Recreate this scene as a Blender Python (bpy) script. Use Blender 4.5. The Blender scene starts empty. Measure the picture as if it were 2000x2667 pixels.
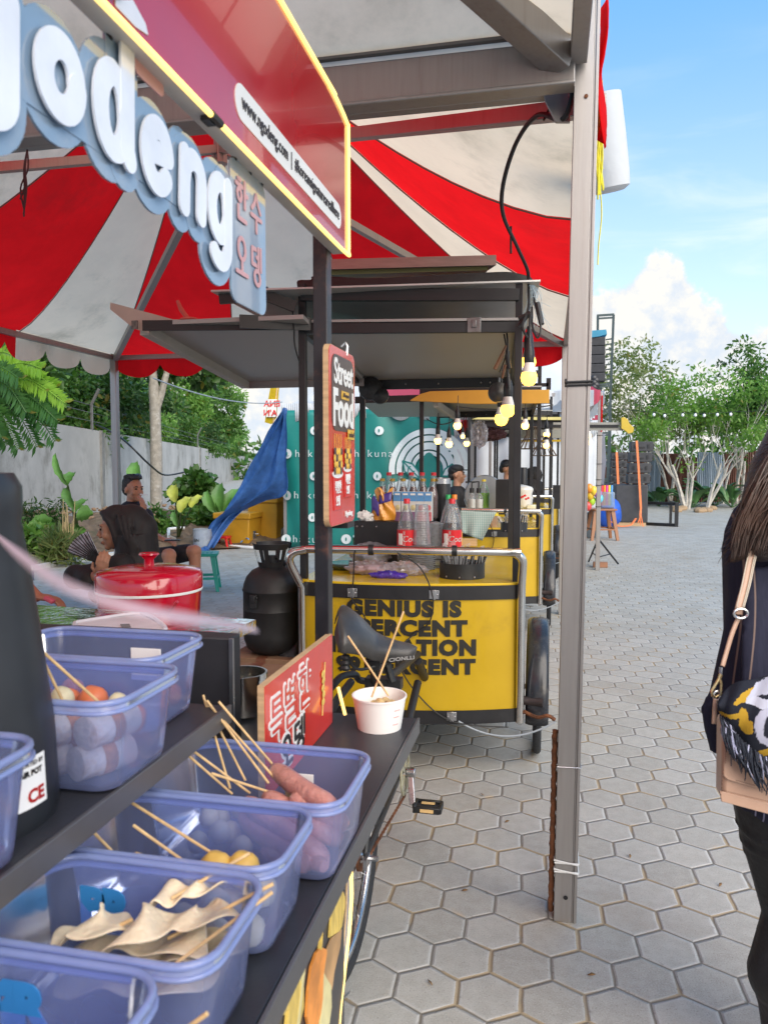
import bpy, bmesh, math, random
import numpy as np
from mathutils import Vector, Matrix
rnd = random.Random(7)
rad = math.radians
scene = bpy.context.scene
COL = scene.collection
# ---------------------------------------------------------------- camera, sky, sun, exposure
YAW, PITCH, EYE = rad(12.13), rad(3.58), Vector((0, 0, 1.5))
cam = bpy.data.objects.new('camera', bpy.data.cameras.new('camera'))
COL.objects.link(cam)
cam.location = EYE
cam.rotation_euler = (math.pi / 2 - PITCH, 0, YAW)
cam.data.sensor_fit = 'VERTICAL'
cam.data.sensor_height = 36
cam.data.sensor_width = 27
cam.data.lens = 27
cam.data.clip_start, cam.data.clip_end = .02, 2000
cam.data.dof.use_dof = True
cam.data.dof.focus_distance = 4.0
cam.data.dof.aperture_fstop = 8.5
scene.camera = cam
scene.view_settings.view_transform = 'Standard'
scene.view_settings.look = 'None'
scene.view_settings.gamma = 1
scene.view_settings.exposure = 1.3
SUN_EL, SUN_AZ = rad(34), rad(140)      # azimuth clockwise from +Y
sun = bpy.data.objects.new('sun', bpy.data.lights.new('sun', 'SUN'))
COL.objects.link(sun)
sun.data.energy = 2.0
sun.data.angle = rad(60)
sun.data.color = (1, .88, .72)
sdir = Vector((math.sin(SUN_AZ) * math.cos(SUN_EL), math.cos(SUN_AZ) * math.cos(SUN_EL), math.sin(SUN_EL)))
sun.rotation_euler = sdir.to_track_quat('Z', 'Y').to_euler()
scene.cycles.use_denoising = True
scene.cycles.max_bounces = 8
scene.cycles.transparent_max_bounces = 16
scene.cycles.caustics_reflective = False
scene.cycles.caustics_refractive = False
scene.cycles.sample_clamp_indirect = 4


def nodes_of(tree):
    """small helper that makes shader nodes from short calls"""
    def nd(typ, ins=None, **props):
        n = tree.nodes.new('ShaderNode' + typ)
        for k, v in props.items():
            setattr(n, k, v)
        for k, v in (ins or {}).items():
            s = n.inputs[k]
            if isinstance(v, bpy.types.NodeSocket):
                tree.links.new(v, s)
            else:
                s.default_value = v
        return n
    def ma(op, a, b=0.0, c=None, clamp=False):
        n = nd('Math', operation=op, use_clamp=clamp)
        for i, v in enumerate((a, b, c)):
            if v is None:
                continue
            if isinstance(v, bpy.types.NodeSocket):
                tree.links.new(v, n.inputs[i])
            else:
                n.inputs[i].default_value = v
        return n.outputs[0]
    def vm(op, a, b=None, out=0):
        n = nd('VectorMath', operation=op)
        for i, v in enumerate((a, b)):
            if v is None:
                continue
            if isinstance(v, bpy.types.NodeSocket):
                tree.links.new(v, n.inputs[i])
            else:
                n.inputs[i].default_value = v
        return n.outputs[out]
    def mix(f, a, b):
        n = nd('Mix', data_type='RGBA', clamp_factor=True)
        for i, v in ((0, f), (6, a), (7, b)):
            if isinstance(v, bpy.types.NodeSocket):
                tree.links.new(v, n.inputs[i])
            elif i == 0:
                n.inputs[0].default_value = v
            else:
                n.inputs[i].default_value = (*v[:3], 1)
        return n.outputs[2]
    def ss(lo, hi, v):
        n = nd('MapRange', {'From Min': lo, 'From Max': hi}, interpolation_type='SMOOTHSTEP')
        if isinstance(v, bpy.types.NodeSocket):
            tree.links.new(v, n.inputs[0])
        return n.outputs[0]
    return nd, ma, vm, mix, ss


world = bpy.data.worlds.new('World')
scene.world = world
world.use_nodes = True
wt = world.node_tree
wt.nodes.clear()
nd, ma, vm, mix, ss = nodes_of(wt)
sky = nd('TexSky', sky_type='NISHITA', sun_disc=False, sun_elevation=SUN_EL, sun_rotation=SUN_AZ, altitude=0, air_density=1.0, dust_density=.4, ozone_density=1.6)
wdir = vm('NORMALIZE', nd('TexCoord').outputs['Generated'])
sx = nd('SeparateXYZ', {0: wdir})
azi = ma('MULTIPLY', ma('ARCTAN2', sx.outputs[0], sx.outputs[1]), 57.2958)
ele = ma('MULTIPLY', ma('ARCSINE', sx.outputs[2]), 57.2958)
big = nd('TexNoise', {'Vector': wdir, 'Scale': 14.0, 'Detail': 7.0, 'Roughness': .6}).outputs[0]
puff = nd('TexNoise', {'Vector': wdir, 'Scale': 42.0, 'Detail': 5.0, 'Roughness': .62}).outputs[0]
cur = nd('FloatCurve', {'Value': ma('DIVIDE', ma('ADD', azi, 180.0), 360.0)})
pts = [(-180, 10), (-60, 9), (-12, 8), (0, 12.5), (3.2, 11.8), (5.0, 12.6), (7.4, 14.6), (8.7, 13.6), (9.4, 11.6), (10.6, 10.8), (12.0, 9.9), (13.0, 9.0), (15, 9.6), (22, 8.0), (40, 11), (90, 9), (180, 10)]
cm = cur.mapping.curves[0]
while len(cm.points) > 2:
    cm.points.remove(cm.points[0])
cm.points[0].location = (0, pts[0][1] / 40)
cm.points[1].location = (1, pts[-1][1] / 40)
for a, h in pts[1:-1]:
    cm.points.new((a + 180) / 360, h / 40)
for p_ in cm.points:
    p_.handle_type = 'VECTOR'
cur.mapping.update()
top = ma('MULTIPLY', cur.outputs[0], 40.0)
wob = ma('ADD', ma('MULTIPLY', ma('SUBTRACT', big, .5), 4.5), ma('MULTIPLY', ma('SUBTRACT', puff, .5), 3.4))
cumulus = ss(-.35, .75, ma('ADD', ma('SUBTRACT', top, ele), wob))
thin = nd('TexNoise', {'Vector': vm('MULTIPLY', wdir, (2.0, 2.0, 9.0)), 'Scale': 1.9, 'Detail': 6.0, 'Roughness': .55, 'Distortion': .5}).outputs[0]
veil = ma('MULTIPLY', ss(.44, .80, thin), ma('MULTIPLY', ss(30.0, 12.0, ele), .7))
base = mix(ss(33.0, 3.0, ele), (.50, 1.75, 3.45), (2.6, 3.3, 3.95))
base = mix(.25, base, vm('MULTIPLY', sky.outputs[0], (1.3, 1.2, 1.2)))
base = mix(veil, base, (3.9, 4.0, 4.1))
lit = ss(.36, .62, ma('ADD', ma('MULTIPLY', puff, .55), ma('MULTIPLY', big, .45)))
cloudc = mix(lit, (2.6, 2.9, 3.3), (3.7, 3.55, 3.25))
fin = mix(cumulus, base, cloudc)
bg = nd('Background', {'Color': fin, 'Strength': .12})
wt.links.new(bg.outputs[0], nd('OutputWorld').inputs[0])

# ---------------------------------------------------------------- photo pixel -> place in the scene
ROT = cam.rotation_euler.to_matrix()
def ray(px, py):
    return ROT @ Vector(((px - 1000) / 2000, -(py - 1333.5) / 2000, -1))
def Pz(px, py, z):
    r = ray(px, py); return EYE + r * ((z - 1.5) / r.z)
def Py(px, py, Y):
    r = ray(px, py); return EYE + r * (Y / r.y)
def Px(px, py, X):
    r = ray(px, py); return EYE + r * (X / r.x)
def Pd(px, py, d):
    return EYE + ray(px, py) * d
V = Vector

# ---------------------------------------------------------------- materials
def lin(c):
    return tuple(((x / 255) / 12.92 if x / 255 <= .04045 else ((x / 255 + .055) / 1.055) ** 2.4) for x in c[:3])
MATS = {}
def mat(name, rgb, rough=.5, metal=0, var=.12, scale=6.0, bump=0.0, bscale=60.0, spec=.5, emit=0, coat=0, trans=0, alpha=1, dirt=None, dirtscale=2.0, stretch=None, sss=0):
    """procedural material: noise-varied colour, roughness and bump; rgb is the base colour in linear light"""
    if name in MATS:
        return MATS[name]
    m = bpy.data.materials.new(name)
    m.use_nodes = True
    t = m.node_tree
    t.nodes.clear()
    nd, ma, vm, mix, ss = nodes_of(t)
    co = nd('TexCoord').outputs['Object']
    if stretch:
        co = vm('MULTIPLY', co, stretch)
    n1 = nd('TexNoise', {'Vector': co, 'Scale': scale, 'Detail': 5.0, 'Roughness': .6}).outputs[0]
    lo = tuple(c * (1 - var) for c in rgb); hi = tuple(min(1, c * (1 + var)) for c in rgb)
    c = mix(ss(.25, .75, n1), lo, hi)
    if dirt:
        n2 = nd('TexNoise', {'Vector': co, 'Scale': dirtscale, 'Detail': 8.0, 'Roughness': .68}).outputs[0]
        c = mix(ma('MULTIPLY', ss(.5, .72, n2), dirt[3]), c, dirt)
    ins = {'Base Color': c, 'Metallic': metal, 'Specular IOR Level': spec, 'Coat Weight': coat}
    ins['Roughness'] = ma('ADD', ma('MULTIPLY', ma('SUBTRACT', n1, .5), .25), rough, clamp=True)
    if emit:
        ins['Emission Color'] = (*rgb, 1); ins['Emission Strength'] = emit
    if trans:
        ins['Transmission Weight'] = trans
    if sss:
        ins['Subsurface Weight'] = sss; ins['Subsurface Radius'] = (.012, .005, .003)
    if alpha < 1:
        ins['Alpha'] = alpha
    if bump:
        n3 = nd('TexNoise', {'Vector': co, 'Scale': bscale, 'Detail': 4.0, 'Roughness': .6}).outputs[0]
        ins['Normal'] = nd('Bump', {'Height': n3, 'Strength': bump, 'Distance': .02}).outputs[0]
    b = nd('BsdfPrincipled', ins)
    t.links.new(b.outputs[0], nd('OutputMaterial').inputs[0])
    MATS[name] = m
    return m

def cloth(name, rgb, back=.5, var=.1, scale=3.0, dirt=None, dirtscale=1.2, rough=.75, bump=.15, bscale=25.0, gloss=.25):
    """woven or sheet fabric that lets some light through"""
    if name in MATS:
        return MATS[name]
    m = bpy.data.materials.new(name); m.use_nodes = True
    t = m.node_tree; t.nodes.clear()
    nd, ma, vm, mix, ss = nodes_of(t)
    co = nd('TexCoord').outputs['Object']
    n1 = nd('TexNoise', {'Vector': co, 'Scale': scale, 'Detail': 6.0, 'Roughness': .62}).outputs[0]
    c = mix(ss(.25, .75, n1), tuple(x * (1 - var) for x in rgb), tuple(min(1, x * (1 + var)) for x in rgb))
    if dirt:
        n2 = nd('TexNoise', {'Vector': co, 'Scale': dirtscale, 'Detail': 9.0, 'Roughness': .7}).outputs[0]
        c = mix(ma('MULTIPLY', ss(.5, .75, n2), dirt[3]), c, dirt)
    n3 = nd('TexNoise', {'Vector': co, 'Scale': bscale, 'Detail': 4.0}).outputs[0]
    nn = nd('Bump', {'Height': n3, 'Strength': bump, 'Distance': .02}).outputs[0]
    d = nd('BsdfPrincipled', {'Base Color': c, 'Roughness': rough, 'Specular IOR Level': gloss, 'Normal': nn})
    tr = nd('BsdfTranslucent', {'Color': c})
    mx = nd('MixShader', {0: back, 1: d.outputs[0], 2: tr.outputs[0]})
    t.links.new(mx.outputs[0], nd('OutputMaterial').inputs[0])
    MATS[name] = m
    return m

def clear(name, tint, body, fac=.3, rough=.12, spec=.5, var=.25, scale=20.0):
    """thin see-through plastic: a tinted clear layer with some milky body and gloss"""
    if name in MATS:
        return MATS[name]
    m = bpy.data.materials.new(name); m.use_nodes = True
    t = m.node_tree; t.nodes.clear()
    nd, ma, vm, mix, ss = nodes_of(t)
    n1 = nd('TexNoise', {'Vector': nd('TexCoord').outputs['Object'], 'Scale': scale, 'Detail': 3.0}).outputs[0]
    tp = nd('BsdfTransparent', {'Color': (*tint, 1)})
    pr = nd('BsdfPrincipled', {'Base Color': (*body, 1), 'Roughness': rough, 'Specular IOR Level': spec})
    tl = nd('BsdfTranslucent', {'Color': (*body, 1)})
    bd = nd('MixShader', {0: .45, 1: pr.outputs[0], 2: tl.outputs[0]})
    lw = nd('LayerWeight', {'Blend': .35}).outputs['Facing']
    f = ma('ADD', ma('MULTIPLY', ma('ADD', ma('MULTIPLY', ma('SUBTRACT', n1, .5), var * 2), 1.0), fac), ma('MULTIPLY', ma('POWER', lw, 2.0), .45), clamp=True)
    mx = nd('MixShader', {0: f, 1: tp.outputs[0], 2: bd.outputs[0]})
    gl = nd('BsdfGlossy', {'Color': (1, 1, 1, 1), 'Roughness': rough})
    fr = nd('Fresnel', {'IOR': 1.4}).outputs[0]
    m2 = nd('MixShader', {0: ma('MULTIPLY', fr, .8), 1: mx.outputs[0], 2: gl.outputs[0]})
    t.links.new(m2.outputs[0], nd('OutputMaterial').inputs[0])
    MATS[name] = m
    return m

# ---------------------------------------------------------------- objects
OFF = {}
def props(o, label=None, cat=None, group=None, kind=None):
    for k, v in (('label', label), ('category', cat), ('group', group), ('kind', kind)):
        if v:
            o[k] = v
    return o
def thing(name, label, cat, loc=(0, 0, 0), group=None):
    o = bpy.data.objects.new(name, None)
    o.empty_display_size = .1
    COL.objects.link(o)
    o.location = loc
    OFF[o.name] = V(loc)
    return props(o, label, cat, group)
def dup(o, shift=(0, 0, 0), label=None, rot=0, parent=None):
    c = o.copy()
    COL.objects.link(c)
    if parent:
        c.parent = parent
    else:
        c.location = o.location + V(shift)
        c.rotation_euler.z += rot
        if label:
            c['label'] = label
    OFF[c.name] = c.location.copy() if not parent else OFF[parent.name]
    for ch in o.children:
        dup(ch, parent=c)
    return c

def frame(d):
    d = V(d).normalized()
    a = V((0, 0, 1)) if abs(d.z) < .9 else V((1, 0, 0))
    x = a.cross(d).normalized()
    return x, d.cross(x), d

class MB:
    def __init__(s):
        s.v, s.f, s.mi = [], [], []
    def add(s, vs, fs, mi=0):
        b = len(s.v)
        s.v += [tuple(v) for v in vs]
        s.f += [tuple(i + b for i in f) for f in fs]
        s.mi += [mi] * len(fs)
        return s
    def hexa(s, p, mi=0):
        return s.add(p, [(3, 2, 1, 0), (4, 5, 6, 7), (0, 1, 5, 4), (1, 2, 6, 5), (2, 3, 7, 6), (3, 0, 4, 7)], mi)
    def box(s, c, d, R=None, mi=0):
        c = V(c); x, y, z = d[0] / 2, d[1] / 2, d[2] / 2
        p = [V(q) for q in ((-x, -y, -z), (x, -y, -z), (x, y, -z), (-x, y, -z), (-x, -y, z), (x, -y, z), (x, y, z), (-x, y, z))]
        if R is not None:
            p = [R @ q for q in p]
        return s.hexa([q + c for q in p], mi)
    def bar(s, a, b, w, h=None, mi=0, up=None):
        a, b = V(a), V(b); h = h or w
        d = (b - a).normalized()
        u = V(up or ((0, 0, 1) if abs(d.z) < .9 else (0, 1, 0)))
        x = d.cross(u).normalized(); y = x.cross(d)
        o = [x * (i * w / 2) + y * (j * h / 2) for i, j in ((-1, -1), (1, -1), (1, 1), (-1, 1))]
        return s.hexa([a + q for q in o] + [b + q for q in o], mi)
    def tube(s, pts, r, n=8, mi=0, cap=True, flat=1.0):
        pts = [V(p) for p in pts]; k = len(pts)
        rs = r if isinstance(r, (list, tuple)) else [r] * k
        vs, fs, x = [], [], None
        for i, p in enumerate(pts):
            d = (pts[min(i + 1, k - 1)] - pts[max(i - 1, 0)])
            d = d.normalized() if d.length > 1e-9 else V((0, 0, 1))
            if x is None:
                x = frame(d)[0]
            else:
                x = x - d * x.dot(d)
                x = x.normalized() if x.length > 1e-6 else frame(d)[0]
            y = d.cross(x)
            for j in range(n):
                a = 2 * math.pi * j / n
                vs.append(p + x * (math.cos(a) * rs[i]) + y * (math.sin(a) * rs[i] * flat))
        for i in range(k - 1):
            for j in range(n):
                j2 = (j + 1) % n
                fs.append((i * n + j, i * n + j2, (i + 1) * n + j2, (i + 1) * n + j))
        if cap:
            fs.append(tuple(reversed(range(n)))); fs.append(tuple(range((k - 1) * n, k * n)))
        return s.add(vs, fs, mi)
    def lathe(s, prof, c=(0, 0, 0), n=24, M=None, mi=0, cap=(True, True)):
        c = V(c); vs, fs = [], []
        for r, z in prof:
            for j in range(n):
                a = 2 * math.pi * j / n
                q = V((r * math.cos(a), r * math.sin(a), z))
                vs.append((M @ q if M is not None else q) + c)
        k = len(prof)
        for i in range(k - 1):
            for j in range(n):
                j2 = (j + 1) % n
                fs.append((i * n + j, i * n + j2, (i + 1) * n + j2, (i + 1) * n + j))
        if cap[0] and prof[0][0] > 1e-6:
            fs.append(tuple(reversed(range(n))))
        if cap[1] and prof[-1][0] > 1e-6:
            fs.append(tuple(range((k - 1) * n, k * n)))
        return s.add(vs, fs, mi)
    def ball(s, c, r, n=12, M=None, mi=0, f=None):
        r = (r, r, r) if not isinstance(r, (tuple, list, Vector)) else r
        c = V(c); m = max(6, n * 2 // 3); vs, fs = [], []
        for i in range(m + 1):
            t = math.pi * i / m
            for j in range(n):
                a = 2 * math.pi * j / n
                q = V((r[0] * math.sin(t) * math.cos(a), r[1] * math.sin(t) * math.sin(a), -r[2] * math.cos(t)))
                if f:
                    q = q * f(q)
                vs.append((M @ q if M is not None else q) + c)
        for i in range(m):
            for j in range(n):
                j2 = (j + 1) % n
                fs.append((i * n + j, i * n + j2, (i + 1) * n + j2, (i + 1) * n + j))
        return s.add(vs, fs, mi)
    def prism(s, poly, vec, mi=0):
        vec = V(vec); n = len(poly); p = [V(q) for q in poly]
        vs = p + [q + vec for q in p]
        fs = [tuple(reversed(range(n))), tuple(range(n, 2 * n))] + [(i, (i + 1) % n, n + (i + 1) % n, n + i) for i in range(n)]
        return s.add(vs, fs, mi)
    def grid(s, fn, nu, nv, mi=0):
        vs = [fn(i / nu, j / nv) for i in range(nu + 1) for j in range(nv + 1)]
        w = nv + 1
        g = mi if callable(mi) else (lambda i, j: mi)
        b = len(s.v)
        s.v += [tuple(v) for v in vs]
        for i in range(nu):
            for j in range(nv):
                s.f.append((b + i * w + j, b + (i + 1) * w + j, b + (i + 1) * w + j + 1, b + i * w + j + 1)); s.mi.append(g(i, j))
        return s
    def build(s, name, m, parent=None, label=None, cat=None, group=None, kind=None, origin=None, smooth=38, bevel=0, thick=0, sub=0):
        me = bpy.data.meshes.new(name)
        if parent is not None:
            off = OFF[parent.name]
        elif origin is not None:
            off = V(origin)
        else:
            vs = np.array(s.v); off = V(((vs[:, 0].min() + vs[:, 0].max()) / 2, (vs[:, 1].min() + vs[:, 1].max()) / 2, vs[:, 2].min()))
        ox, oy, oz = off
        me.from_pydata([(x - ox, y - oy, z - oz) for x, y, z in s.v], [], s.f)
        for x in (m if isinstance(m, (list, tuple)) else [m]):
            me.materials.append(x)
        if len(me.materials) > 1:
            me.polygons.foreach_set('material_index', s.mi)
        if smooth:
            me.shade_smooth() if hasattr(me, 'shade_smooth') else me.polygons.foreach_set('use_smooth', [True] * len(me.polygons))
            if smooth < 180:
                me.set_sharp_from_angle(angle=rad(smooth))
        o = bpy.data.objects.new(name, me)
        COL.objects.link(o)
        if parent is not None:
            o.parent = parent
            OFF[o.name] = off
        else:
            o.location = off
            OFF[o.name] = off
        if thick:
            md = o.modifiers.new('thickness', 'SOLIDIFY'); md.thickness = thick; md.offset = 0
        if bevel:
            md = o.modifiers.new('bevel', 'BEVEL'); md.width = bevel; md.segments = 2; md.limit_method = 'ANGLE'; md.angle_limit = rad(50)
        if sub:
            md = o.modifiers.new('subdivision', 'SUBSURF'); md.levels = md.render_levels = sub
        return props(o, label, cat, group, kind)

def text(mb, body, size, org, xd, yd, off=0.0, ext=.001, ax='CENTER', sx=1.0, sp=1.0, mi=0, lsp=1.0, shear=0, res=3):
    """lettering laid on a real surface: org is the anchor, xd and yd the reading and up directions"""
    c = bpy.data.curves.new('lettering', 'FONT')
    c.body = body; c.size = size; c.offset = off; c.extrude = ext; c.align_x = ax; c.align_y = 'CENTER'
    c.space_character = sp; c.space_line = lsp; c.resolution_u = res; c.shear = shear
    o = bpy.data.objects.new('lettering', c)
    COL.objects.link(o)
    me = bpy.data.meshes.new_from_object(o.evaluated_get(bpy.context.evaluated_depsgraph_get()))
    xd, yd, org = V(xd).normalized(), V(yd).normalized(), V(org)
    zd = xd.cross(yd)
    mb.add([org + xd * (v.co.x * sx) + yd * v.co.y + zd * (v.co.z + ext) for v in me.vertices], [tuple(p.vertices) for p in me.polygons], mi)
    bpy.data.objects.remove(o); bpy.data.curves.remove(c); bpy.data.meshes.remove(me)
    return mb

def fuse(mb, name, m, parent, voxel=.008, smooth=4, label=None, **k):
    """one continuous surface out of overlapping tapered forms"""
    o = mb.build('form', m, smooth=0)
    md = o.modifiers.new('r', 'REMESH'); md.mode = 'VOXEL'; md.voxel_size = voxel
    if smooth:
        sm = o.modifiers.new('s', 'SMOOTH'); sm.iterations = smooth; sm.factor = .5
    me = bpy.data.meshes.new_from_object(o.evaluated_get(bpy.context.evaluated_depsgraph_get()))
    loc = o.location.copy()
    bpy.data.objects.remove(o)
    out = MB()
    out.v = [tuple(v.co + loc) for v in me.vertices]; out.f = [tuple(p.vertices) for p in me.polygons]; out.mi = [0] * len(out.f)
    bpy.data.meshes.remove(me)
    return out.build(name, m, parent, label, smooth=180, **k)

def sag(a, b, dip, n=14):
    a, b = V(a), V(b)
    return [a.lerp(b, i / n) - V((0, 0, dip * 4 * (i / n) * (1 - i / n))) for i in range(n + 1)]
def spline(pts, n=6):
    """smooth curve through the points"""
    p = [V(q) for q in pts]; out = []
    for i in range(len(p) - 1):
        a, b, c, d = p[max(i - 1, 0)], p[i], p[i + 1], p[min(i + 2, len(p) - 1)]
        for k in range(n):
            t = k / n
            out.append(.5 * ((2 * b) + (c - a) * t + (2 * a - 5 * b + 4 * c - d) * t * t + (3 * b - a - 3 * c + d) * t ** 3))
    return out + [p[-1]]

# ---------------------------------------------------------------- shared materials
black = mat('black_metal', (.012, .012, .014), .42, 0, .3)
blackpl = mat('black_plastic', (.014, .015, .017), .45, 0, .3, bump=.1)
charcoal = mat('charcoal_laminate', (.022, .024, .03), .42, 0, .2, 14, bump=.05, bscale=200)
chrome = mat('stainless_pipe', (.72, .70, .66), .16, 1, .1, 9, dirt=(.25, .2, .15, .25), dirtscale=9)
steel = mat('steel', (.55, .55, .56), .28, 1, .12)
alu = mat('aluminium', (.37, .35, .338), .45, .7, .05, 4, bump=.05, stretch=(20, 20, 1), dirt=(.22, .18, .15, .32), dirtscale=1.5)
rust = mat('rusty_iron', (.16, .06, .025), .85, .2, .5, 20, bump=.4)
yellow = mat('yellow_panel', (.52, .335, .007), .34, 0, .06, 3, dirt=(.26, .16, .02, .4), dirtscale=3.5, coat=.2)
white = mat('white_paint', (.78, .78, .76), .4, 0, .04)
paper = mat('white_paper', (.80, .79, .77), .6, 0, .04)
bamboo = mat('bamboo', (.62, .42, .20), .6, 0, .25, 40, stretch=(1, 1, 1))
redgloss = mat('red_print', (.60, .028, .016), .22, 0, .12, 5, coat=.4)
skin = mat('brown_skin', (.40, .20, .12), .5, 0, .1, 12, sss=.1)
skindark = mat('tan_skin', (.36, .18, .11), .5, 0, .1, 12, sss=.1)
wood = mat('pale_plywood', (.50, .34, .19), .6, 0, .2, 8, stretch=(1, 1, 14), bump=.1)
cardboard = mat('cardboard', (.23, .13, .075), .8, 0, .12, 10, bump=.05)
rope = mat('cable_black', (.015, .015, .016), .5, 0, .2)
glow = mat('bulb_glow', (1, .52, .06), .4, emit=2.2)
glowfar = mat('bulb_glow_pale', (1, .60, .14), .4, emit=2.4)
# ---------------------------------------------------------------- ground of hexagonal pavers
def paving():
    m = bpy.data.materials.new('hexagon_paving'); m.use_nodes = True
    t = m.node_tree; t.nodes.clear()
    nd, ma, vm, mix, ss = nodes_of(t)
    S = .178; H = S * math.sqrt(3)
    pos = nd('NewGeometry').outputs['Position']
    rot = nd('VectorRotate', {'Vector': pos, 'Angle': rad(-2.0)}, rotation_type='Z_AXIS').outputs[0]
    wig = nd('TexNoise', {'Vector': pos, 'Scale': 9.0, 'Detail': 2.0}, ).outputs['Color']
    rot = vm('ADD', rot, vm('MULTIPLY', vm('SUBTRACT', wig, (.5, .5, .5)), (.008, .008, 0)))
    p = vm('ADD', vm('MULTIPLY', rot, (1, 1, 0)), (S * 400 + .075, H * 400 + .06, 0))
    r, h = (S, H, 1), (S / 2, H / 2, 0)
    a = vm('SUBTRACT', vm('MODULO', p, r), h)
    b = vm('SUBTRACT', vm('MODULO', vm('SUBTRACT', p, h), r), h)
    la = vm('LENGTH', vm('MULTIPLY', a, (1, 1, 0)), out=1); lb = vm('LENGTH', vm('MULTIPLY', b, (1, 1, 0)), out=1)
    pick = ma('LESS_THAN', la, lb)
    g = nd('Mix', {0: pick, 4: b, 5: a}, data_type='VECTOR').outputs[1]
    g = vm('MULTIPLY', g, (1, 1, 0))
    idv = vm('SNAP', vm('ADD', vm('SUBTRACT', p, g), (.001, .001, 0)), (S / 2, H / 2, 1))
    ag = vm('ABSOLUTE', g)
    hd = ma('MAXIMUM', nd('SeparateXYZ', {0: ag}).outputs[0], vm('DOT_PRODUCT', ag, (.5, math.sqrt(3) / 2, 0), out=1))
    e = ma('SUBTRACT', S / 2, hd)
    wn = nd('TexWhiteNoise', {'Vector': idv}, noise_dimensions='3D')
    rv, rc = wn.outputs[0], wn.outputs['Color']
    grit = nd('TexNoise', {'Vector': pos, 'Scale': 210.0, 'Detail': 3.0, 'Roughness': .7}).outputs[0]
    mot = nd('TexNoise', {'Vector': pos, 'Scale': 22.0, 'Detail': 6.0, 'Roughness': .7}).outputs[0]
    blot = nd('TexNoise', {'Vector': pos, 'Scale': 1.1, 'Detail': 5.0, 'Roughness': .65}).outputs[0]
    c = mix(rv, (.345, .33, .295), (.44, .425, .385))
    c = mix(ma('MULTIPLY', ss(.35, .75, mot), .28), c, (.48, .465, .43))
    c = mix(ma('MULTIPLY', ss(.62, .36, mot), .2), c, (.24, .225, .195))
    c = mix(ma('MULTIPLY', ss(.53, .68, grit), .65), c, (.52, .50, .46))
    c = mix(ma('MULTIPLY', ss(.43, .30, grit), .8), c, (.15, .14, .12))
    c = mix(ma('MULTIPLY', ss(.5, .7, blot), .45), c, (.29, .25, .19))
    damp = nd('TexNoise', {'Vector': vm('ADD', pos, vm('MULTIPLY', rc, (.5, .5, 0))), 'Scale': .75, 'Detail': 4.0, 'Roughness': .7}).outputs[0]
    c = mix(ma('MULTIPLY', ss(.56, .74, damp), .3), c, (.21, .205, .195))
    chip = nd('TexNoise', {'Vector': pos, 'Scale': 48.0, 'Detail': 3.0}).outputs[0]
    c = mix(ma('MULTIPLY', ma('MULTIPLY', ss(.60, .68, chip), ss(.022, .004, e)), .8), c, (.17, .15, .12))
    rim = ss(.020, .009, e)
    c = mix(ma('MULTIPLY', rim, ma('ADD', ma('MULTIPLY', rv, .35), .10)), c, (.52, .515, .50))
    sand = ss(.47, .58, nd('TexNoise', {'Vector': pos, 'Scale': 3.2, 'Detail': 3.0}).outputs[0])
    jointc = mix(sand, (.19, .175, .15), mix(grit, (.27, .21, .13), (.42, .33, .22)))
    jw = ma('ADD', ma('MULTIPLY', sand, .0035), .0022)
    jm = nd('MapRange', {'Value': e, 'From Min': ma('ADD', jw, .0022), 'From Max': jw}).outputs[0]
    c = mix(jm, c, jointc)
    spill = ma('MULTIPLY', ss(.63, .70, nd('TexNoise', {'Vector': pos, 'Scale': 5.5, 'Detail': 5.0}).outputs[0]), ss(.03, .006, e))
    c = mix(ma('MULTIPLY', spill, .7), c, (.46, .35, .22))
    tilt = vm('DOT_PRODUCT', g, vm('SUBTRACT', rc, (.5, .5, .5)), out=1)
    hgt = ma('ADD', ma('MULTIPLY', ss(0.0, .011, e), .0042), ma('ADD', ma('MULTIPLY', tilt, .05), ma('MULTIPLY', grit, .0013)))
    hgt = ma('ADD', hgt, ma('MULTIPLY', mot, .0018))
    nn = nd('Bump', {'Height': hgt, 'Strength': 1.0, 'Distance': 1.0}).outputs[0]
    b = nd('BsdfPrincipled', {'Base Color': c, 'Roughness': .78, 'Specular IOR Level': .35, 'Normal': nn})
    t.links.new(b.outputs[0], nd('OutputMaterial').inputs[0])
    return m
MB().add([(-300, -40, 0), (300, -40, 0), (300, 500, 0), (-300, 500, 0)], [(0, 1, 2, 3)]).build('ground', paving(), kind='structure', origin=(0, 0, 0), smooth=0)

# garden bed along the wall
def soil():
    def fn(u, v):
        a = Pz(-900 + 1700 * u, 1500 - 78 * u, 0).lerp(Pz(-900 + 1700 * u, 1352 - 20 * u, 0), v)
        h = .03 + (.40 * math.sin(math.pi * min(1, v * 1.25)) ** .7 if v > 0 else 0) * (.8 + .4 * math.sin(u * 23) * math.sin(v * 7 + u * 40))
        return (a.x, a.y, max(.02, h + rnd.uniform(-.06, .06) * (v > .05)))
    mb = MB().grid(fn, 90, 16)
    mb.build('soil_bed', mat('earth', (.16, .105, .062), .95, 0, .45, 4, bump=.9, bscale=14, dirt=(.07, .075, .03, .6), dirtscale=1.6), kind='structure', smooth=0)
soil()
rb = MB()
for i in range(420):
    u, w = rnd.random(), rnd.random()
    q = Pz(-60 + 560 * u, 1472 - 80 * u - (85 - 35 * u) * w, 0)
    s = rnd.uniform(.03, .09)
    rb.ball(q + V((0, 0, .1 + .28 * w)), (s, s * rnd.uniform(.6, 1), s * .6), 6)
rb.build('rubble', mat('broken_clay', (.24, .155, .095), .95, 0, .4, 9, bump=.5), kind='stuff', smooth=0)
k = MB()
ks = [Pz(-300, 1546, 0), Pz(60, 1490, 0), Pz(185, 1466, 0), Pz(330, 1443, 0), Pz(470, 1424, 0)]
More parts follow.
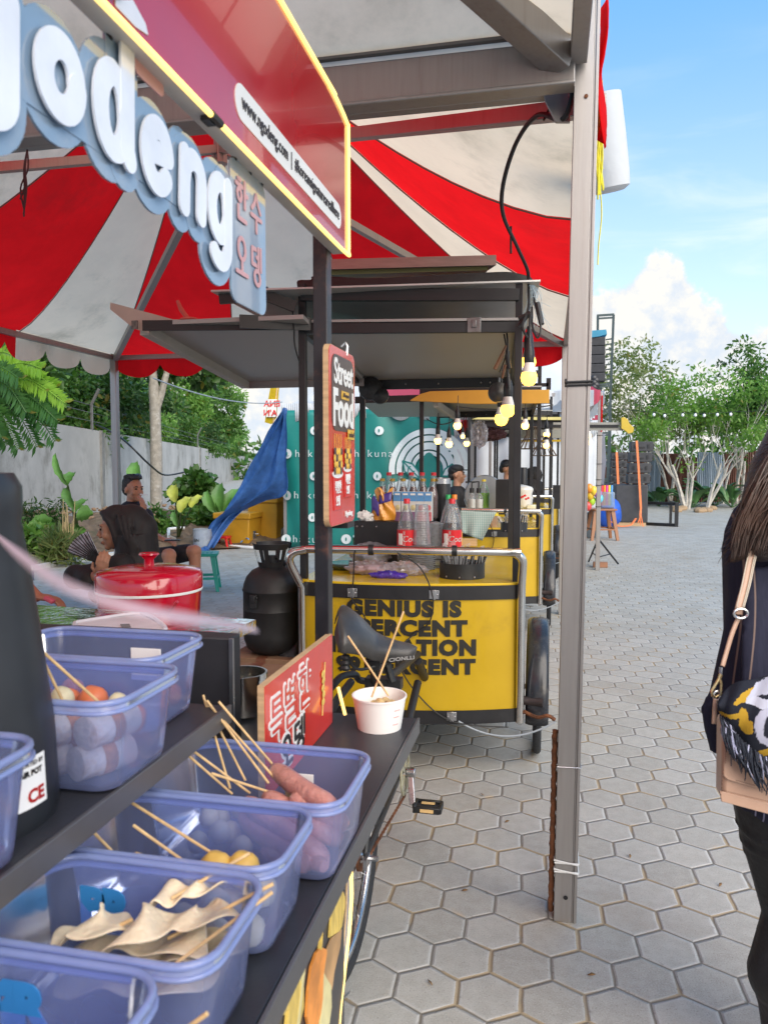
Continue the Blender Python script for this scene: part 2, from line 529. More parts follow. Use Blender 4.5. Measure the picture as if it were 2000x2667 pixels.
for a, b in zip(ks, ks[1:]):
    k.bar(a + V((0, 0, .03)), b + V((0, 0, .03)), .1, .07)
k.build('kerb', mat('pale_kerb', (.62, .62, .60), .7, 0, .1), kind='structure')
pp = MB().tube([Pz(600, 1423, .03), Pz(700, 1429, .03), Pz(742, 1431, .03)], .03, 8)
pp.tube([Pz(440, 1378, .3), Pz(440, 1397, .25), Pz(470, 1410, .05), Pz(600, 1423, .03)], .03, 8)
pp.tube([Pz(440, 1378, .3), Pz(480, 1375, .3)], .03, 8)
pp.build('water_pipe', mat('white_pvc', (.75, .75, .74), .4), label='white plastic water pipe lying along the edge of the garden bed', cat='pipe')

# concrete boundary wall
W0, W1 = Pz(-500, 1520, 0), Pz(735, 1228, 0)
wdirn = (W1 - W0); wdirn.z = 0; wdirn.normalize(); wn_ = V((-wdirn.y, wdirn.x, 0))
Wa = Pz(200, 1350, 0)
def wallp(px):
    """foot of the wall seen at photo column px: the wall line runs to its own vanishing point"""
    d = ray(776, 1208.4); d.z = 0; d.normalize()
    r = ray(px, 1300); r.z = 0
    den = r.x * d.y - r.y * d.x
    t = (Wa.x * d.y - Wa.y * d.x) / den
    return V((r.x * t, r.y * t, 0)), d
wr = thing('boundary_wall', 'long weathered grey concrete wall behind the garden bed on the left', 'wall', wallp(200)[0])
A, wd = wallp(-700); B, _ = wallp(748)
nrm = V((wd.y, -wd.x, 0))
HW = 2.52
concrete = mat('stained_concrete', (.42, .41, .385), .85, 0, .16, .6, bump=.12, bscale=9, dirt=(.17, .165, .14, .75), dirtscale=.55)
MB().hexa([A, A + nrm * -.15, B + nrm * -.15, B, A + V((0, 0, HW)), A + nrm * -.15 + V((0, 0, HW)), B + nrm * -.15 + V((0, 0, HW)), B + V((0, 0, HW))]).build('wall_panel', concrete, wr)
for px in (268, 523, 640, 700):
    q, _ = wallp(px)
    MB().hexa([q + wd * a + nrm * b + V((0, 0, z)) for z in (0, HW + .02) for a, b in ((-.16, .06), (.16, .06), (.16, -.02), (-.16, -.02))]).build('pillar', mat('grey_pillar', (.20, .20, .19), .85, 0, .3, 2, bump=.2, dirt=(.36, .35, .33, .7), dirtscale=3), wr)
for px in (245, 518):
    q, _ = wallp(px)
    MB().bar(q + V((0, 0, HW)), q + V((0, 0, HW + .75)), .06).bar(q + V((0, 0, HW + .75)), q + wd * -.1 + nrm * .25 + V((0, 0, HW + 1.2)), .06).build('fence_post', mat('grey_iron', (.16, .16, .16), .6), wr)
bw = MB()
for z in (.25, .5, .72):
    bw.tube([wallp(px)[0] + V((0, 0, HW + z)) for px in (-300, 60, 245, 400, 518, 640)], .008, 4)
bw.build('barbed_wire', mat('grey_wire', (.2, .2, .2), .5, .6), wr)

# ---------------------------------------------------------------- foliage
def leafcloud(name, m, parent, centers, n, size, seed, droop=.25, shape=.45, **k):
    """many separate folded leaves spread through clumps: centers are (point, radius-vector)"""
    g = np.random.default_rng(seed)
    cs = np.array([list(c) for c, r in centers]); rs = np.array([list(r) for c, r in centers])
    w = rs.prod(1) ** .66; w = w / w.sum()
    idx = g.choice(len(cs), n, p=w)
    d = g.normal(size=(n, 3)); d /= np.linalg.norm(d, axis=1)[:, None]
    rr = g.random(n) ** .42
    p = cs[idx] + d * rs[idx] * rr[:, None]
    ax = d * .6 + g.normal(size=(n, 3)) * .6; ax[:, 2] -= droop
    ax /= np.linalg.norm(ax, axis=1)[:, None]
    sd = np.cross(ax, g.normal(size=(n, 3))); sd /= np.linalg.norm(sd, axis=1)[:, None]
    up = np.cross(ax, sd)
    L = size * g.uniform(.6, 1.35, n)[:, None]; Wd = L * shape * .5
    v = np.empty((n, 6, 3))
    v[:, 0] = p; v[:, 1] = p + ax * L * .35 + sd * Wd + up * L * .06; v[:, 2] = p + ax * L * .75 + sd * Wd * .6; v[:, 3] = p + ax * L - up * L * .1
    v[:, 4] = p + ax * L * .75 - sd * Wd * .6; v[:, 5] = p + ax * L * .35 - sd * Wd + up * L * .06
    off = np.array(OFF[parent.name]) if parent is not None else p.mean(0)
    if parent is None:
        off[2] = p[:, 2].min()
    v = (v - off).reshape(-1, 3)
    me = bpy.data.meshes.new(name)
    me.vertices.add(n * 6); me.vertices.foreach_set('co', v.ravel())
    me.loops.add(n * 8); me.polygons.add(n * 2)
    li = (np.arange(n)[:, None] * 6 + np.array([0, 1, 2, 3, 0, 3, 4, 5])).ravel()
    me.loops.foreach_set('vertex_index', li)
    me.polygons.foreach_set('loop_start', np.arange(n * 2) * 4)
    me.update(calc_edges=True)
    me.materials.append(m)
    o = bpy.data.objects.new(name, me); COL.objects.link(o)
    if parent is not None:
        o.parent = parent; OFF[o.name] = OFF[parent.name]
    else:
        o.location = off
    return props(o, **k)
def leafmat(name, lo, hi, back=.35, rough=.42):
    if name in MATS:
        return MATS[name]
    m = bpy.data.materials.new(name); m.use_nodes = True
    t = m.node_tree; t.nodes.clear()
    nd, ma, vm, mix, ss = nodes_of(t)
    g = nd('NewGeometry')
    n = nd('TexNoise', {'Vector': nd('TexCoord').outputs['Object'], 'Scale': 1.3, 'Detail': 3.0}).outputs[0]
    f = ma('ADD', ma('MULTIPLY', g.outputs['Random Per Island'], .55), ma('MULTIPLY', ss(.3, .7, n), .5))
    c = mix(f, lo, hi)
    c = mix(ma('MULTIPLY', ma('GREATER_THAN', g.outputs['Random Per Island'], .965), .7), c, (.22, .17, .03))
    d = nd('BsdfPrincipled', {'Base Color': c, 'Roughness': rough, 'Specular IOR Level': .4})
    tr = nd('BsdfTranslucent', {'Color': vm('MULTIPLY', c, (1.2, 1.35, .7))})
    t.links.new(nd('MixShader', {0: back, 1: d.outputs[0], 2: tr.outputs[0]}).outputs[0], nd('OutputMaterial').inputs[0])
    MATS[name] = m
    return m
green = leafmat('leaf_green', (.030, .085, .018), (.115, .24, .045))
greenlight = leafmat('leaf_bright', (.10, .22, .05), (.28, .46, .11), .5)
greendark = leafmat('leaf_dark', (.016, .05, .014), (.07, .15, .035))
greenolive = leafmat('leaf_olive', (.12, .17, .07), (.30, .34, .13), .5)
bark = mat('pale_bark', (.50, .47, .42), .85, 0, .25, 8, bump=.5, bscale=30, dirt=(.14, .13, .11, .6), dirtscale=5)
barkdark = mat('brown_bark', (.14, .11, .085), .9, 0, .3, 8, bump=.5, bscale=30)

def limb(mb, a, d, L, r, depth, g, tips, spread=.5, up=.15):
    pts, rs = [a], [r]
    p, q = V(a), V(d).normalized()
    for i in range(5):
        q = (q + V((g.uniform(-.14, .14), g.uniform(-.14, .14), g.uniform(-.04, .12)))).normalized()
        p = p + q * L / 5; pts.append(p.copy()); rs.append(r * (1 - .5 * (i + 1) / 5))
    mb.tube(pts, rs, 6 if depth < 2 else 4)
    if depth == 0:
        tips.append(p); return
    for k in range(g.choice((2, 3)) if depth > 1 else 3):
        nd_ = (q + V((g.uniform(-1, 1), g.uniform(-1, 1), g.uniform(-.1, .5))) * spread + V((0, 0, up))).normalized()
        limb(mb, pts[g.choice((3, 4, 5))], nd_, L * g.uniform(.6, .85), rs[-1] * .8, depth - 1, g, tips, spread, up)

def tree(name, label, base, height, width, leaves, lm, bm, seed, group=None, stems=1, size=.14, low=.35, lean=(0, 0), rad0=.07, squash=.75, gaps=.8, shape=.45, depth=3):
    g = random.Random(seed)
    base = V(base)
    t = thing(name, label, 'tree', base, group)
    tm, tips = MB(), []
    for s in range(stems):
        d = V((g.uniform(-.28, .28) * (stems > 1) + lean[0], g.uniform(-.2, .2) * (stems > 1) + lean[1], 1))
        limb(tm, base + V((g.uniform(-.1, .1) * (stems > 1), g.uniform(-.1, .1) * (stems > 1), -.05)), d, height * low * 1.15, rad0 * g.uniform(.75, 1.1), depth, g, tips, .55 * width / height + .25)
    tm.build('trunk', bm, t)
    cl = []
    for q in tips:
        q = q + V((0, 0, .1))
        h = min(q.z, height * .97)
        R = width * g.uniform(.10, .17) * gaps
        cl.append((V((q.x, q.y, h)), (R, R, R * squash)))
    for i in range(int(10 * gaps)):
        a, z = g.uniform(0, 6.28), g.uniform(low, .93)
        w = width / 2 * math.sin(math.pi * (.12 + .8 * (z - low) / (1 - low))) * g.uniform(.3, .95)
        R = width * g.uniform(.08, .15) * gaps
        cl.append((base + V((math.cos(a) * w + lean[0] * height * z, math.sin(a) * w, height * z)), (R, R, R * squash)))
    leafcloud('crown', lm, t, cl, leaves, size, seed, shape=shape)
    return t

def bush(name, label, cat, base, r, leaves, lm, seed, size=.12, group=None, n=9, shape=.5, droop=.3):
    g = random.Random(seed); base = V(base)
    t = thing(name, label, cat, base, group)
    cl, sm = [], MB()
    for i in range(n):
        a = g.uniform(0, 6.28); w = g.random() ** .6
        q = base + V((math.cos(a) * r[0] * .7 * w, math.sin(a) * r[1] * .7 * w, r[2] * g.uniform(.18, .85)))
        R = min(r[0], r[2]) * g.uniform(.28, .5)
        cl.append((q, (R, R, R * .8)))
        sm.tube([base + V((q.x - base.x, q.y - base.y, 0)) * .2, base.lerp(q, .5) + V((0, 0, .1)), q], [.02, .014, .006], 5)
    sm.build('stem', barkdark, t)
    leafcloud('foliage', lm, t, cl, leaves, size, seed, shape=shape, droop=droop)
    return t

def bigleaf(mb, base, tip, w, bend=.15, n=8, mi=0, side=None):
    """one broad leaf blade with a folded midrib, tapering to a point"""
    base, tip = V(base), V(tip); d = tip - base; L = d.length
    x = (V(side) if side else d.cross(V((0, 0, 1)))).normalized()
    u = x.cross(d).normalized()
    def fn(a, b):
        ww = w * math.sin(math.pi * min(1, a * .93 + .05)) ** .75
        s = (b - .5) * 2
        return base + d * a + u * (bend * L * math.sin(math.pi * a) * .8 + abs(s) * ww * .25) + x * (s * ww * .5) + V((0, 0, -.02 * s * math.sin(a * 30)))
    mb.grid(fn, n, 4, mi)

banana = mat('banana_leaf', (.10, .24, .045), .45, 0, .35, 3, spec=.5)
bananay = mat('yellowing_leaf', (.33, .36, .05), .5, 0, .4, 4)
def leafplant(label, base, blades, group=None):
    base = V(base)
    t = thing('broadleaf_plant', label, 'plant', base, group)
    st = MB()
    for px, py, qx, qy, w, m, d in blades:
        a, b = Pd(px, py, d), Pd(qx, qy, d + .1)
        st.tube([base, base.lerp(a, .6) + V((0, 0, .05)), a], [.025, .018, .01], 6)
        lb = MB(); bigleaf(lb, a, b, w, .12, side=ROT @ V((1, 0, .4)) if abs(qx - px) < abs(qy - py) * 1.2 else ROT @ V((.2, 1, .5)))
        lb.build('leaf', m, t, smooth=60)
    st.build('stem', greendk, t)
    return t
greendk = mat('green_stem', (.09, .14, .04), .6)
# broad-leaved plants of the bed, leaf by leaf
leafplant('tall leafy shoot with folded leaves climbing before the grey wall', Pz(205, 1400, .2), [(176, 1264, 145, 1180, .16, banana, 12.5), (178, 1262, 196, 1230, .26, banana, 12.5), (196, 1325, 175, 1268, .22, banana, 12.5), (197, 1335, 230, 1300, .24, banana, 12.5), (200, 1348, 243, 1338, .3, banana, 12.4), (225, 1380, 190, 1368, .2, banana, 12.4)])
leafplant('low plant with big upright leaves at the left edge of the bed', Pz(75, 1425, .2), [(30, 1370, 5, 1325, .3, banana, 12), (40, 1365, 55, 1330, .2, banana, 12), (70, 1380, 137, 1354, .26, banana, 12), (45, 1375, 66, 1345, .3, banana, 12), (70, 1385, 30, 1372, .22, banana, 12)])
leafplant('plant with tall yellowing leaves beside the speckled tree trunk', Pz(465, 1400, .15), [(458, 1308, 458, 1262, .24, bananay, 13), (472, 1335, 498, 1293, .24, bananay, 13), (500, 1322, 530, 1290, .24, bananay, 13), (462, 1370, 455, 1332, .14, banana, 13)])
leafplant('clump of upright green leaves just left of the blue tarp', Pz(575, 1370, .15), [(575, 1330, 578, 1258, .3, banana, 15), (590, 1330, 622, 1272, .34, banana, 15), (560, 1335, 540, 1278, .26, banana, 15), (580, 1335, 600, 1290, .3, banana, 15), (570, 1340, 552, 1300, .22, banana, 15)])
leafplant('single dark upright leaf behind the smoking man\'s head', Pz(372, 1380, .2), [(362, 1262, 357, 1202, .3, banana, 13)])
bush('leafy_shrub', 'bushy climber with heart shaped leaves growing beside the speckled trunk', 'shrub', Pz(525, 1372, .1), (.75, .5, 1.45), 1500, green, 41, .17, shape=.85)
bush('fern_clump', 'small feathery fern at the foot of the wall, left of the tall leafy shoot', 'fern', Pz(110, 1390, .2), (.5, .4, .75), 700, greendark, 43, .12, shape=.25)
bush('ground_shrub', 'low green shrub sprawling under the blue tarp edge', 'shrub', Pz(520, 1395, .05), (.9, .5, .5), 1300, green, 44, .13, shape=.5)
bush('ground_shrub', 'low green shrub behind the seated man, at the trunk foot', 'shrub', Pz(420, 1395, .1), (.6, .5, .55), 900, green, 45, .13, shape=.4)
bush('weed_tuft', 'grassy weed tuft growing in the rubble near the kerb', 'weed', Pz(150, 1462, .05), (.5, .4, .42), 700, greenolive, 46, .2, shape=.14, droop=-.5)
bush('weed_tuft', 'broad pale weed on the rubble right above the grassy tuft', 'weed', Pz(160, 1432, .15), (.35, .3, .3), 160, greenlight, 47, .2, shape=.6)
bush('weed_tuft', 'green weed at the left edge of the kerb behind the bottle', 'weed', Pz(90, 1450, .1), (.5, .4, .5), 500, greenlight, 48, .16, shape=.5)
sm = MB()
for i in range(16):
    q = Pz(rnd.uniform(160, 190), 1455, .1); sm.tube([q, q + V((rnd.uniform(-.08, .08), 0, rnd.uniform(.5, .9)))], [.012, .006], 4)
sm.build('dry_stalks', mat('straw', (.42, .32, .16), .8), label='cluster of dry straw coloured stalks standing in the rubble', cat='plant')

# wood behind the wall: every tree its own thing
wood_trees = [(-250, 8.5, 5.6, 0, 'leaf_dark'), (-60, 8.2, 5.2, 2, 'leaf_green'), (110, 8.6, 5.4, 1.2, 'leaf_dark'), (235, 8.2, 5.0, 2.6, 'leaf_green'), (330, 8.0, 5.2, .8, 'leaf_dark'), (430, 8.0, 5.2, 2.8, 'leaf_bright'), (500, 9.0, 6.0, 1.5, 'leaf_dark'), (570, 10.5, 7.5, 3.5, 'leaf_green'), (630, 13.5, 10, 5, 'leaf_bright'), (690, 20, 14, 8, 'leaf_green'), (720, 25, 18, 12, 'leaf_bright')]
wlab = ['dark leafy tree behind the wall at the far left edge', 'mid green tree above the wall left of the feathery fronds', 'dark tree behind the wall beneath the pale scalloped valance', 'green tree behind the wall left of the tent post', 'dark tall tree behind the wall right of the tent post', 'bright green tree behind the wall behind the speckled trunk', 'dark vine covered tree hanging over the wall', 'green tree behind the wall left of the yellow flag', 'light green tree rising behind the yellow flag', 'green tree seen above the far end of the wall', 'pale distant tree above the teal booth roof edge']
for i, (px, h, w, back, lm) in enumerate(wood_trees):
    q, _ = wallp(px)
    q = q - nrm * (back + 1.2)
    tree('leafy_tree', wlab[i], q, h, w, 6500, MATS[lm], barkdark, 60 + i, 'trees beyond the concrete wall', size=.30 + .045 * max(0, h - 9), low=.22, rad0=.10, gaps=1.35, squash=1.0, depth=2)
for i, px in enumerate((-150, 30, 170, 300, 390, 470, 540, 600, 660, 710)):
    q, _ = wallp(px); q = q - nrm * 1.75
    bush('hedge_bush', ('bush crowding the wall top at the far left', 'bush over the wall behind the feathery fronds', 'dense bush over the wall below the pale valance', 'bush above the wall beside the tent post', 'bush above the wall left of the speckled trunk', 'bright bush above the wall right of the speckled trunk', 'bush spilling over the wall in the middle', 'bush with hanging shoots above the wall pillar', 'bush above the wall left of the blue tarp', 'bush above the wall end beside the blue tarp')[i], 'bush', q, (2.2, 1.1, 4.9 + (i % 3) * .5), 4600, (green, greendark, greenlight)[i % 3], 90 + i, .2, 'bushes along the wall top', 14)
# creeper hanging over the wall
q0, _ = wallp(580)
cl = []
for px in range(545, 680, 9):
    q, _ = wallp(px); q = q + nrm * .15
    for k in range(3):
        cl.append((q + V((0, 0, HW + .25 - .28 * k * rnd.random())), (.45, .15, .25)))
t = thing('creeper', 'creeper with small leaves hanging over the top of the concrete wall', 'climber', q0)
leafcloud('foliage', green, t, cl, 2600, .2, 33, shape=.5, droop=.8)
# feathery fronds at the upper left
ft = thing('feather_leaf_tree', 'tree with long feathery fronds hanging before the wall, upper left', 'tree', Pd(-140, 1440, 10))
fm = {0: leafmat('frond_green', (.03, .10, .022), (.075, .19, .04)), 1: leafmat('frond_lime', (.16, .33, .03), (.28, .48, .05))}
stem = MB().tube([Pd(-140, 1440, 10), Pd(-110, 1150, 10), Pd(-60, 1000, 10)], [.09, .07, .05], 8)
fr = [(-40, 1010, 170, 1050, .15, 1), (-40, 1000, 150, 1008, .1, 1), (-20, 985, 110, 960, .1, 1), (-40, 1020, 145, 1150, .25, 0), (-40, 1030, 98, 1165, .2, 0), (-50, 1040, 50, 1170, .15, 0), (-40, 1040, 150, 1095, .2, 0), (-60, 1030, 20, 1160, .15, 0), (-30, 1000, 60, 1040, .15, 0), (-40, 1020, 110, 1110, .2, 0), (-40, 1010, 155, 1090, .1, 0), (-60, 940, 60, 940, .1, 1), (-60, 920, 90, 900, .1, 0), (-60, 970, 50, 985, .1, 0), (-50, 1050, 5, 1140, .1, 0), (-30, 1000, 120, 1020, .1, 1), (-50, 990, 70, 1075, .25, 0)]
for ax, ay, bx, by, dr, lime in fr:
    d0 = rnd.uniform(9.6, 10.4)
    a, b = Pd(ax, ay, d0), Pd(bx, by, d0 - .2)
    c = a.lerp(b, .55) + V((0, 0, (b - a).length * (.12 + dr * .4)))
    path = spline([a, c, b], 9)
    lf = MB().tube(path, [.008] * len(path), 4)
    for i in range(3, len(path)):
        for kk in (0, .5):
            p = path[i - 1].lerp(path[i], kk); d = (path[i] - path[i - 1]).normalized()
            s = d.cross(ROT @ V((0, 0, -1))).normalized()
            for sg in (-1, 1):
                l = rnd.uniform(.10, .15) * (1.1 - .5 * abs(i / len(path) - .5))
                tip = p + s * sg * l + d * l * .55 + V((0, rnd.uniform(-.04, .04), -.03))
                md = p.lerp(tip, .5); n_ = (tip - p).cross(V((0, 1, .2))).normalized() * .02
                lf.add([p, md + n_, tip, md - n_], [(0, 1, 2, 3)])
    lf.build('frond', fm[lime], ft, smooth=0)
stem.build('trunk', barkdark, ft)
# speckled trunk in front of the wall
sp = thing('speckled_tree', 'slim pale speckled tree forking below the red valance', 'tree', Pz(408, 1335, 0))
d = (Pz(408, 1335, 0) - EYE).dot(ROT @ V((0, 0, -1)))
MB().tube(spline([Pd(408, 1338, d), Pd(408, 1200, d), Pd(404, 1050, d), Pd(398, 960, d), Pd(392, 860, d)], 5), [.20] + [.19] * 6 + [.17] * 6 + [.13] * 8, 10).tube([Pd(404, 1080, d), Pd(420, 1030, d), Pd(438, 960, d), Pd(445, 880, d)], [.12, .11, .09, .07], 8).tube([Pd(400, 1000, d), Pd(385, 950, d), Pd(360, 900, d)], [.07, .05, .03], 6).build('trunk', mat('speckled_bark', (.27, .25, .215), .85, 0, .25, 6, bump=.5, bscale=30, dirt=(.46, .45, .42, .8), dirtscale=7), sp)
leafcloud('crown', greendark, sp, [(Pd(392 + dx, 890 + dy, d + dz), (1, .8, .7)) for dx, dy, dz in ((0, -30, 0), (90, 20, .5), (-80, 0, -.5), (140, 60, .4), (40, 40, .6))], 2200, .26, 71, shape=.7)

# ---------------------------------------------------------------- far right: iron sheet fence, trees, plants
fz = 29.5
f0, f1 = Pd(1480, 1208, fz), Pd(2250, 1208, fz)
ft = thing('sheet_metal_fence', 'patchwork fence of rusty and blue grey corrugated sheets behind the trees', 'fence', (f0.x, f0.y, 0))
cor = {0: mat('rusty_sheet', (.20, .095, .07), .8, .2, .45, 1.2, dirt=(.09, .05, .04, .8), dirtscale=1.5, stretch=(3, 1, .6)), 1: mat('zinc_sheet', (.42, .50, .58), .55, .2, .15, 1.2, dirt=(.14, .14, .15, .5), stretch=(4, 1, .4))}
px = 1480
seq = [(1480, 0, 2.1, 0), (1560, 0, 1.95, 0), (1685, 1, 2.0, 0), (1720, 0, 1.9, 0), (1765, 0, 1.75, .0), (1815, 1, 1.95, .6), (1884, 0, 1.95, 0), (1960, 0, 2.0, 0), (2050, 1, 2.0, 0), (2120, 0, 2.0, 0), (2250, 0, 2, 0)]
for (xa, ty, hh, zb), (xb, *_r) in zip(seq, seq[1:]):
    a, b = Pd(xa, 1208, fz), Pd(xb, 1208, fz)
    if ty and zb:
        ps = MB(); ps.grid(lambda u, v: V((a.x + (b.x - a.x) * u, a.y + (b.y - a.y) * u + .03 * math.sin(u * 90) + .06, .02 + (zb - .02) * v)), 60, 1); ps.build('sheet', cor[0], ft, smooth=60)
    s = MB(); s.grid(lambda u, v: V((a.x + (b.x - a.x) * u, a.y + (b.y - a.y) * u + .03 * math.sin(u * 90), zb + (hh - zb) * v)), 60, 1)
    s.build('sheet', cor[ty], ft, smooth=60)
rt = [  # photo column of the foot, row of the foot, height, width, leaves, material, stems, label
 (1600, 1318, 5.4, 3.8, 1900, greenolive, 2, 'sparse olive tree behind the loudspeaker stacks', .19),
 (1655, 1322, 6.4, 3.6, 1700, greenolive, 2, 'tall thin wispy tree rising behind the nearer loudspeaker stack', .18),
 (1748, 1318, 4.4, 3.2, 1900, greenolive, 2, 'leaning pale tree with yellowing leaves left of the white trunks', .17),
 (1785, 1326, 4.9, 3.8, 3200, greenlight, 4, 'multi stemmed white trunked tree with bright round crown', .17),
 (1845, 1328, 4.7, 3.4, 2800, greenlight, 2, 'slim forked tree before the blue grey sheet', .17),
 (1920, 1318, 4.8, 3.4, 2800, green, 3, 'forked tree left of the woman\'s hair', .17),
 (2000, 1322, 5.9, 4.4, 4600, green, 2, 'large green tree at the right edge of the photo', .18),
 (1880, 1312, 6.3, 1.2, 260, greendark, 1, 'thin sapling shoot poking high above the bright crowns', .2)]
for i, (px, py, h, w, n, lm, st, lab, sz) in enumerate(rt):
    tree('roadside_tree', lab, Pz(px, py, 0), h, w, n, lm, bark, 120 + i, 'young trees before the sheet fence', stems=st, size=sz * .85, low=.30, rad0=.075, gaps=.9, squash=.8, depth=3 if w > 2 else 2)
for i, (px, py, w, h, lab) in enumerate([(1715, 1318, .6, 1.0, 'broad leafed plant before the rusty sheet at the speaker side'), (1800, 1322, .9, .9, 'broad leafed plant under the white trunked tree'), (1860, 1318, 1.1, 1.3, 'bushy broad leafed plant right of the slim forked tree'), (1905, 1322, .9, .9, 'broad leafed plant beside the woman\'s hair'), (1690, 1314, .5, .6, 'small plant at the foot of the fence near the speakers'), (1760, 1310, .7, .8, 'broad leafed plant under the leaning pale tree')]):
    b = Pz(px, py, 0); t = thing('broadleaf_plant', lab, 'plant', b, 'plants along the sheet fence'); lb = MB()
    for j in range(13):
        a = rnd.uniform(0, 6.28); e = rnd.uniform(.3, 1)
        s0 = b + V((math.cos(a) * w * .3, math.sin(a) * .3, h * .35 * e))
        lb.tube([b, s0], .015, 4)
        bigleaf(lb, s0, s0 + V((math.cos(a) * w * .7, math.sin(a) * .5, h * rnd.uniform(.1, .6))), .26, .2, 5)
    lb.build('leaves', mat('plant_leaf', (.07, .17, .05), .45, 0, .35, 2), t, smooth=60)
for px in (1778, 1838):
    for j in range(7):
        MB().ball(Pz(px + rnd.uniform(-22, 22), 1326 + rnd.uniform(-3, 5), .05), (.16, .14, .09), 7).build('stone', mat('tan_stone', (.36, .25, .15), .9, 0, .3), label='tan stone among those round the foot of the ' + ('white trunked tree' if px == 1778 else 'slim forked tree'), cat='stone', group='stones round tree feet', smooth=0)
# hills of far trees to close the horizon on the other sides
fw = []
for i in range(60):
    a = rad(-75 + i * 2.2)
    fw.append((V((math.sin(a) * 75, math.cos(a) * 75, rnd.uniform(.5, 2.5))), (4, 4, rnd.uniform(2, 3.2))))
leafcloud('far_wood', green, None, fw, 9000, .9, 5, kind='stuff')
# ---------------------------------------------------------------- tents
canvas_red = cloth('red_canvas', (.86, .010, .014), .55, .10, 2.5, gloss=.15, bump=.4, bscale=7, dirt=(.35, .02, .02, .4))
canvas_white = cloth('white_canvas', (.87, .73, .56), .5, .06, 2.0, dirt=(.36, .31, .22, .6), dirtscale=1.1, gloss=.15, bump=.4, bscale=7)
canvas_pink = cloth('faded_red_canvas', (.62, .10, .16), .45, .06)
tarp_white = cloth('white_tarp', (.74, .77, .80), .3, .04, gloss=.3)
canvas_mats = [canvas_red, canvas_white]

def marquee(name, label, x0, x1, y0, y1, ze=2.7, zp=4.6, hub=3.77, ns=4, mats=None, valance=(1, 1, 1, 1), posts=(1, 1, 1, 1), flip=0, beam=(.05, .05), beams=(1, 1, 1, 1), post_w=.07, expo=1.35, nsc=2, val_h=.22, hip=.055, seqs=None, cuts=None):
    """pagoda tent: four posts, eave beams, hip rafters, a swept striped canopy and scalloped valances. Sides: 0 front, 1 right, 2 back, 3 left"""
    t = thing(name, label, 'tent', ((x0 + x1) / 2, (y0 + y1) / 2, 0))
    mats = mats or canvas_mats
    P = [V((x0, y0, ze)), V((x1, y0, ze)), V((x1, y1, ze)), V((x0, y1, ze))]
    pk = V(((x0 + x1) / 2, (y0 + y1) / 2, zp))
    hb = V((pk.x, pk.y, hub))
    for i in range(4):
        if posts[i]:
            MB().box(P[i] - V((0, 0, ze / 2)), (post_w, post_w, ze)).build('post', alu, t, bevel=.004)
    for i in range(4):
        if beams[i]:
            a, b = P[i], P[(i + 1) % 4]; d = (b - a).normalized()
            MB().bar(a + d * .04 - V((0, 0, beam[1] / 2)), b - d * .04 - V((0, 0, beam[1] / 2)), beam[0], beam[1]).build('eave_beam', alu, t, bevel=.003)
    for i in range(4):
        a = P[i].lerp(hb, .02) - V((0, 0, .06)); MB().bar(a, hb - V((0, 0, .05)), hip).build('hip_rafter', alu, t, bevel=.003)
    MB().tube([hb - V((0, 0, .15)), pk - V((0, 0, .1))], .05, 8).build('king_post', alu, t)
    cv, seam = MB(), MB()
    for i in range(4):
        a, b = P[i], P[(i + 1) % 4]
        nu, nv = ns * 5, 14
        ct = (cuts or {}).get(i) or [k / ns for k in range(1, ns)]
        ct = [0] + list(ct) + [1]
        def fn(u, v):
            k = min(ns - 1, int(u * ns + 1e-6)); u2 = ct[k] + (ct[k + 1] - ct[k]) * (u * ns - k)
            e = a.lerp(b, u2); q = e.lerp(pk, v * .985)
            q.z = ze + .015 + (zp - ze) * (v ** expo) - .05 * math.sin(math.pi * u * ns % math.pi) * math.sin(math.pi * v) * .6
            return q
        sq = (seqs or (['RWRWRW', 'WRWRWR'] * 2 if ns % 2 else ['RWRWRW'] * 4))[i]
        cv.grid(fn, nu, nv, lambda ii, jj: ('RW'.index(sq[ii // 5]) + flip) % 2)
        for c_ in ct[:-1]:
            e = a.lerp(b, c_); seam.tube([V((*e.lerp(pk, k / 14 * .985).xy, ze + .007 + (zp - ze) * (k / 14) ** expo)) for k in range(15)], .005, 4)
    cv.build('canopy', mats, t, smooth=50)
    seam.build('seams', mat('dark_seam', (.16, .10, .09), .8), t)  # thin dark lines along the stripe seams
    for i in range(4):
        if valance[i]:
            sq = (seqs or (['RWRWRW', 'WRWRWR'] * 2 if ns % 2 else ['RWRWRW'] * 4))[i]
            ct = [0] + list((cuts or {}).get(i) or [k / ns for k in range(1, ns)]) + [1]
            a, b = P[i], P[(i + 1) % 4]; d = (b - a).normalized(); o = V((d.y, -d.x, 0)) * .035
            n = ns * nsc; per = 12
            va = MB()
            for s in range(n * per):
                u0, u1 = s / (n * per), (s + 1) / (n * per)
                def low(u):
                    f = (u * n) % 1.0 if u < 1 - 1e-9 else 1.0
                    return val_h * (.52 + .48 * math.sin(math.pi * f) ** .55)
                def pt(u, h):
                    w = o * (1 + .5 * math.sin(u * 60 + i)); return a.lerp(b, u) + w * (1 + h * 1.5) + V((0, 0, .03 - h))
                fb = ((s + 1) / (n * per) * n) % 1.0 if (s + 1) % per else 1.0
                h0, h1 = val_h * (.52 + .48 * math.sin(math.pi * ((s % per) / per)) ** .55), val_h * (.52 + .48 * max(0, math.sin(math.pi * (((s % per) + 1) / per))) ** .55)
                va.add([pt(u0, 0), pt(u1, 0), pt(u1, h1), pt(u0, h0)], [(0, 1, 2, 3)], ('RW'.index(sq[min(ns - 1, sum(1 for c_ in ct[1:-1] if (s + .5) / (n * per) > c_))]) + flip) % 2)
            va.build('valance', mats, t, smooth=50)
    return t
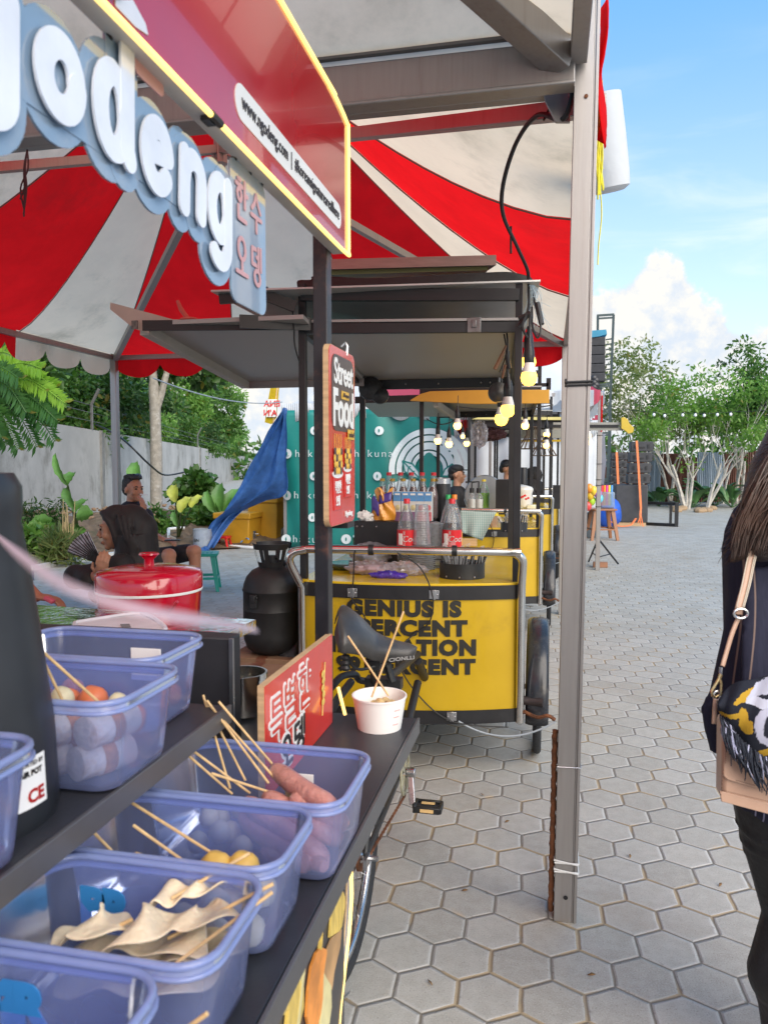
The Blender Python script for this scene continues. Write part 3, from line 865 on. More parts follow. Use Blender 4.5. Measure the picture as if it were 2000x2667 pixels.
# tent over the first cart: 5 m square, red and white
far = marquee('striped_marquee', 'big red and white striped tent over the first yellow cart', -4.74, .14, 2.62, 7.8, posts=(0, 0, 1, 1), valance=(0, 0, 1, 1), beams=(0, 1, 1, 1), ns=3, nsc=3, cuts={1: (.27, .62), 2: (.36, .71), 3: (.3, .64)}, val_h=.27)
MB().bar((-4.7, 2.64, 2.715), (.02, 2.64, 2.715), .045, .05).build('eave_beam', alu, far, bevel=.003)
# straps and notches on its back beam
# tent over the camera, its right far post the big one in view
near = marquee('striped_marquee', 'nearest striped tent, with the tall aluminium post in the foreground', -4.74, .07, -2.4, 2.52, posts=(1, 1, 0, 0), valance=(0, 0, 0, 1), beams=(1, 1, 0, 1), ze=2.76, zp=4.7, hub=3.9, hip=.085, ns=3, nsc=3, seqs=['RWR', 'RWW', 'WWW', 'WRW'], cuts={1: (.5, .93)})
MB().box((-2.3, 2.50, 2.715), (4.72, .075, .125)).box((-2.3, 2.455, 2.648), (4.72, .02, .012)).build('eave_beam', alu, near, bevel=.004)
MB().box((-2.3, 2.45, 2.80), (4.7, .02, .022)).build('rope_rail', mat('grey_trim', (.16, .155, .15), .7), near)
g0 = Pz(1470, 2386, 0); g1 = Pd(1531, 0, 2.36)
pv = (g1 - g0).normalized()
pst = MB(); W = .036
def pole_at(z):
    return g0 + pv * (z / pv.z)
prof = [(-W, -W), (W * .55, -W), (W * .55, -W * .86), (W * .72, -W * .86), (W * .72, -W), (W, -W), (W, W), (-W, W)]
n = len(prof)
pst.prism([g0 + V((x, y, 0)) for x, y in prof], pv * (2.95 / pv.z))
po = pst.build('post', alu, near, bevel=.0015)
OFF[po.name] = OFF[near.name]
MB().tube([pole_at(z) + V((-W - .010, -.01, 0)) + V((.0012 * math.sin(z * 400), 0, 0)) for z in [.02 + i * .012 for i in range(52)]], [.0085 + .0016 * (i % 2) for i in range(52)], 8).build('rebar_stake', rust, near, smooth=0)
for z, m, r in ((.17, white, .003), (.20, white, .003), (.52, steel, .0018), (1.755, black, .0045), (1.745, black, .004)):
    c = pole_at(z); o = W + r * .8
    loop = [c + V((x, y, .002 * i)) for i, (x, y) in enumerate([(-o, -o), (o, -o), (o, o), (-o, o), (-o, -o)])]
    if m is white:
        loop.append(c + V((o, -o - .004, 0)))
    MB().tube(loop, r, 6).build('cable_tie', m, po)
MB().lathe([(.007, 0), (.0075, .001), (0, .0012)], pole_at(.085) + V((.0, -W - .001, 0)), 12, Matrix.Rotation(rad(90), 3, 'X')).build('bolt_hole', black, po)
MB().lathe([(.006, 0), (.006, .003), (0, .004)], pole_at(2.62) + V((.0, -W - .001, 0)), 10, Matrix.Rotation(rad(90), 3, 'X')).build('bolt', rust, po)
# corner bracket plate and the strut to the far beam
cb = [Pd(*q, 2.46) for q in ((1378, 80), (1400, 20), (1440, -10), (1500, -10), (1505, 240), (1480, 320), (1440, 300), (1412, 255), (1412, 200), (1480, 180), (1470, 100), (1400, 110))]
MB().prism([Pd(*q, 2.50) for q in ((1380, 75), (1400, 40), (1500, -10), (1500, 120), (1470, 90), (1400, 120))], V((0, .02, 0))).build('corner_gusset', alu, near, bevel=.003)
MB().prism([Pd(*q, 2.46) for q in ((1412, 200), (1480, 196), (1484, 318), (1446, 318), (1418, 262))], V((0, .015, 0))).build('corner_gusset', alu, near, bevel=.003)
# red flap and rolled white wall hanging outside the post, yellow cord
fl = MB().grid(lambda u, v: V((.145 + .012 * math.sin(v * 7 + u * 5) + .012 * u * math.sin(v * 9), 2.52 + .16 * u, 2.95 - (.48 - .1 * u) * v)), 8, 16)
fl.build('side_flap', canvas_red, near, thick=.003)
t = thing('rolled_tarp', 'rolled white tarpaulin end hanging behind the foreground post against the sky', 'tarpaulin', Pd(1590, 480, 3.3))
a, b = Pd(1562, 250, 3.2), Pd(1588, 500, 3.3)
MB().tube([a, a.lerp(b, .4), a.lerp(b, .8), b.lerp(a, .04), b], [.085, .088, .088, .084, .06], 20).build('roll', tarp_white, t)
yc = MB()
for i in range(13):
    x = 1556 + rnd.uniform(-7, 11)
    top = 215 + rnd.uniform(-10, 15); bot = 500 + rnd.uniform(-60, 20)
    yc.tube(spline([Pd(x, top, 2.5), Pd(x + rnd.uniform(-8, 12), top + 80, 2.5 + rnd.uniform(-.02, .02)), Pd(x + rnd.uniform(-10, 10), (top + bot) / 2 + 40, 2.49), Pd(1562 + rnd.uniform(-9, 9), bot, 2.5)], 5), .0028, 4)
yc.tube(spline([Pd(1562, 490, 2.5), Pd(1566, 560, 2.5), Pd(1558, 640, 2.5), Pd(1556, 690, 2.5)], 5), .0022, 4)
yc.ball(Pd(1560, 260, 2.5), (.02, .02, .03), 8)
yc.build('yellow_twine', mat('yellow_twine', (.72, .66, .04), .7, 0, .2, 30), label='frayed yellow twine tied to the top of the foreground post', cat='cord')
# thick black feed cable from the post top to the first cart roof
cab = MB().tube(spline([Pd(1500, 10, 2.45), Pd(1430, 60, 2.43), Pd(1425, 120, 2.42), Pd(1490, 150, 2.4), Pd(1492, 230, 2.42), Pd(1465, 310, 2.46), Pd(1400, 300, 2.6), Pd(1345, 370, 2.8), Pd(1310, 480, 3.0), Pd(1310, 560, 3.2), Pd(1345, 640, 3.45), Pd(1372, 700, 3.6), Pd(1376, 728, 3.65)], 8), .0085, 8)
for z in ((1440, 170, 2.40), (1425, 300, 2.55)):
    cab.tube([Pd(z[0] - 10, z[1] + 14, z[2]), Pd(z[0] + 5, z[1] - 18, z[2])], .004, 5)
cab.build('feed_cable', rope, label='thick black cable looping from the post top down to the cart roof', cat='cable')
cab = MB().tube([Pd(1330, 660, 3.6), Pd(1330, 590, 3.6)], .006, 6).build('antenna_wire', rope, label='short black wire sticking up from the cart roof', cat='wire')
# cord with knotted string hanging at left under the near tent
st = MB()
for i in range(5):
    st.tube(spline([Pd(72, 390, 2.9), Pd(70 + rnd.uniform(-8, 8), 440, 2.9), Pd(62 + rnd.uniform(-8, 10), 490, 2.9), Pd(52 + rnd.uniform(-6, 14), 560 + rnd.uniform(-60, 5), 2.9)], 5), .004, 4)
st.build('hanging_string', mat('dark_string', (.10, .03, .03), .9), label='frayed dark string hanging from the tent beam at the upper left', cat='string')
# string lines of cable to the wall
MB().tube(sag(Pd(400, 985, 9.2), Pd(735, 1047, 13), .12), .009, 6).build('overhead_wire', mat('grey_cable', (.30, .34, .38), .5), label='thin grey wire strung from the red valance to the teal booth', cat='wire')
MB().tube(spline([Pd(250, 1105, 17), Pd(315, 1140, 12), Pd(390, 1210, 12), Pd(430, 1237, 14), Pd(480, 1230, 15)], 6), .016, 6).build('slack_cable', rope, label='slack black cable drooping across the grey wall', cat='cable')

# ---------------------------------------------------------------- teal booth with blue tarp
BY = 13.0
def bp(px, py, dy=0):
    return Py(px, py, BY - dy)
L = bp(745, 1430); Rr = bp(1182, 1415)
booth = marquee('exhibition_tent', 'white roofed tent whose front is closed by a teal banner', L.x, Rr.x + .3, BY, BY + 4, ze=2.52, zp=4.4, hub=3.6, mats=[canvas_pink, tarp_white], valance=(0, 1, 0, 1), ns=2, flip=1, post_w=.06)
va = MB()
for s in range(7 * 12):
    f0, f1 = (s % 12) / 12, ((s % 12) + 1) / 12
    u0, u1 = s / 84, (s + 1) / 84
    h0, h1 = [.12 + .20 * max(0, math.sin(math.pi * f)) ** .6 for f in (f0, f1)]
    q = lambda u, h: V((L.x - .03 + (Rr.x + .3 - L.x) * u, BY - .08 + .02 * math.sin(u * 40), 2.56 - h))
    va.add([q(u0, 0), q(u1, 0), q(u1, h1), q(u0, h0)], [(0, 1, 2, 3)])
va.build('valance', tarp_white, booth, thick=.004)
teal = mat('teal_banner', (.012, .20, .175), .38, 0, .12, 1.2, bump=.35, bscale=2.2, spec=.5)
bn = thing('banner', 'teal printed banner sheet with white ring emblem closing the booth front', 'banner', (L.x, BY - .06, 0))
def bz(px, py, dy=.06):
    q = Py(px, py, BY - dy); return q
def wav(x, z):
    return .035 * math.sin(x * 5.1 + z * .8) + .02 * math.sin(x * 11 + z * 2.3)
zt = 2.42
bm = MB().grid(lambda u, v: V((L.x + (Rr.x - L.x) * u, BY - .06 + wav(L.x + (Rr.x - L.x) * u, .02 + zt * v), .02 + zt * v)), 70, 24)
bm.build('sheet', teal, bn, thick=.003)
logo = mat('white_print', (.66, .72, .73), .45, 0, .04)
lg = MB()
def flat(pts, dy=.045):
    return [V((p.x, BY - .06 + wav(p.x, p.z) - dy, p.z)) for p in pts]
def ring(cx, cy, r0, r1, a0=0, a1=360, ey=1.0, n=40, mb=None, m=None):
    """white ring segment printed on the banner, centre and radii in metres"""
    mb = mb or lg; vs = []
    for i in range(n + 1):
        a = rad(a0 + (a1 - a0) * i / n)
        for r in (r0, r1):
            vs.append(V((cx + r * math.cos(a), 0, cy + r * ey * math.sin(a))))
    vs = flat(vs)
    mb.add(vs, [(2 * i, 2 * i + 1, 2 * i + 3, 2 * i + 2) for i in range(n)])
c0 = bz(1118, 1222); sc = 12.9 / 2000
rr = lambda px: px * sc
for r0, r1 in ((92, 107), (74, 88), (52, 70), (38, 48)):
    ring(c0.x, c0.z, rr(r0), rr(r1), -8, 188)
ring(c0.x + rr(50), c0.z + rr(62), rr(0), rr(14)); ring(c0.x + rr(50), c0.z + rr(62), rr(18), rr(26))
def poly(pts, mb=None):
    mb = mb or lg
    vs = flat([bz(*p) for p in pts]); mb.add(vs, [tuple(range(len(vs)))])
for pts in ([(1014, 1262), (1050, 1248), (1090, 1252), (1100, 1300), (1060, 1300), (1020, 1300), (1010, 1290)], [(1108, 1300), (1118, 1262), (1150, 1248), (1178, 1250), (1178, 1300)]):
    poly(pts)
lt = MB()
leaf1 = [(1048, 1200), (1075, 1208), (1092, 1228), (1095, 1247), (1072, 1242), (1054, 1228)]
leaf2 = [(1180, 1208), (1160, 1222), (1152, 1240), (1168, 1240), (1180, 1232)]
for lf in (leaf1, leaf2):
    vs = flat([bz(*p) for p in lf], .05); lg.add(vs, [tuple(range(len(vs)))])
    vs = flat([bz(*p) for p in lf], .053)
    for a, b in zip(vs, vs[1:] + vs[:1]):
        lt.bar(a, b, .025, .004, up=(0, 1, 0))
    lt.bar(vs[0], vs[3], .022, .004, up=(0, 1, 0))
    for f in (.35, .6):
        c = vs[0].lerp(vs[3], f); lt.bar(c, c + V((.12, 0, .03)), .018, .004, up=(0, 1, 0)); lt.bar(c, c + V((-.02, 0, -.12)), .018, .004, up=(0, 1, 0))
eye = []
for i in range(20):
    a = 2 * math.pi * i / 20; eye.append(V((c0.x + rr(22) * math.cos(a), 0, c0.z - rr(2) + rr(46) * math.sin(a))))
lt.add(flat(eye, .054), [tuple(reversed(range(20)))])
for row, py in enumerate((1182, 1290, 1404)):
    for px in (752 - row * 3, 906 - row * 2):
        q = bz(px, py); ring(q.x, q.z, 0, .085, n=20)
        tq = bz(px + 16, py, .12)
        text(lg, 'hakuna', .185, tq + V((0, .0, 0)), (1, 0, 0), (0, 0, 1), off=-.002, ext=.002, ax='LEFT', sx=1.05, sp=1.28)
        c = flat([V((q.x, 0, q.z))], .06)[0]
        lt.ball(c, (.014, .004, .035), 8); ring(q.x, q.z - .012, .03, .036, 200, 340, n=10, mb=lt)
for py, xs in ((1037, (826,)), (1122, (822, 990)), (1240, (820, 985)), (1347, (817, 985))):
    for px in xs:
        q = bz(px, py); ring(q.x, q.z, 0, .075, n=20)
        c = flat([V((q.x, 0, q.z))], .06)[0]; lt.ball(c, (.013, .004, .03), 8)
lg.build('white_print', logo, bn, smooth=0)
lt.build('teal_print', teal, bn, smooth=0)
# blue tarp drawn from the booth corner to the ground
bt = cloth('blue_tarp', (.05, .15, .42), .3, .25, 5, bump=.4, bscale=9, gloss=.4, rough=.45)
tp = [Pd(738, 1062, 12.7), Pd(690, 1140, 12.9), Pd(640, 1230, 13.1), Pd(590, 1320, 13.2), Pd(545, 1372, 13.4), Pd(520, 1440, 13.3)]
bt2 = [Pd(746, 1066, 12.85), Pd(746, 1180, 13.1), Pd(746, 1282, 13.3), Pd(690, 1305, 13.6), Pd(630, 1335, 13.6), Pd(558, 1425, 13.2)]
top_, bot_ = spline(tp, 6), spline(bt2, 6)
def ft_(u, v):
    i = min(len(top_) - 1, int(u * (len(top_) - 1) + .5))
    q = top_[i].lerp(bot_[i], v)
    return q + V((.012 * math.sin(u * 30 + v * 16), .05 * math.sin(v * 15 + u * 3), .015 * math.sin(v * 14 + u * 9)))
MB().grid(ft_, 30, 24).build('blue_tarp', bt, label='creased blue tarpaulin stretched from the teal booth corner down to the ground', cat='tarpaulin', thick=.003)
MB().grid(lambda u, v: Pz(478 + 60 * u + 10 * v, 1412 + 26 * v, .05 + .04 * math.sin(u * 9) * math.sin(v * 5)), 14, 6).build('blue_tarp', bt, label='loose end of blue tarpaulin lying on the ground by the white bucket', cat='tarpaulin', thick=.003)
# dark room under the tarp: goods
crate = mat('amber_plastic', (.52, .27, .018), .45, 0, .1, 4, bump=.05)
def coolbox(label, px0, px1, pyb, z1, dep, y0):
    a, b = Py(px0, pyb, y0), Py(px1, pyb, y0)
    w = b.x - a.x; zb = .02
    t = thing('cool_box', label, 'cooler', ((a.x + b.x) / 2, y0 + dep / 2, 0), 'amber cool boxes under the tarp')
    c = V(((a.x + b.x) / 2, y0 + dep / 2, 0))
    MB().hexa([c + V((x * w * .46, y * dep * .46, zb)) for x, y in ((-1, -1), (1, -1), (1, 1), (-1, 1))] + [c + V((x * w * .5, y * dep * .5, z1 * .82)) for x, y in ((-1, -1), (1, -1), (1, 1), (-1, 1))]).build('body', crate, t, bevel=.02)
    MB().box(c + V((0, 0, z1 * .9)), (w * 1.08, dep * 1.08, z1 * .18)).build('lid', crate, t, bevel=.02)
coolbox('lower amber cool box in front, with cups on its lid', 560, 650, 1412, .62, .6, 13.0)
coolbox('taller amber cool box behind the pot, beside the teal banner', 645, 722, 1400, .95, .7, 13.6)
def potty(name, label, cat, base, r, h, m, handles=True, lid=False):
    t = thing(name, label, cat, base)
    MB().lathe([(r * .96, 0), (r, .02), (r, h), (r * 1.04, h), (r * 1.04, h + .012), (r * .95, h + .012), (r * .94, .02)], base, 24, cap=(True, True)).build('body', m, t)
    if handles:
        for sg in (-1, 1):
            MB().tube([V(base) + V((sg * r, -.05, h * .8)), V(base) + V((sg * (r + .05), -.05, h * .82)), V(base) + V((sg * (r + .05), .05, h * .82)), V(base) + V((sg * r, .05, h * .8))], .008, 6).build('handle', m, t)
    return t
potty('stock_pot', 'tall steel stock pot standing before the cool boxes', 'pot', Pz(650, 1420, 0), .135, .26, steel)
potty('steel_bowl', 'low steel pan with greens and a blue spoon beside the red stool', 'pan', Pz(619, 1421, 0), .11, .11, steel)
MB().tube([Pz(628, 1412, .1), Pz(640, 1400, .14), Pz(648, 1404, .2)], .012, 6).build('blue_spoon', mat('blue_plastic', (.05, .3, .7), .4), label='blue spoon handle sticking out of the steel pan', cat='spoon')
t = potty('plastic_bucket', 'translucent white plastic bucket half full, beside the amber cool box', 'bucket', Pz(529, 1432, 0), .165, .36, clear('milky_plastic', (.8, .85, .92), (.75, .8, .86), .55), handles=False)
MB().lathe([(.155, .02), (.158, .19), (0, .19)], Pz(529, 1432, 0), 24).build('contents', mat('cloudy_water', (.62, .66, .60), .3), t)
bb = Pz(529, 1432, 0)
text(tb := MB(), 'BN', .075, bb + V((-.09, -.168, .18)), (1, 0, 0), (0, 0, 1), ext=.0005, ax='LEFT')
tb.build('lettering', black, t, smooth=0)
def stool(label, base, w, h, m, rot=0, group=None, slots=True):
    base = V(base); R = Matrix.Rotation(rot, 3, 'Z')
    t = thing('plastic_stool', label, 'stool', base, group)
    tp = MB()
    k = w / 2
    poly = [(-k, -k * .8), (-k * .8, -k), (k * .8, -k), (k, -k * .8), (k, k * .8), (k * .8, k), (-k * .8, k), (-k, k * .8)]
    tp.prism([base + R @ V((x, y, h - .035)) for x, y in poly], (0, 0, .035))
    if slots:
        for i in range(-2, 3):
            tp.box(base + R @ V((i * k * .28, 0, h + .003)), (k * .1, k * 1.2, .006), R)
    tp.build('seat', m, t, bevel=.008)
    for sx_, sy_ in ((-1, -1), (1, -1), (1, 1), (-1, 1)):
        a = base + R @ V((sx_ * k * .82, sy_ * k * .82, h - .03)); b = base + R @ V((sx_ * k * 1.12, sy_ * k * 1.12, .0))
        lg_ = MB(); x, y = R @ V((sx_, 0, 0)), R @ V((0, sy_, 0)); e = w * .16
        lg_.hexa([b, b - x * e * .7, b - x * e * .7 - y * e * .7, b - y * e * .7, a, a - x * e, a - x * e - y * e, a - y * e])
        lg_.build('leg', m, t, bevel=.004)
    br = MB()
    for q0, q1 in (((-1, -1), (1, -1)), ((-1, 1), (1, 1)), ((1, -1), (1, 1)), ((-1, -1), (-1, 1))):
        f = lambda q: base + R @ V((q[0] * k * .98, q[1] * k * .98, h * .35))
        br.bar(f(q0), f(q1), .012, .03)
    if h > .3:
        br.build('rail', m, t)
    return t
redpl = mat('red_plastic', (.62, .02, .02), .35, 0, .06)
greenpl = mat('teal_plastic', (.015, .28, .22), .35, 0, .08)
brownpl = mat('brown_plastic', (.30, .13, .06), .4, 0, .08)
stool('small low red plastic stool beside the white bucket', Pz(581, 1428, 0), .26, .22, redpl, .1)
MB().lathe([(.05, 0), (.06, .13), (.055, .13), (.045, .01)], Py(617, 1345, 13.2), 16).build('cup', greenpl, label='green cup standing on the lower amber cool box', cat='cup')
MB().lathe([(.045, 0), (.045, .15), (.02, .19), (.02, .23)], Py(602, 1348, 13.15), 14).build('dark_bottle', mat('dark_glass', (.02, .06, .05), .2), label='dark green bottle beside the green cup under the tarp', cat='bottle')
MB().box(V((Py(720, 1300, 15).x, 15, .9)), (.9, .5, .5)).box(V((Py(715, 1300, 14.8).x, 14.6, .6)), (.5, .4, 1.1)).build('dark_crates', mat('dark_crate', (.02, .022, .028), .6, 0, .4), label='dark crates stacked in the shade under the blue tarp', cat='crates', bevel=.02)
jc = thing('water_jug', 'empty clear water jug and cardboard at the right of the cool boxes', 'jug', Pz(728, 1412, 0))
MB().lathe([(.09, 0), (.1, .05), (.1, .25), (.04, .33), (.04, .38)], Pz(728, 1412, 0), 16).build('body', clear('clear_blue', (.75, .85, .9), (.6, .7, .75), .4), jc)
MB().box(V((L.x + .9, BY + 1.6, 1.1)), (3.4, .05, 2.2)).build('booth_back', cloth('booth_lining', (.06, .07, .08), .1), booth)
# yellow advertising flag on a bamboo pole
q = Pd(712, 1090, 15.5)
fg = thing('advertising_flag', 'yellow advertising flag with red letters on a bamboo pole', 'flag', Pd(708, 1300, 15.5))
fl = [Pd(x, y, 15.5) for x, y in ((706, 1000), (728, 1000), (720, 1088), (707, 1105), (690, 1100), (697, 1052))]
MB().prism(fl, (0, .01, 0)).build('flag_cloth', cloth('flag_yellow', (.72, .55, .03), .5, .3, 3), fg)
tx = MB()
xd = (ROT @ V((1, 0, 0)))
text(tx, 'ENA', .17, Pd(709, 1052, 15.44), -xd, V((0, 0, 1)), ext=.002, off=.004)
text(tx, "A'N", .17, Pd(704, 1076, 15.44), -xd, V((0, 0, 1)), ext=.002, off=.004)
tx.build('lettering', mat('red_ink', (.6, .03, .03), .5), fg, smooth=0)
wp = [Pd(x, y, 15.46) for x, y in ((699, 1040), (722, 1040), (719, 1086), (694, 1086))]
MB().prism(wp, (0, .004, 0)).build('white_patch', paper, fg)
MB().tube([Pd(724, 1000, 15.5), Pd(716, 1060, 15.52), Pd(708, 1150, 15.5), Pd(704, 1420, 15.5)], .018, 6).build('pole', bamboo, fg)

# ---------------------------------------------------------------- tents further along the row
third = marquee('striped_marquee', 'white tent with red stripes further along the row, behind the second cart', -1.5, .68, 11.2, 15.2, ze=2.5, zp=4.5, hub=3.6, mats=[canvas_pink, tarp_white], ns=2, post_w=.06, posts=(0, 1, 1, 0), val_h=.25, nsc=2, seqs=['WR'] * 4, cuts={0: (.95,), 1: (.95,), 2: (.95,), 3: (.95,)})
MB().box((.70, 11.16, 2.2), (.02, .02, .5)).build('corner_flag', canvas_red, third)
for z in (1.2, 1.28, 1.5, 1.9, .9):
    MB().lathe([(.045, -.004), (.045, .004)], (.68, 11.2, z), 8).build('cable_tie', black, third)
wl = MB().grid(lambda u, v: V((-4.2 + 5.2 * u, 17.4 + .06 * math.sin(u * 46), .05 + 2.4 * v)), 90, 3)
wt_ = thing('white_side_wall', 'white fabric side wall with a scalloped edge behind the carts', 'tent wall', (-1.8, 17.4, 0))
wl.build('sheet', tarp_white, wt_, thick=.004)
va = MB()
for s in range(14 * 10):
    f0, f1 = (s % 10) / 10, ((s % 10) + 1) / 10; u0, u1 = s / 140, (s + 1) / 140
    h0, h1 = [.26 + .14 * max(0, math.sin(math.pi * f)) ** .6 for f in (f0, f1)]
    qf = lambda u, h: V((-4.2 + 5.2 * u, 17.28, 2.45 - h))
    va.add([qf(u0, 0), qf(u1, 0), qf(u1, h1), qf(u0, h0)], [(0, 1, 2, 3)])
va.build('scalloped_edge', tarp_white, wt_, thick=.004)
MB().box((-1.6, 17.3, 2.50), (5.2, .05, .10)).build('red_band', canvas_pink, wt_)
small = marquee('striped_marquee', 'small faded red and white tent far behind the teal booth', -5.4, -1.9, 24, 28, ze=2.1, zp=3.6, hub=3, mats=[canvas_pink, tarp_white], ns=2, post_w=.06)
# ---------------------------------------------------------------- cargo tricycles
NL, NR, FL, FR = Pd(793, 1500, 3.78), Pd(1343, 1545, 3.68), Pd(945, 1400, 5.2), Pd(1329, 1400, 5.0)
for q in (NL, NR, FL, FR):
    q.z = 0
ZT, ZB = .925, .30
Zr, Zf = 2.17, 2.045
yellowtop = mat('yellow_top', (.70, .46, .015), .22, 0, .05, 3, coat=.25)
grey_under = mat('grey_sheet_under', (.36, .355, .345), .4, .2, .06, 2)
lam = lambda a, b, z: a.lerp(b, z)
cart = thing('cargo_tricycle', 'yellow food cart tricycle with GENIUS IS lettering on its front panel', 'food cart', (NL + NR) * .5)
cx = (NL + NR) * .5
frontdir = (NR - NL).normalized(); back = V((-frontdir.y, frontdir.x, 0)); outw = -back
Lw = (NR - NL).length
def fpt(u, z, o=0.0):
    """point on the bulging front panel: u 0..1 across, z height"""
    bul = .085 * (1 - (2 * u - 1) ** 2)
    return NL.lerp(NR, u) + outw * (.035 + bul + o) + V((0, 0, z)) + frontdir * ((u - .5) * .035)
body = MB()
N = 24
body.grid(lambda u, v: fpt(u, ZB + (ZT - ZB) * v), N, 6)
for a, b in ((NR, FR), (FR, FL), (FL, NL)):
    d = (b - a).normalized(); o = V((d.y, -d.x, 0)) * .03
    body.grid(lambda u, v: a.lerp(b, u) + o + V((0, 0, ZB + (ZT - ZB) * v)), 1, 1)
body.build('box_panel', yellow, cart, smooth=60)
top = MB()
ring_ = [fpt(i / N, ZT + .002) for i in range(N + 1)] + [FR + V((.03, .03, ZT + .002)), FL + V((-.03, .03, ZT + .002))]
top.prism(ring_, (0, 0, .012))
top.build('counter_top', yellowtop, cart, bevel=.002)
bot = MB().prism([q - V((0, 0, ZT - ZB + .03)) for q in ring_], (0, 0, .02))
bot.build('floor_board', black, cart)
for z0, z1 in ((ZT - .062, ZT + .004), (ZB - .03, ZB + .035)):
    MB().grid(lambda u, v: fpt(u, z0 + (z1 - z0) * v, .006), N, 1).grid(lambda u, v: NR.lerp(FR, u) + V((.037, 0, z0 + (z1 - z0) * v)), 1, 1).build('edge_trim', black, cart, smooth=0, thick=.004)
for u, z in ((.255, ZT - .035), (.62, ZT - .035), (.70, ZB + .01)):
    lt_ = MB(); 
    c = fpt(u, z, .012); R = Matrix((frontdir, back, V((0, 0, 1)))).transposed()
    lt_.box(c, (.045, .008, .04), R).box(c + outw * .006, (.016, .008, .046), R)
    for sx_ in (-1, 1):
        lt_.ball(c + frontdir * sx_ * .015 + outw * .005, .004, 6)
    lt_.build('corner_clip', steel, cart, bevel=.001)
# painted slogan, three lines, following the curved panel
def on_panel(mb):
    """lay flat lettering onto the bulging front panel"""
    for i, (x, y, z) in enumerate(mb.v):
        u = .5 + x / Lw
        mb.v[i] = tuple(fpt(u, y, .0035 + z))
sl = MB()
for s_, z, x0, w in (('GENIUS IS', .820, -.282, .53), ('1 PERCENT', .728, -.31, .585), ('INSPIRATION', .636, -.355, .67), ('99 PERCENT', .543, -.332, .645)):
    tm = MB(); text(tm, s_, .118, (0, 0, 0), (1, 0, 0), (0, 0, 1), off=.0076, ext=.0004, ax='LEFT', sp=1.14)
    xs = [v[0] for v in tm.v]; zs = [v[2] for v in tm.v]
    a, b, lo, hi = min(xs), max(xs), min(zs), max(zs)
    tm.v = [(x0 + (x - a) / (b - a) * w, z + ((zz - lo) / (hi - lo) - .5) * .080, -y) for x, y, zz in tm.v]
    on_panel(tm); sl.add(tm.v, tm.f)
sl.build('slogan_lettering', mat('black_paint', (.016, .015, .012), .5), cart, smooth=0)
# handle pipe: up from the lower corners, over the counter edge
hw, ho = .045, .075
def hp(u, z, o):
    return NL.lerp(NR, u) + outw * o + V((0, 0, z))
pipe = spline([hp(1.0 + .02, .27, .05), hp(1.02, .60, .055), hp(1.02, .93, .06)], 4)[:-1] + [hp(1.02, .93, .06)] + spline([hp(1.022, 1.02, .09), hp(1.018, 1.06, .105), hp(.985, 1.088, .115), hp(.93, 1.092, .12), hp(.1, 1.098, .12), hp(.03, 1.094, .125), hp(-.025, 1.08, .13), hp(-.045, 1.04, .125), hp(-.025, .97, .09), hp(.0, .905, .06)], 5) + [hp(.0, .6, .055), hp(.0, .27, .05)]
MB().tube(pipe, .0205, 12).build('push_handle', chrome, cart, smooth=60)
for u in (.335, .715):
    MB().tube([hp(u - .012, 1.096, .12), hp(u + .012, 1.096, .12)], .026, 12).build('handle_joint', blackpl, cart)
MB().lathe([(.019, 0), (.0, .001)], hp(1.02, .268, .05), 12, Matrix.Rotation(rad(120), 3, 'X')).build('pipe_end', steel, cart)
# roof posts
for q, zt_ in ((NL, Zr), (NR, Zr), (FL, Zf), (FR, Zf)):
    MB().bar(q + V((0, 0, ZT)), q + V((0, 0, zt_)), .034).build('roof_post', black, cart, bevel=.002)
# mudguarded front wheels
def wheel_at(c, R_, parent, name, axis, guard=(20, 200), tw=.021, gm=None, facing=1, gw=.044):
    """spoked wheel: tyre, rim, spokes, hub; mudguard arc in degrees (0 = back, 90 = top)"""
    ax = V(axis).normalized(); up = V((0, 0, 1)); fw = up.cross(ax).normalized()
    M = Matrix((fw, up, ax)).transposed()
    c = V(c)
    w = MB(); n = 40
    ringp = [c + fw * ((R_ - tw) * math.cos(2 * math.pi * i / n)) + up * ((R_ - tw) * math.sin(2 * math.pi * i / n)) for i in range(n + 1)]
    tyre = MB().tube(ringp, tw, 10, cap=False)
    tr_ = tyre.build('wheel', mat('tyre_rubber', (.022, .024, .028), .75, 0, .3, 60, bump=.5, bscale=120), parent, smooth=60)
    rim = MB().tube([c + fw * ((R_ - tw * 2.2) * math.cos(2 * math.pi * i / n)) + up * ((R_ - tw * 2.2) * math.sin(2 * math.pi * i / n)) for i in range(n + 1)], .012, 8, cap=False)
    rim.build('rim', steel, tr_, smooth=60)
    sp_ = MB()
    for i in range(28):
        a = 2 * math.pi * i / 28; s = (-1) ** i
        sp_.tube([c + ax * .022 * s + fw * .025 * math.cos(a + .8 * s) + up * .025 * math.sin(a + .8 * s), c + fw * (R_ - tw * 2.2) * math.cos(a) + up * (R_ - tw * 2.2) * math.sin(a)], .0014, 4)
    sp_.build('spokes', steel, tr_)
    MB().tube([c - ax * .045, c - ax * .03, c + ax * .03, c + ax * .045], [.012, .028, .028, .012], 12).build('hub', steel, tr_)
    if guard:
        gr_ = MB()
        def gf(u, v):
            a = rad(guard[0] + (guard[1] - guard[0]) * u); s = (v - .5) * 2
            rr_ = R_ + .028 - .014 * s * s * abs(s)
            return c + fw * (rr_ * -math.cos(a)) + up * (rr_ * math.sin(a)) + ax * (gw * s)
        gr_.grid(gf, 30, 8)
        gr_.build('mudguard', gm or mat('black_enamel', (.022, .024, .03), .24, .1, .25, 10, dirt=(.16, .14, .12, .35), dirtscale=14), parent, smooth=60, thick=.003)
    return tr_
WR = .335
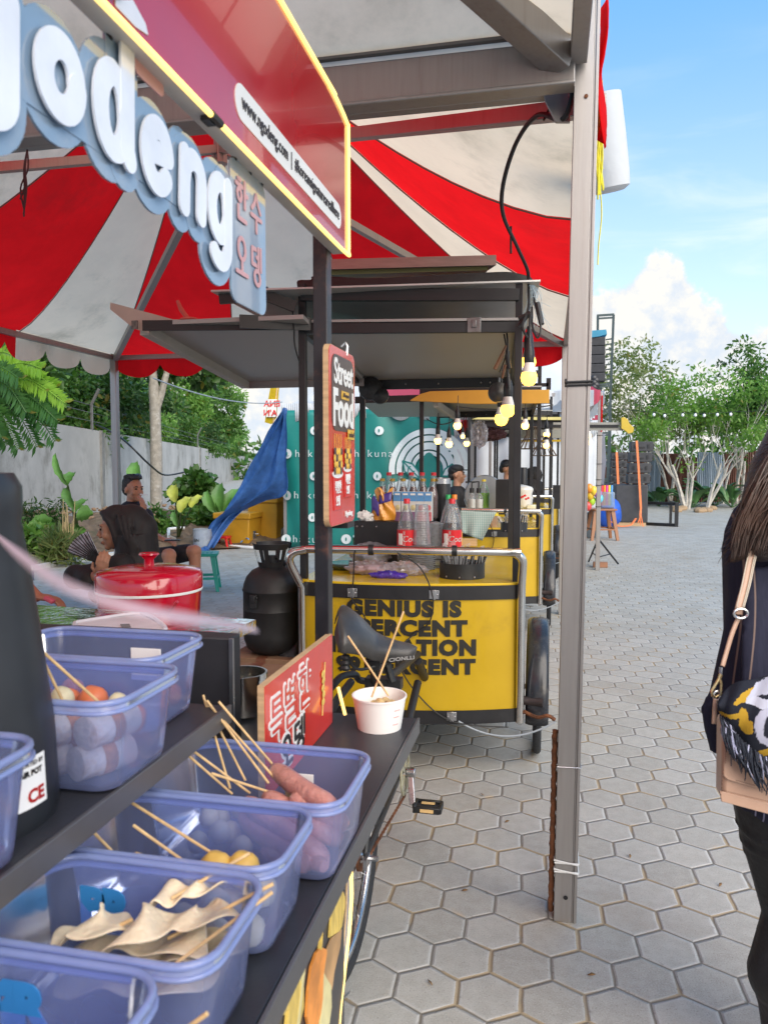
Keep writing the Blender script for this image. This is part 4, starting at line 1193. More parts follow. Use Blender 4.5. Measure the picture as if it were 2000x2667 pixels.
for sg, q, q2 in ((1, NR, FR), (-1, NL, FL)):
    c = V((q.x + sg * .105, q.y + .335, WR))
    wheel_at(c, WR, cart, 'wheel', (1, 0, 0), guard=(-14, 168), gw=.054)
    ax_ = MB().tube([c + V((-sg * .12, -.33, .03)), c + V((sg * .03, -.36, .03))], .022, 10).tube([c + V((-sg * .2, 0, 0)), c + V((sg * .05, 0, 0))], .014, 8)
    ax_.ball(c + V((-sg * .02, -.35, .065)), (.008, .008, .015), 6)
    ax_.build('axle_arm', mat('oily_iron', (.07, .055, .055), .5, .5, .4, 12), cart)
    MB().tube(spline([c + V((-sg * .08, -.36, -.01)), c + V((0, -.40, -.03)), c + V((sg * .05, -.42, -.012)), c + V((sg * .085, -.42, -.03))], 4), .009, 6).build('brake_caliper', rust, cart)
    if sg > 0:
        MB().tube(sag(c + V((.085, -.42, -.04)), fpt(.73, ZB - .015, .01), .07), .0045, 6).build('brake_cable', mat('grey_cable', (.3, .34, .38), .5), cart)
# roof: edge beams, sheet, front double beam with latch, rear beam with rivets
def rp(q, dx=0, dy=0, dz=0):
    f = (q.y - NL.y) / (FL.y - NL.y)
    return V((q.x + dx, q.y + dy, Zr + (Zf - Zr) * f + dz))
for a, b, da, db, w, h in ((NL, NR, 0, 0, .03, .05), (FL, FR, 0, 0, .03, .062), (NL, FL, 0, 0, .03, .045), (NR, FR, 0, 0, .03, .045)):
    MB().bar(rp(a, dz=da - .02), rp(b, dz=db - .02), w, h).build('roof_beam', black, cart, bevel=.002)
MB().bar(rp(NL, dy=-.02, dz=.135), rp(NR, dy=-.02, dz=.125), .03, .055).build('roof_beam', black, cart, bevel=.002)
[MB().bar(rp(q_, dz=0), rp(q_, dz=.19), .032).build('roof_riser', black, cart) for q_ in (NL, NR)]
MB().hexa([rp(NL, -.02, -.02, .008), rp(NR, .02, -.02, .008), rp(FR, .02, .03, .008), rp(FL, -.02, .03, .008), rp(NL, -.02, -.02, .02), rp(NR, .02, -.02, .02), rp(FR, .02, .03, .02), rp(FL, -.02, .03, .02)]).build('roof_sheet', grey_under, cart)
c = rp(NL).lerp(rp(NR), .80)
MB().box(c + V((0, -.022, -.012)), (.065, .012, .07)).box(c + V((0, -.03, -.008)), (.022, .012, .035)).build('toggle_latch', mat('dull_steel', (.2, .2, .2), .4, .7, .2, 20), cart, bevel=.003)
rv = MB()
for f in (.1, .3, .52, .8, .86):
    rv.ball(rp(FL).lerp(rp(FR), f) + V((0, -.017, -.02)), .006, 6)
rv.build('rivets', steel, cart)
# bicycle half behind the box: frame, saddle, crank, rear wheel
BX = -.565
hub = V((BX, 2.13, .345)); bb_ = V((BX, 2.854, .31)); st_ = V((BX, 2.50, .80)); hd = V((BX, 3.35, .62))
fr_ = MB()
for a, b, r in ((bb_, st_, .016), (st_ - V((0, -.02, .06)), hd + V((0, 0, .03)), .016), (bb_, hd - V((0, 0, .1)), .018), (hd, hd + V((0, .3, -.2)), .02)):
    fr_.tube([a, b], r, 10)
for s in (-.05, .05):
    fr_.tube([bb_ + V((s * .4, 0, 0)), hub + V((s, 0, 0))], .010, 8); fr_.tube([st_ - V((0, 0, .05)) + V((s * .4, 0, 0)), hub + V((s, 0, 0))], .009, 8)
fr_.build('bicycle_frame', blackpl, cart)
rw = wheel_at(hub, .345, cart, 'wheel', (1, 0, 0), guard=(-82, 190), gm=mat('silver_fender', (.55, .56, .57), .3, .8, .2, 90, dirt=(.12, .12, .12, .5), dirtscale=70), gw=.03)
MB().tube([hub - V((.09, 0, 0)), hub + V((.09, 0, 0))], .008, 8).box(hub + V((.06, -.02, 0)), (.01, .05, .03)).build('rear_axle', steel, cart)
cr = MB(); n = 28
for i in range(n):
    a0, a1 = 2 * math.pi * i / n, 2 * math.pi * (i + 1) / n
    f = lambda r, a, x: bb_ + V((x, r * math.cos(a), r * math.sin(a)))
    cr.hexa([f(.07, a0, .032), f(.088, a0, .032), f(.088, a1, .032), f(.07, a1, .032), f(.07, a0, .038), f(.088, a0, .038), f(.088, a1, .038), f(.07, a1, .038)])
for i in range(5):
    a = 2 * math.pi * i / 5; cr.bar(bb_ + V((.035, .02 * math.cos(a), .02 * math.sin(a))), bb_ + V((.035, .072 * math.cos(a), .072 * math.sin(a))), .014, .006, up=(1, 0, 0))
cr.build('chainring', mat('ivory_ring', (.42, .40, .27), .5, .2, .2, 20), cart, smooth=0)
pd = Pd(1075, 2070, 2.80)
ck = bb_ + V((.055, 0, 0)); pe = V((BX + .075, bb_.y - .06, bb_.z - .10))
MB().bar(ck, pe, .016, .024, up=(1, 0, 0)).lathe([(.02, -.015), (.02, .02)], ck, 12, Matrix.Rotation(rad(90), 3, 'Y')).build('crank_arm', steel, cart, bevel=.003)
pdl = MB()
for dy in (-.032, .032):
    pdl.box(pe + V((.06, dy, 0)), (.095, .014, .024))
pdl.box(pe + V((.012, 0, 0)), (.012, .075, .028)).box(pe + V((.108, 0, 0)), (.012, .07, .024)).tube([pe, pe + V((.11, 0, 0))], .011, 8)
pb = pdl.build('pedal', blackpl, cart, bevel=.003)
MB().box(pe + V((.06, -.040, 0)), (.05, .004, .012)).box(pe + V((.06, 0, .0135)), (.05, .012, .004)).build('reflector', mat('amber_reflector', (.75, .50, .22), .25), pb)
ch = MB()
for sgn in (1, -1):
    a, b = bb_ + V((.036, 0, .088 * sgn)), hub + V((.036, 0, .04 * sgn))
    m_ = 46
    for i in range(m_):
        ch.box(a.lerp(b, (i + .5) / m_) + V((.001 * (i % 2), 0, 0)), (.006, .011, .009))
ch.lathe([(.04, -.004), (.04, .004)], hub + V((.036, 0, 0)), 16, Matrix.Rotation(rad(90), 3, 'Y'))
ch.build('chain', rust, cart, smooth=0)
# broad leather saddle, nose to the right
sc_ = Pd(972, 1684, 2.43)
sx_, sf = (ROT @ V((1, 0, 0))), None
SA = rad(-6)
sx_ = V((math.cos(rad(12 + 10)), math.sin(rad(12 + 10)), 0)); sx_ = (sx_ + V((0, 0, -.22))).normalized(); sy_ = V((-sx_.y, sx_.x, 0)).normalized(); sz_ = sx_.cross(sy_)
sy_, sz_ = sy_ * math.cos(.48) + sz_ * math.sin(.48), sz_ * math.cos(.48) - sy_ * math.sin(.48)
def sadf(u, v):
    """u tail to nose, v around"""
    wdt = .027 + .088 * (1 - u) ** 1.5 + .012 * math.exp(-((u - 1) * 8) ** 2) * 0
    if u < .08:
        wdt *= math.sqrt(max(0, u / .08)) * .9 + .1
    if u > .93:
        wdt *= math.sqrt(max(.0, (1 - u) / .07)) * .9 + .05
    z = .012 + .052 * (1 - u) ** 1.5 - .012 * u + .018 * math.sin(math.pi * min(1, u * 2.0)) - .02 * math.sin(math.pi * u)
    a = math.pi * (v * 1.0)
    hgt = .045 + .052 * (1 - u)
    y = math.cos(a) * wdt
    zz = z + math.sin(a) ** .6 * hgt * .62 - hgt * .55
    return sc_ + sx_ * ((u - .5) * .275) + sy_ * y + sz_ * (zz + .025)
leather = mat('worn_leather', (.045, .043, .042), .34, 0, .35, 9, bump=.12, bscale=160, dirt=(.12, .115, .11, .45), dirtscale=8)
sd = MB().grid(sadf, 26, 16)
so = sd.build('saddle', leather, cart, smooth=70, thick=.006, sub=1)
tl = MB(); text(tl, 'CIONLLI', .0155, Pd(1046, 1716, 2.325), (ROT @ V((1, .0, .0)) + V((0, 0, .12))), V((0, 0, 1)), off=.0003, ext=.0004, sx=1.35)
tl.build('saddle_lettering', mat('grey_ink', (.32, .32, .32), .5), so, smooth=0)
us = MB()
for s in (-1, 1):
    us.tube(spline([sc_ + sx_ * .10 + V((0, 0, -.02)), sc_ + sy_ * s * .022 + V((0, 0, -.05)), sc_ - sx_ * .06 + sy_ * s * .05 + V((0, 0, -.045)), sc_ - sx_ * .10 + sy_ * s * .04 + V((0, 0, 0))], 5), .005, 6)
    us.lathe([(.016, -.03 + i * .008) if i % 2 else (.012, -.03 + i * .008) for i in range(7)], sc_ - sx_ * .09 + sy_ * s * .045 + V((0, 0, -.03)), 10)
us.tube([st_ - V((0, 0, .08)), sc_ + V((0, 0, -.05))], .0135, 10).box(sc_ + V((0, 0, -.055)), (.05, .04, .03))
us.build('saddle_post', blackpl, cart)
hb_ = MB().tube(spline([Pd(862, 1792, 2.5), Pd(890, 1762, 2.55), Pd(925, 1757, 2.6), Pd(940, 1772, 2.62), Pd(1010, 1778, 2.62)], 5), .012, 8).tube([Pd(915, 1775, 2.5), Pd(880, 1820, 2.4), Pd(865, 1850, 2.4)], .013, 8).tube([Pd(1005, 1720, 2.5), Pd(1022, 1775, 2.5)], .013, 8).box(Pd(1000, 1778, 2.55), (.12, .05, .035))
hb_.build('carrier_bracket', blackpl, cart)
# wires hanging on the front panel
MB().tube(spline([fpt(.27, 1.09, .05), fpt(.26, .94, .02), fpt(.255, .86, .02), fpt(.30, .80, .02), fpt(.36, .70, .02), fpt(.48, .66, .02)], 6), .0035, 5).tube(spline([fpt(.46, 1.09, .05), fpt(.56, 1.02, .04), fpt(.615, .88, .02), fpt(.60, .76, .02), fpt(.53, .70, .02), fpt(.46, .62, .06), fpt(.50, .50, .05), fpt(.60, .36, .02), fpt(.70, .29, .02), fpt(.82, .262, .015), fpt(.95, .25, .02)], 6), .0035, 5).build('hanging_wire', rope, cart)
# copies further along the row (same build), then what differs on each roof
keep = cart
sec = dup(cart, (.055, 3.2, 0), 'second yellow food cart tricycle along the row, with a checked cloth on its handle')
thi = dup(cart, (.16, 6.3, 0), 'third yellow food cart tricycle along the row, white jar on its counter side')
fou = dup(cart, (.28, 9.3, 0), 'farthest yellow food cart tricycle, its awning sticking out to the right')
def drop(o):
    for ch in list(o.children):
        drop(ch)
    bpy.data.objects.remove(o)
for c, nm in ((sec, ('slogan', 'saddle')), (thi, ('slogan',)), (fou, ('slogan',))):
    for ch in [x for x in c.children if x.name.startswith(nm)]:
        drop(ch)
for c in (cart, sec, thi, fou):
    c['group'] = 'yellow cargo tricycles in a row'
# first cart: slid-out awning on the left, roof load
aw = thing('slide_awning', 'grey awning panel slid out to the left on the first cart roof', 'awning', rp(NL))
zA = lambda f: Zr + (Zf - Zr) * f
a0, a1 = Pd(378, 838, 3.72), Pd(640, 985, 5.1)
a0.z, a1.z = zA(0) - .0, zA(1) - .0
b0, b1 = rp(NL, .05), rp(FL, .05)
MB().hexa([a0, V((b0.x, a0.y, b0.z)), V((b1.x, a1.y, b1.z)), a1] + [q + V((0, 0, .02)) for q in (a0, V((b0.x, a0.y, b0.z)), V((b1.x, a1.y, b1.z)), a1)]).build('panel', grey_under, aw)
MB().bar(a0 + V((0, 0, -.01)), a1 + V((0, 0, -.01)), .05, .07).build('side_rail', mat('cream_rail', (.45, .43, .39), .5, 0, .1), aw)
MB().bar(a0 + V((.0, -.02, -.005)), V((b0.x, b0.y - .02, b0.z - .005)), .012, .05).bar(a0 + V((.5, -.03, -.005)), V((b0.x, b0.y - .035, b0.z - .005)), .014, .062).build('drawer_slide', black, aw)
MB().bar(a1 + V((0, .02, -.02)), V((b1.x, a1.y + .02, b1.z - .02)), .02, .045).build('rear_rail', mat('taupe_rail', (.34, .29, .28), .5, 0, .1), aw)
slt = MB()
for f in (.36, .385, .5, .535):
    slt.box(a0.lerp(b0, f + .3) + V((0, -.043, -.008)), (.014, .003, .014))
slt.build('slide_slots', mat('pink_grey', (.45, .3, .3), .5), aw)
fin = [Pd(288, 788, 3.7), Pd(320, 796, 3.7), Pd(452, 832, 3.7), Pd(640, 832, 3.7), Pd(640, 838, 3.7), Pd(380, 840, 3.7), Pd(390, 868, 3.7), Pd(350, 856, 3.7), Pd(288, 806, 3.7)]
MB().prism(fin, (0, .014, 0)).build('end_fin', mat('tan_laminate', (.42, .33, .29), .45, 0, .1), aw)
MB().box(Pd(352, 846, 3.68), (.03, .008, .04)).build('fin_plate', mat('pitted_plate', (.15, .13, .12), .6, .3, .6, 60), aw)
MB().tube([Pd(463, 783, 3.7), Pd(472, 805, 3.7), Pd(490, 830, 3.7)], [.008, .012, .012], 8).ball(Pd(492, 832, 3.7), (.05, .03, .012), 8).build('red_rod', mat('red_rubber', (.5, .08, .06), .5), aw)
ro = thing('roof_tray', 'metal edged tray and black frame lying on the first cart roof', 'tray', rp(NL, dz=.2))
sheet0, sheet1 = Pd(560, 757, 3.55), Pd(1407, 735, 3.55)
MB().hexa([Pd(550, 760, 3.55), Pd(1407, 733, 3.55), rp(FR, .05, 0, .2), rp(FL, -.25, 0, .2)] + [q + V((0, 0, .008)) for q in (Pd(550, 760, 3.55), Pd(1407, 733, 3.55), rp(FR, .05, 0, .2), rp(FL, -.25, 0, .2))]).build('sheet', mat('roof_tin', (.5, .5, .49), .4, .4, .1), ro)
MB().bar(Pd(572, 775, 3.6), Pd(700, 765, 3.6), .03, .06).bar(Pd(690, 768, 3.6), Pd(770, 800, 3.62), .03, .05).build('cantilever_arm', black, ro)
MB().prism(spline([Pd(775, 750, 3.7), Pd(775, 730, 3.7), Pd(810, 728, 3.7), Pd(822, 718, 3.7), Pd(960, 724, 3.7), Pd(1100, 718, 3.7), Pd(1290, 708, 3.7), Pd(1340, 710, 3.7), Pd(1382, 722, 3.7), Pd(1385, 735, 3.7)], 3), (0, .5, 0)).build('rolled_cover', blackpl, ro, bevel=.003)
pl = thing('plank', 'pinkish wooden plank with yellow underside lying on the first cart roof', 'plank', Pd(820, 705, 3.7))
MB().hexa([Pd(820, 703, 3.72), Pd(1292, 691, 3.72), Pd(1260, 712, 4.3), Pd(850, 722, 4.3), Pd(820, 676, 3.72), Pd(1292, 664, 3.72), Pd(1260, 690, 4.3), Pd(850, 700, 4.3)]).build('board', mat('aged_board', (.38, .27, .235), .6, 0, .12, 4, stretch=(1, 8, 14), bump=.06), pl, bevel=.002)
MB().hexa([Pd(860, 716, 3.78), Pd(1270, 704, 3.78), Pd(1255, 722, 4.3), Pd(870, 732, 4.3), Pd(860, 704, 3.78), Pd(1270, 694, 3.78), Pd(1255, 712, 4.3), Pd(870, 722, 4.3)]).build('underside', mat('yellowed_wood', (.42, .36, .15), .5, 0, .2, 2), pl)
MB().tube(spline([Pd(762, 805, 3.64), Pd(766, 850, 3.64), Pd(768, 900, 3.64), Pd(782, 948, 3.64)], 5), .012, 6, flat=.2).build('black_strap', rope, label='black strap dangling from the left post of the first cart', cat='strap')
# second cart: amber fascia and awning to the left
y2 = NL.y + 3.2
fa = thing('roof_fascia', 'amber and yellow fascia board along the second cart roof edge', 'fascia', Py(1070, 1060, y2 - .1))
amb = mat('amber_board', (.62, .33, .045), .4, 0, .12, 2)
def fpx(px, py, dy=0):
    return Py(px, py, y2 - .1 + dy)
MB().prism([fpx(*p) for p in ((1068, 1042), (1095, 1026), (1120, 1019), (1240, 1016), (1430, 1015), (1430, 1050), (1240, 1052), (1068, 1044))], (0, .05, 0)).build('board', amb, fa, bevel=.003)
MB().box(fpx(1250, 1006, .3), (1.2, .04, .03)).box(fpx(1200, 990, .4), (1.0, .04, .04)).box(fpx(1428, 1000, .3), (.04, .04, .1)).build('frame', black, fa)
a2 = thing('slide_awning', 'grey awning panel slid out to the left on the second cart roof', 'awning', Py(930, 1070, y2))
q = [Py(930, 1040, y2), Py(1130, 1040, y2), Py(1180, 1085, y2 + 1.3), Py(985, 1086, y2 + 1.3)]
MB().hexa(q + [p + V((0, 0, .02)) for p in q]).build('panel', grey_under, a2)
MB().bar(Py(925, 1042, y2 - .03), Py(1140, 1036, y2 - .03), .02, .06).build('drawer_slide', black, a2)
MB().bar(Py(1135, 1052, y2), Py(1185, 1085, y2 + 1.3), .04, .06).build('side_rail', mat('cream_rail', (.45, .43, .39), .5), a2)
# farther carts: roofs with yellow rims, awning to the right with a yellow end
y3 = NL.y + 6.3
f3 = thing('roof_fascia', 'cream and yellow fascia along the third cart roof', 'fascia', Py(1230, 1095, y3))
MB().prism([Py(x, y, y3) for x, y in ((1228, 1092), (1245, 1087), (1480, 1086), (1480, 1094))], (0, .05, 0)).build('board', mat('cream_yellow', (.66, .58, .22), .4), f3)
MB().box(Py(1350, 1105, y3 + .1), (1.1, .06, .10)).build('frame', black, f3)
MB().box(Py(1440, 1148, y3 + .4), (.9, .05, .025)).build('yellow_rim', yellow, f3)
MB().box(Py(1440, 1130, y3 + .5), (.9, .05, .11)).build('grey_rim', mat('grey_rim', (.25, .25, .22), .5), f3)
a3 = thing('slide_awning', 'narrow awning rail sticking out to the right with a yellow end board', 'awning', Py(1560, 1110, y3 + .3))
YA = 8.6
MB().bar(Py(1440, 1104, YA), Py(1617, 1104, YA), .05, .03).bar(Py(1440, 1116, YA), Py(1620, 1117, YA), .05, .035).build('rail', mat('grey_rail', (.33, .33, .30), .4, .4), a3)
MB().bar(Py(1440, 1110, YA - .03), Py(1610, 1110, YA - .03), .02, .03).build('drawer_slide', black, a3)
MB().prism([Py(x, y, YA - .08) for x, y in ((1617, 1088), (1624, 1086), (1634, 1092), (1638, 1103), (1650, 1114), (1648, 1126), (1636, 1130), (1628, 1122), (1617, 1116))], (0, .05, 0)).build('end_board', mat('mustard_board', (.58, .42, .05), .35), a3, bevel=.004)
y4 = NL.y + 3.9
# ---------------------------------------------------------------- the near stall: two-step black counter, sign posts
zl, zu = .92, 1.10
YE = 1.70
cnt = thing('food_counter', 'black two step stall counter in the foreground holding the blue food boxes', 'counter', (-.7, .6, 0))
MB().box((-.62, .60, zl - .012), (.66, 2.2, .024)).build('lower_shelf', charcoal, cnt, bevel=.002)
MB().box((-.285, .60, zl - .016), (.006, 2.2, .036)).build('edge_lip', mat('grey_edge', (.13, .13, .135), .35, .5, .1), cnt, bevel=.001)
ue = Pz(588, 1837, zu)
MB().box(((-.515 - 1.3) / 2, (ue.y - .5) / 2, zu - .013), (.785, ue.y + .5, .026)).build('upper_shelf', charcoal, cnt, bevel=.002)
MB().box((-.512, (ue.y - .5) / 2, zu - .013), (.006, ue.y + .5, .030)).build('edge_lip', MATS['grey_edge'], cnt, bevel=.001)
MB().box((-.74, (ue.y - .5) / 2, (zl + zu) / 2 - .01), (.02, ue.y + .45, zu - zl - .03)).build('gap_shade_board', black, cnt)  # black board added for the shade in the gap under the upper shelf
MB().box((-.33, .33, .58), (.03, 1.66, .60)).build('front_panel', mat('dark_grey_print', (.045, .045, .047), .35, 0, .1, 4), cnt, bevel=.002)
MB().box((-.9, .33, .60), (1.1, 1.6, .55)).build('cabinet', black, cnt)
for x in (-.4, -1.2):
    for y in (-.3, 1.0):
        MB().box((x, y, .16), (.04, .04, .32)).build('leg', black, cnt)
pr = {}
def pf(pts, m):
    vs = [Px(700 + x * .211, 2200 + y * .211, -.3135) for x, y in pts]
    pr[len(pr)] = 1; MB().prism(vs, V((.0012 + .0006 * len(pr), 0, 0))).build('food_print', m, cnt, smooth=0)
fy = mat('print_yellow', (.66, .47, .11), .4, 0, .35, 14, stretch=(1, 6, 1)); fo = mat('print_orange', (.74, .27, .05), .4, 0, .35, 16); ft2 = mat('print_tan', (.46, .27, .12), .4, 0, .4, 10); fp = mat('print_cream', (.68, .60, .30), .4, 0, .2, 14)
pf([(890, 1040), (870, 1260), (800, 1560), (770, 1790), (740, 1720), (690, 1640), (650, 1560), (690, 1320), (760, 1150)], ft2)
pf([(890, 540), (925, 640), (925, 760), (890, 1000), (860, 1060), (730, 1145), (745, 960), (765, 790)], fy)
pf([(650, 1560), (690, 1640), (750, 1740), (755, 2000), (700, 2400), (610, 2400), (640, 1800)], fp)
pf([(620, 1260), (690, 1290), (690, 1340), (650, 1600), (640, 1900), (620, 2060), (560, 2300), (480, 2300), (440, 2120), (460, 1800), (500, 1500), (560, 1330)], fo)
pf([(350, 1660), (400, 1760), (400, 2000), (330, 2300), (180, 2300), (210, 2020), (150, 2100), (120, 2090), (220, 1830), (300, 1690)], fy)
pf([(415, 1500), (395, 1500), (300, 2300), (330, 2300)], fp); pf([(630, 1070), (600, 1290), (614, 1290)], fy)
neon = mat('neon_yellow', (1, .66, .20), .4, emit=.6)
le = [Px(912, 2262, -.318), Px(914, 2330, -.318), Px(908, 2420, -.318), Px(896, 2520, -.318), Px(884, 2620, -.318), Px(876, 2720, -.318)]
MB().tube(le, .0045, 8).build('neon_strip', neon, cnt)
MB().tube([q + V((-.004, -.018, 0)) for q in le], .007, 6).build('neon_channel', mat('grey_channel', (.2, .21, .25), .5), cnt)
MB().tube([Px(903, 2270, -.316)] + [q + V((0, -.03, 0)) for q in le[1:]], .0022, 6).build('panel_edge', wood, cnt)
# post carrying the sign
px_ = Pd(858, 1800, 1.735)
pst = MB().box((px_.x - .012, px_.y, (zl + 2.0) / 2), (.032, .036, 2.0 - zl))
pst.build('sign_post', mat('worn_black_paint', (.012, .012, .016), .4, 0, .3, 10, dirt=(.14, .06, .04, .8), dirtscale=11), cnt, bevel=.002)
MB().tube([px_ + V((.022, -.006, -.02 + z)) for z in (-.28, .1)], .004, 6)
MB().tube([Pd(881, 1790, 1.72), Pd(899, 1862, 1.69)], .004, 6).build('neon_strip', neon, cnt)
MB().box((-.487, -.5, 1.48), (.032, .036, 1.12)).build('sign_post', MATS['worn_black_paint'], cnt)
# black warmer box at the back, table, pot
wb = Py(602, 1662, 1.44)
MB().box((wb.x - .25, 1.465, (.68 + wb.z) / 2), (.5, .05, wb.z - .68)).build('warmer', mat('matt_black_box', (.016, .017, .022), .5, 0, .2), cnt, bevel=.004)
MB().box((wb.x + .003, 1.435, (.68 + wb.z) / 2), (.008, .008, wb.z - .68)).build('warmer_trim', steel, cnt)
MB().box((wb.x - .05, 1.80, .70), (.3, .06, .03)).build('cross_rail', steel, cnt)
potty('steel_pot', 'shiny steel pot half hidden behind the black counter end', 'pot', Pz(598, 1890, .93) + V((-.01, .1, 0)), .055, .08, chrome, handles=False)
# ---- stainless table behind
tz = 1.0
tb = thing('steel_table', 'stainless steel table with wavy reflections behind the blue boxes', 'table', Pz(400, 1640, 0))
c4 = [Pz(545, 1668, tz), Pz(668, 1613, tz), Pz(-350, 1545, tz), Pz(-350, 1620, tz)]
MB().prism([q - V((0, 0, .035)) for q in c4], (0, 0, .035)).build('top', mat('rippled_steel', (.60, .57, .50), .10, 1, .1, 6, bump=.35, bscale=7), tb, bevel=.003)
for q in (c4[0] + V((-.06, .05, 0)), c4[1] + V((-.06, -.04, 0)), c4[2], c4[3]):
    MB().tube([V((q.x, q.y, 0)), V((q.x, q.y, tz - .03))], .015, 8).build('leg', steel, tb)
t = thing('white_tray', 'shallow white tray with a printed label on the steel table', 'tray', Pz(310, 1625, tz))
rp4 = [Pz(196, 1622, tz + .012), Pz(255, 1612, tz + .012), Pz(368, 1599, tz + .012), Pz(425, 1628, tz + .012), Pz(420, 1645, tz + .012), Pz(330, 1660, tz + .012), Pz(205, 1650, tz + .012)]
MB().prism([q - V((0, 0, .011)) for q in rp4], (0, 0, .01)).build('base', mat('white_plastic', (.72, .68, .70), .4), t)
loop = spline(rp4 + [rp4[0]], 4)
MB().tube(loop, .007, 6).build('rim', MATS['white_plastic'], t)
MB().prism([Pz(x, y, tz + .013) for x, y in ((314, 1626), (338, 1625), (342, 1634), (318, 1634))], (0, 0, .001)).build('label_print', mat('grey_print', (.2, .2, .2), .6), t)
# ---- red ice bucket
rb_ = Pd(391, 1560, 2.92); rb_.z = .80
t = thing('ice_bucket', 'large glossy red lidded ice bucket with a knob', 'bucket', rb_)
rg = mat('crimson_plastic', (.50, .006, .028), .18, 0, .06, 3, coat=.6)
fac = []
for z, r in ((0, .170), (.02, .178), (.20, .190), (.225, .193)):
    fac.append((r, z))
MB().lathe(fac, rb_, 20).build('body', rg, t, smooth=25)
MB().lathe([(.196, .222), (.198, .228), (.196, .234)], rb_, 40).build('white_ring', paper, t)
MB().lathe([(.197, .232), (.197, .285), (.188, .298), (.120, .312), (.04, .318), (0, .318)], rb_, 40).build('lid', rg, t, smooth=50)
MB().lathe([(.020, .312), (.018, .34), (.030, .352), (.038, .358), (.036, .364), (0, .360)], rb_, 24).build('knob', rg, t, smooth=50)
MB().tube([rb_ + (ROT @ V((x, 0, 0))) + V((0, 0, z)) + (ROT @ V((0, 0, .19))) * 1.0 for x, z in ((.155, .20), (.125, .165), (.07, .12), (.01, .09))], [.016, .012, .012, .012], 8, flat=.4).build('bail_handle', rg, t)
MB().box(rb_ + V((0, 0, -.02)), (.5, .5, .04)).box(rb_ + V((-.2, 0, -.42)), (.04, .4, .76)).box(rb_ + V((.2, 0, -.42)), (.04, .4, .76)).build('bucket_stand', wood, label='low wooden stand carrying the red ice bucket', cat='stand')

# ---- translucent blue food boxes
bluepl = clear('blue_box_plastic', (.78, .84, 1.0), (.44, .54, 1.0), .28, .16, var=.3, scale=6)
bluerim = clear('blue_box_rim', (.76, .83, 1.0), (.50, .61, 1.0), .58, .2)
def rrect(x0, x1, y0, y1, r, z, n=6):
    out = []
    for cx_, cy_, a0 in ((x1 - r, y1 - r, 0), (x0 + r, y1 - r, 90), (x0 + r, y0 + r, 180), (x1 - r, y0 + r, 270)):
        for i in range(n + 1):
            a = rad(a0 + 90 * i / n); out.append(V((cx_ + r * math.cos(a), cy_ + r * math.sin(a), z)))
    return out
def foodbox(label, x0, x1, y0, y1, z, h=.118, lab=True):
    t = thing('food_box', label, 'food box', ((x0 + x1) / 2, (y0 + y1) / 2, z), 'blue food boxes on the counter')
    i = .014
    rings = [rrect(x0 + i + .012, x1 - i - .012, y0 + i + .012, y1 - i - .012, .02, z + .002), rrect(x0 + i + .003, x1 - i - .003, y0 + i + .003, y1 - i - .003, .026, z + .006), rrect(x0 + i, x1 - i, y0 + i, y1 - i, .03, z + .018), rrect(x0 + .004, x1 - .004, y0 + .004, y1 - .004, .036, z + h * .9), rrect(x0 + .002, x1 - .002, y0 + .002, y1 - .002, .037, z + h)]
    m = len(rings[0]); mb = MB(); fs = [tuple(range(m))]
    for a in range(len(rings) - 1):
        fs += [(a * m + j, a * m + (j + 1) % m, (a + 1) * m + (j + 1) % m, (a + 1) * m + j) for j in range(m)]
    mb.add([q for r in rings for q in r], fs); mb.build('tub', bluepl, t, smooth=60)
    rm = MB()
    for zz, e, rr_ in ((z + h, 0, .0042), (z + h - .011, .002, .0028)):
        l = rrect(x0 - e, x1 + e, y0 - e, y1 + e, .038, zz); rm.tube(l + [l[0]], rr_, 8, cap=False)
    a, b = rrect(x0, x1, y0, y1, .038, z + h), rrect(x0 - .002, x1 + .002, y0 - .002, y1 + .002, .039, z + h - .011)
    rm.add(a + b, [(j, (j + 1) % m, m + (j + 1) % m, m + j) for j in range(m)])
    rm.build('rim', bluerim, t, smooth=60)
    return t
bA = foodbox('blue food box at the back of the upper step, mostly empty with a white label', -.83, -.548, .985, 1.165, zu)
bB = foodbox('blue food box with white rolls and orange balls on the upper step', -.785, -.492, .792, .972, zu)
c_ = Pz(88, 1935, zu + .118)
bC = foodbox('blue food box at the left photo edge on the upper step', c_.x - .27, c_.x + .006, c_.y - .19, c_.y + .012, zu)
bD = foodbox('blue food box of pink sausages, first on the lower step', -.570, -.270, .968, 1.172, zl)
bE = foodbox('blue food box of yellow and white fish balls, second on the lower step', -.582, -.298, .797, .958, zl)
bF = foodbox('blue food box of beige fishcake ribbons on skewers, third on the lower step', -.562, -.300, .622, .786, zl)
bG = foodbox('blue food box cut off by the bottom edge of the photo', -.565, -.330, .470, .610, zl)
MB().box((-.655, 1.155, zu + .065), (.055, .0015, .055)).build('label', paper, bA, bevel=.002)
MB().box((-.385, 1.158, zl + .055), (.04, .0015, .05)).build('label', paper, bD, bevel=.002)
MB().box((c_.x - .004 - .004, c_.y - .10, zu + .055), (.0015, .09, .06)).build('label', mat('pale_blue_label', (.45, .5, .72), .5), bC)
bl = MB(); text(bl, 'PR', .055, (-.50, .782 - .004, zl + .062), (1, 0, 0), (0, 0, 1), off=.004, ext=.0008); bl.build('blue_lettering', mat('blue_ink', (.03, .22, .55), .5), bF, smooth=0)
bl = MB(); text(bl, 'MR', .055, (-.49, .603, zl + .072), (1, 0, 0), (0, 0, 1), off=.004, ext=.0008); bl.build('blue_lettering', MATS['blue_ink'], bG, smooth=0)
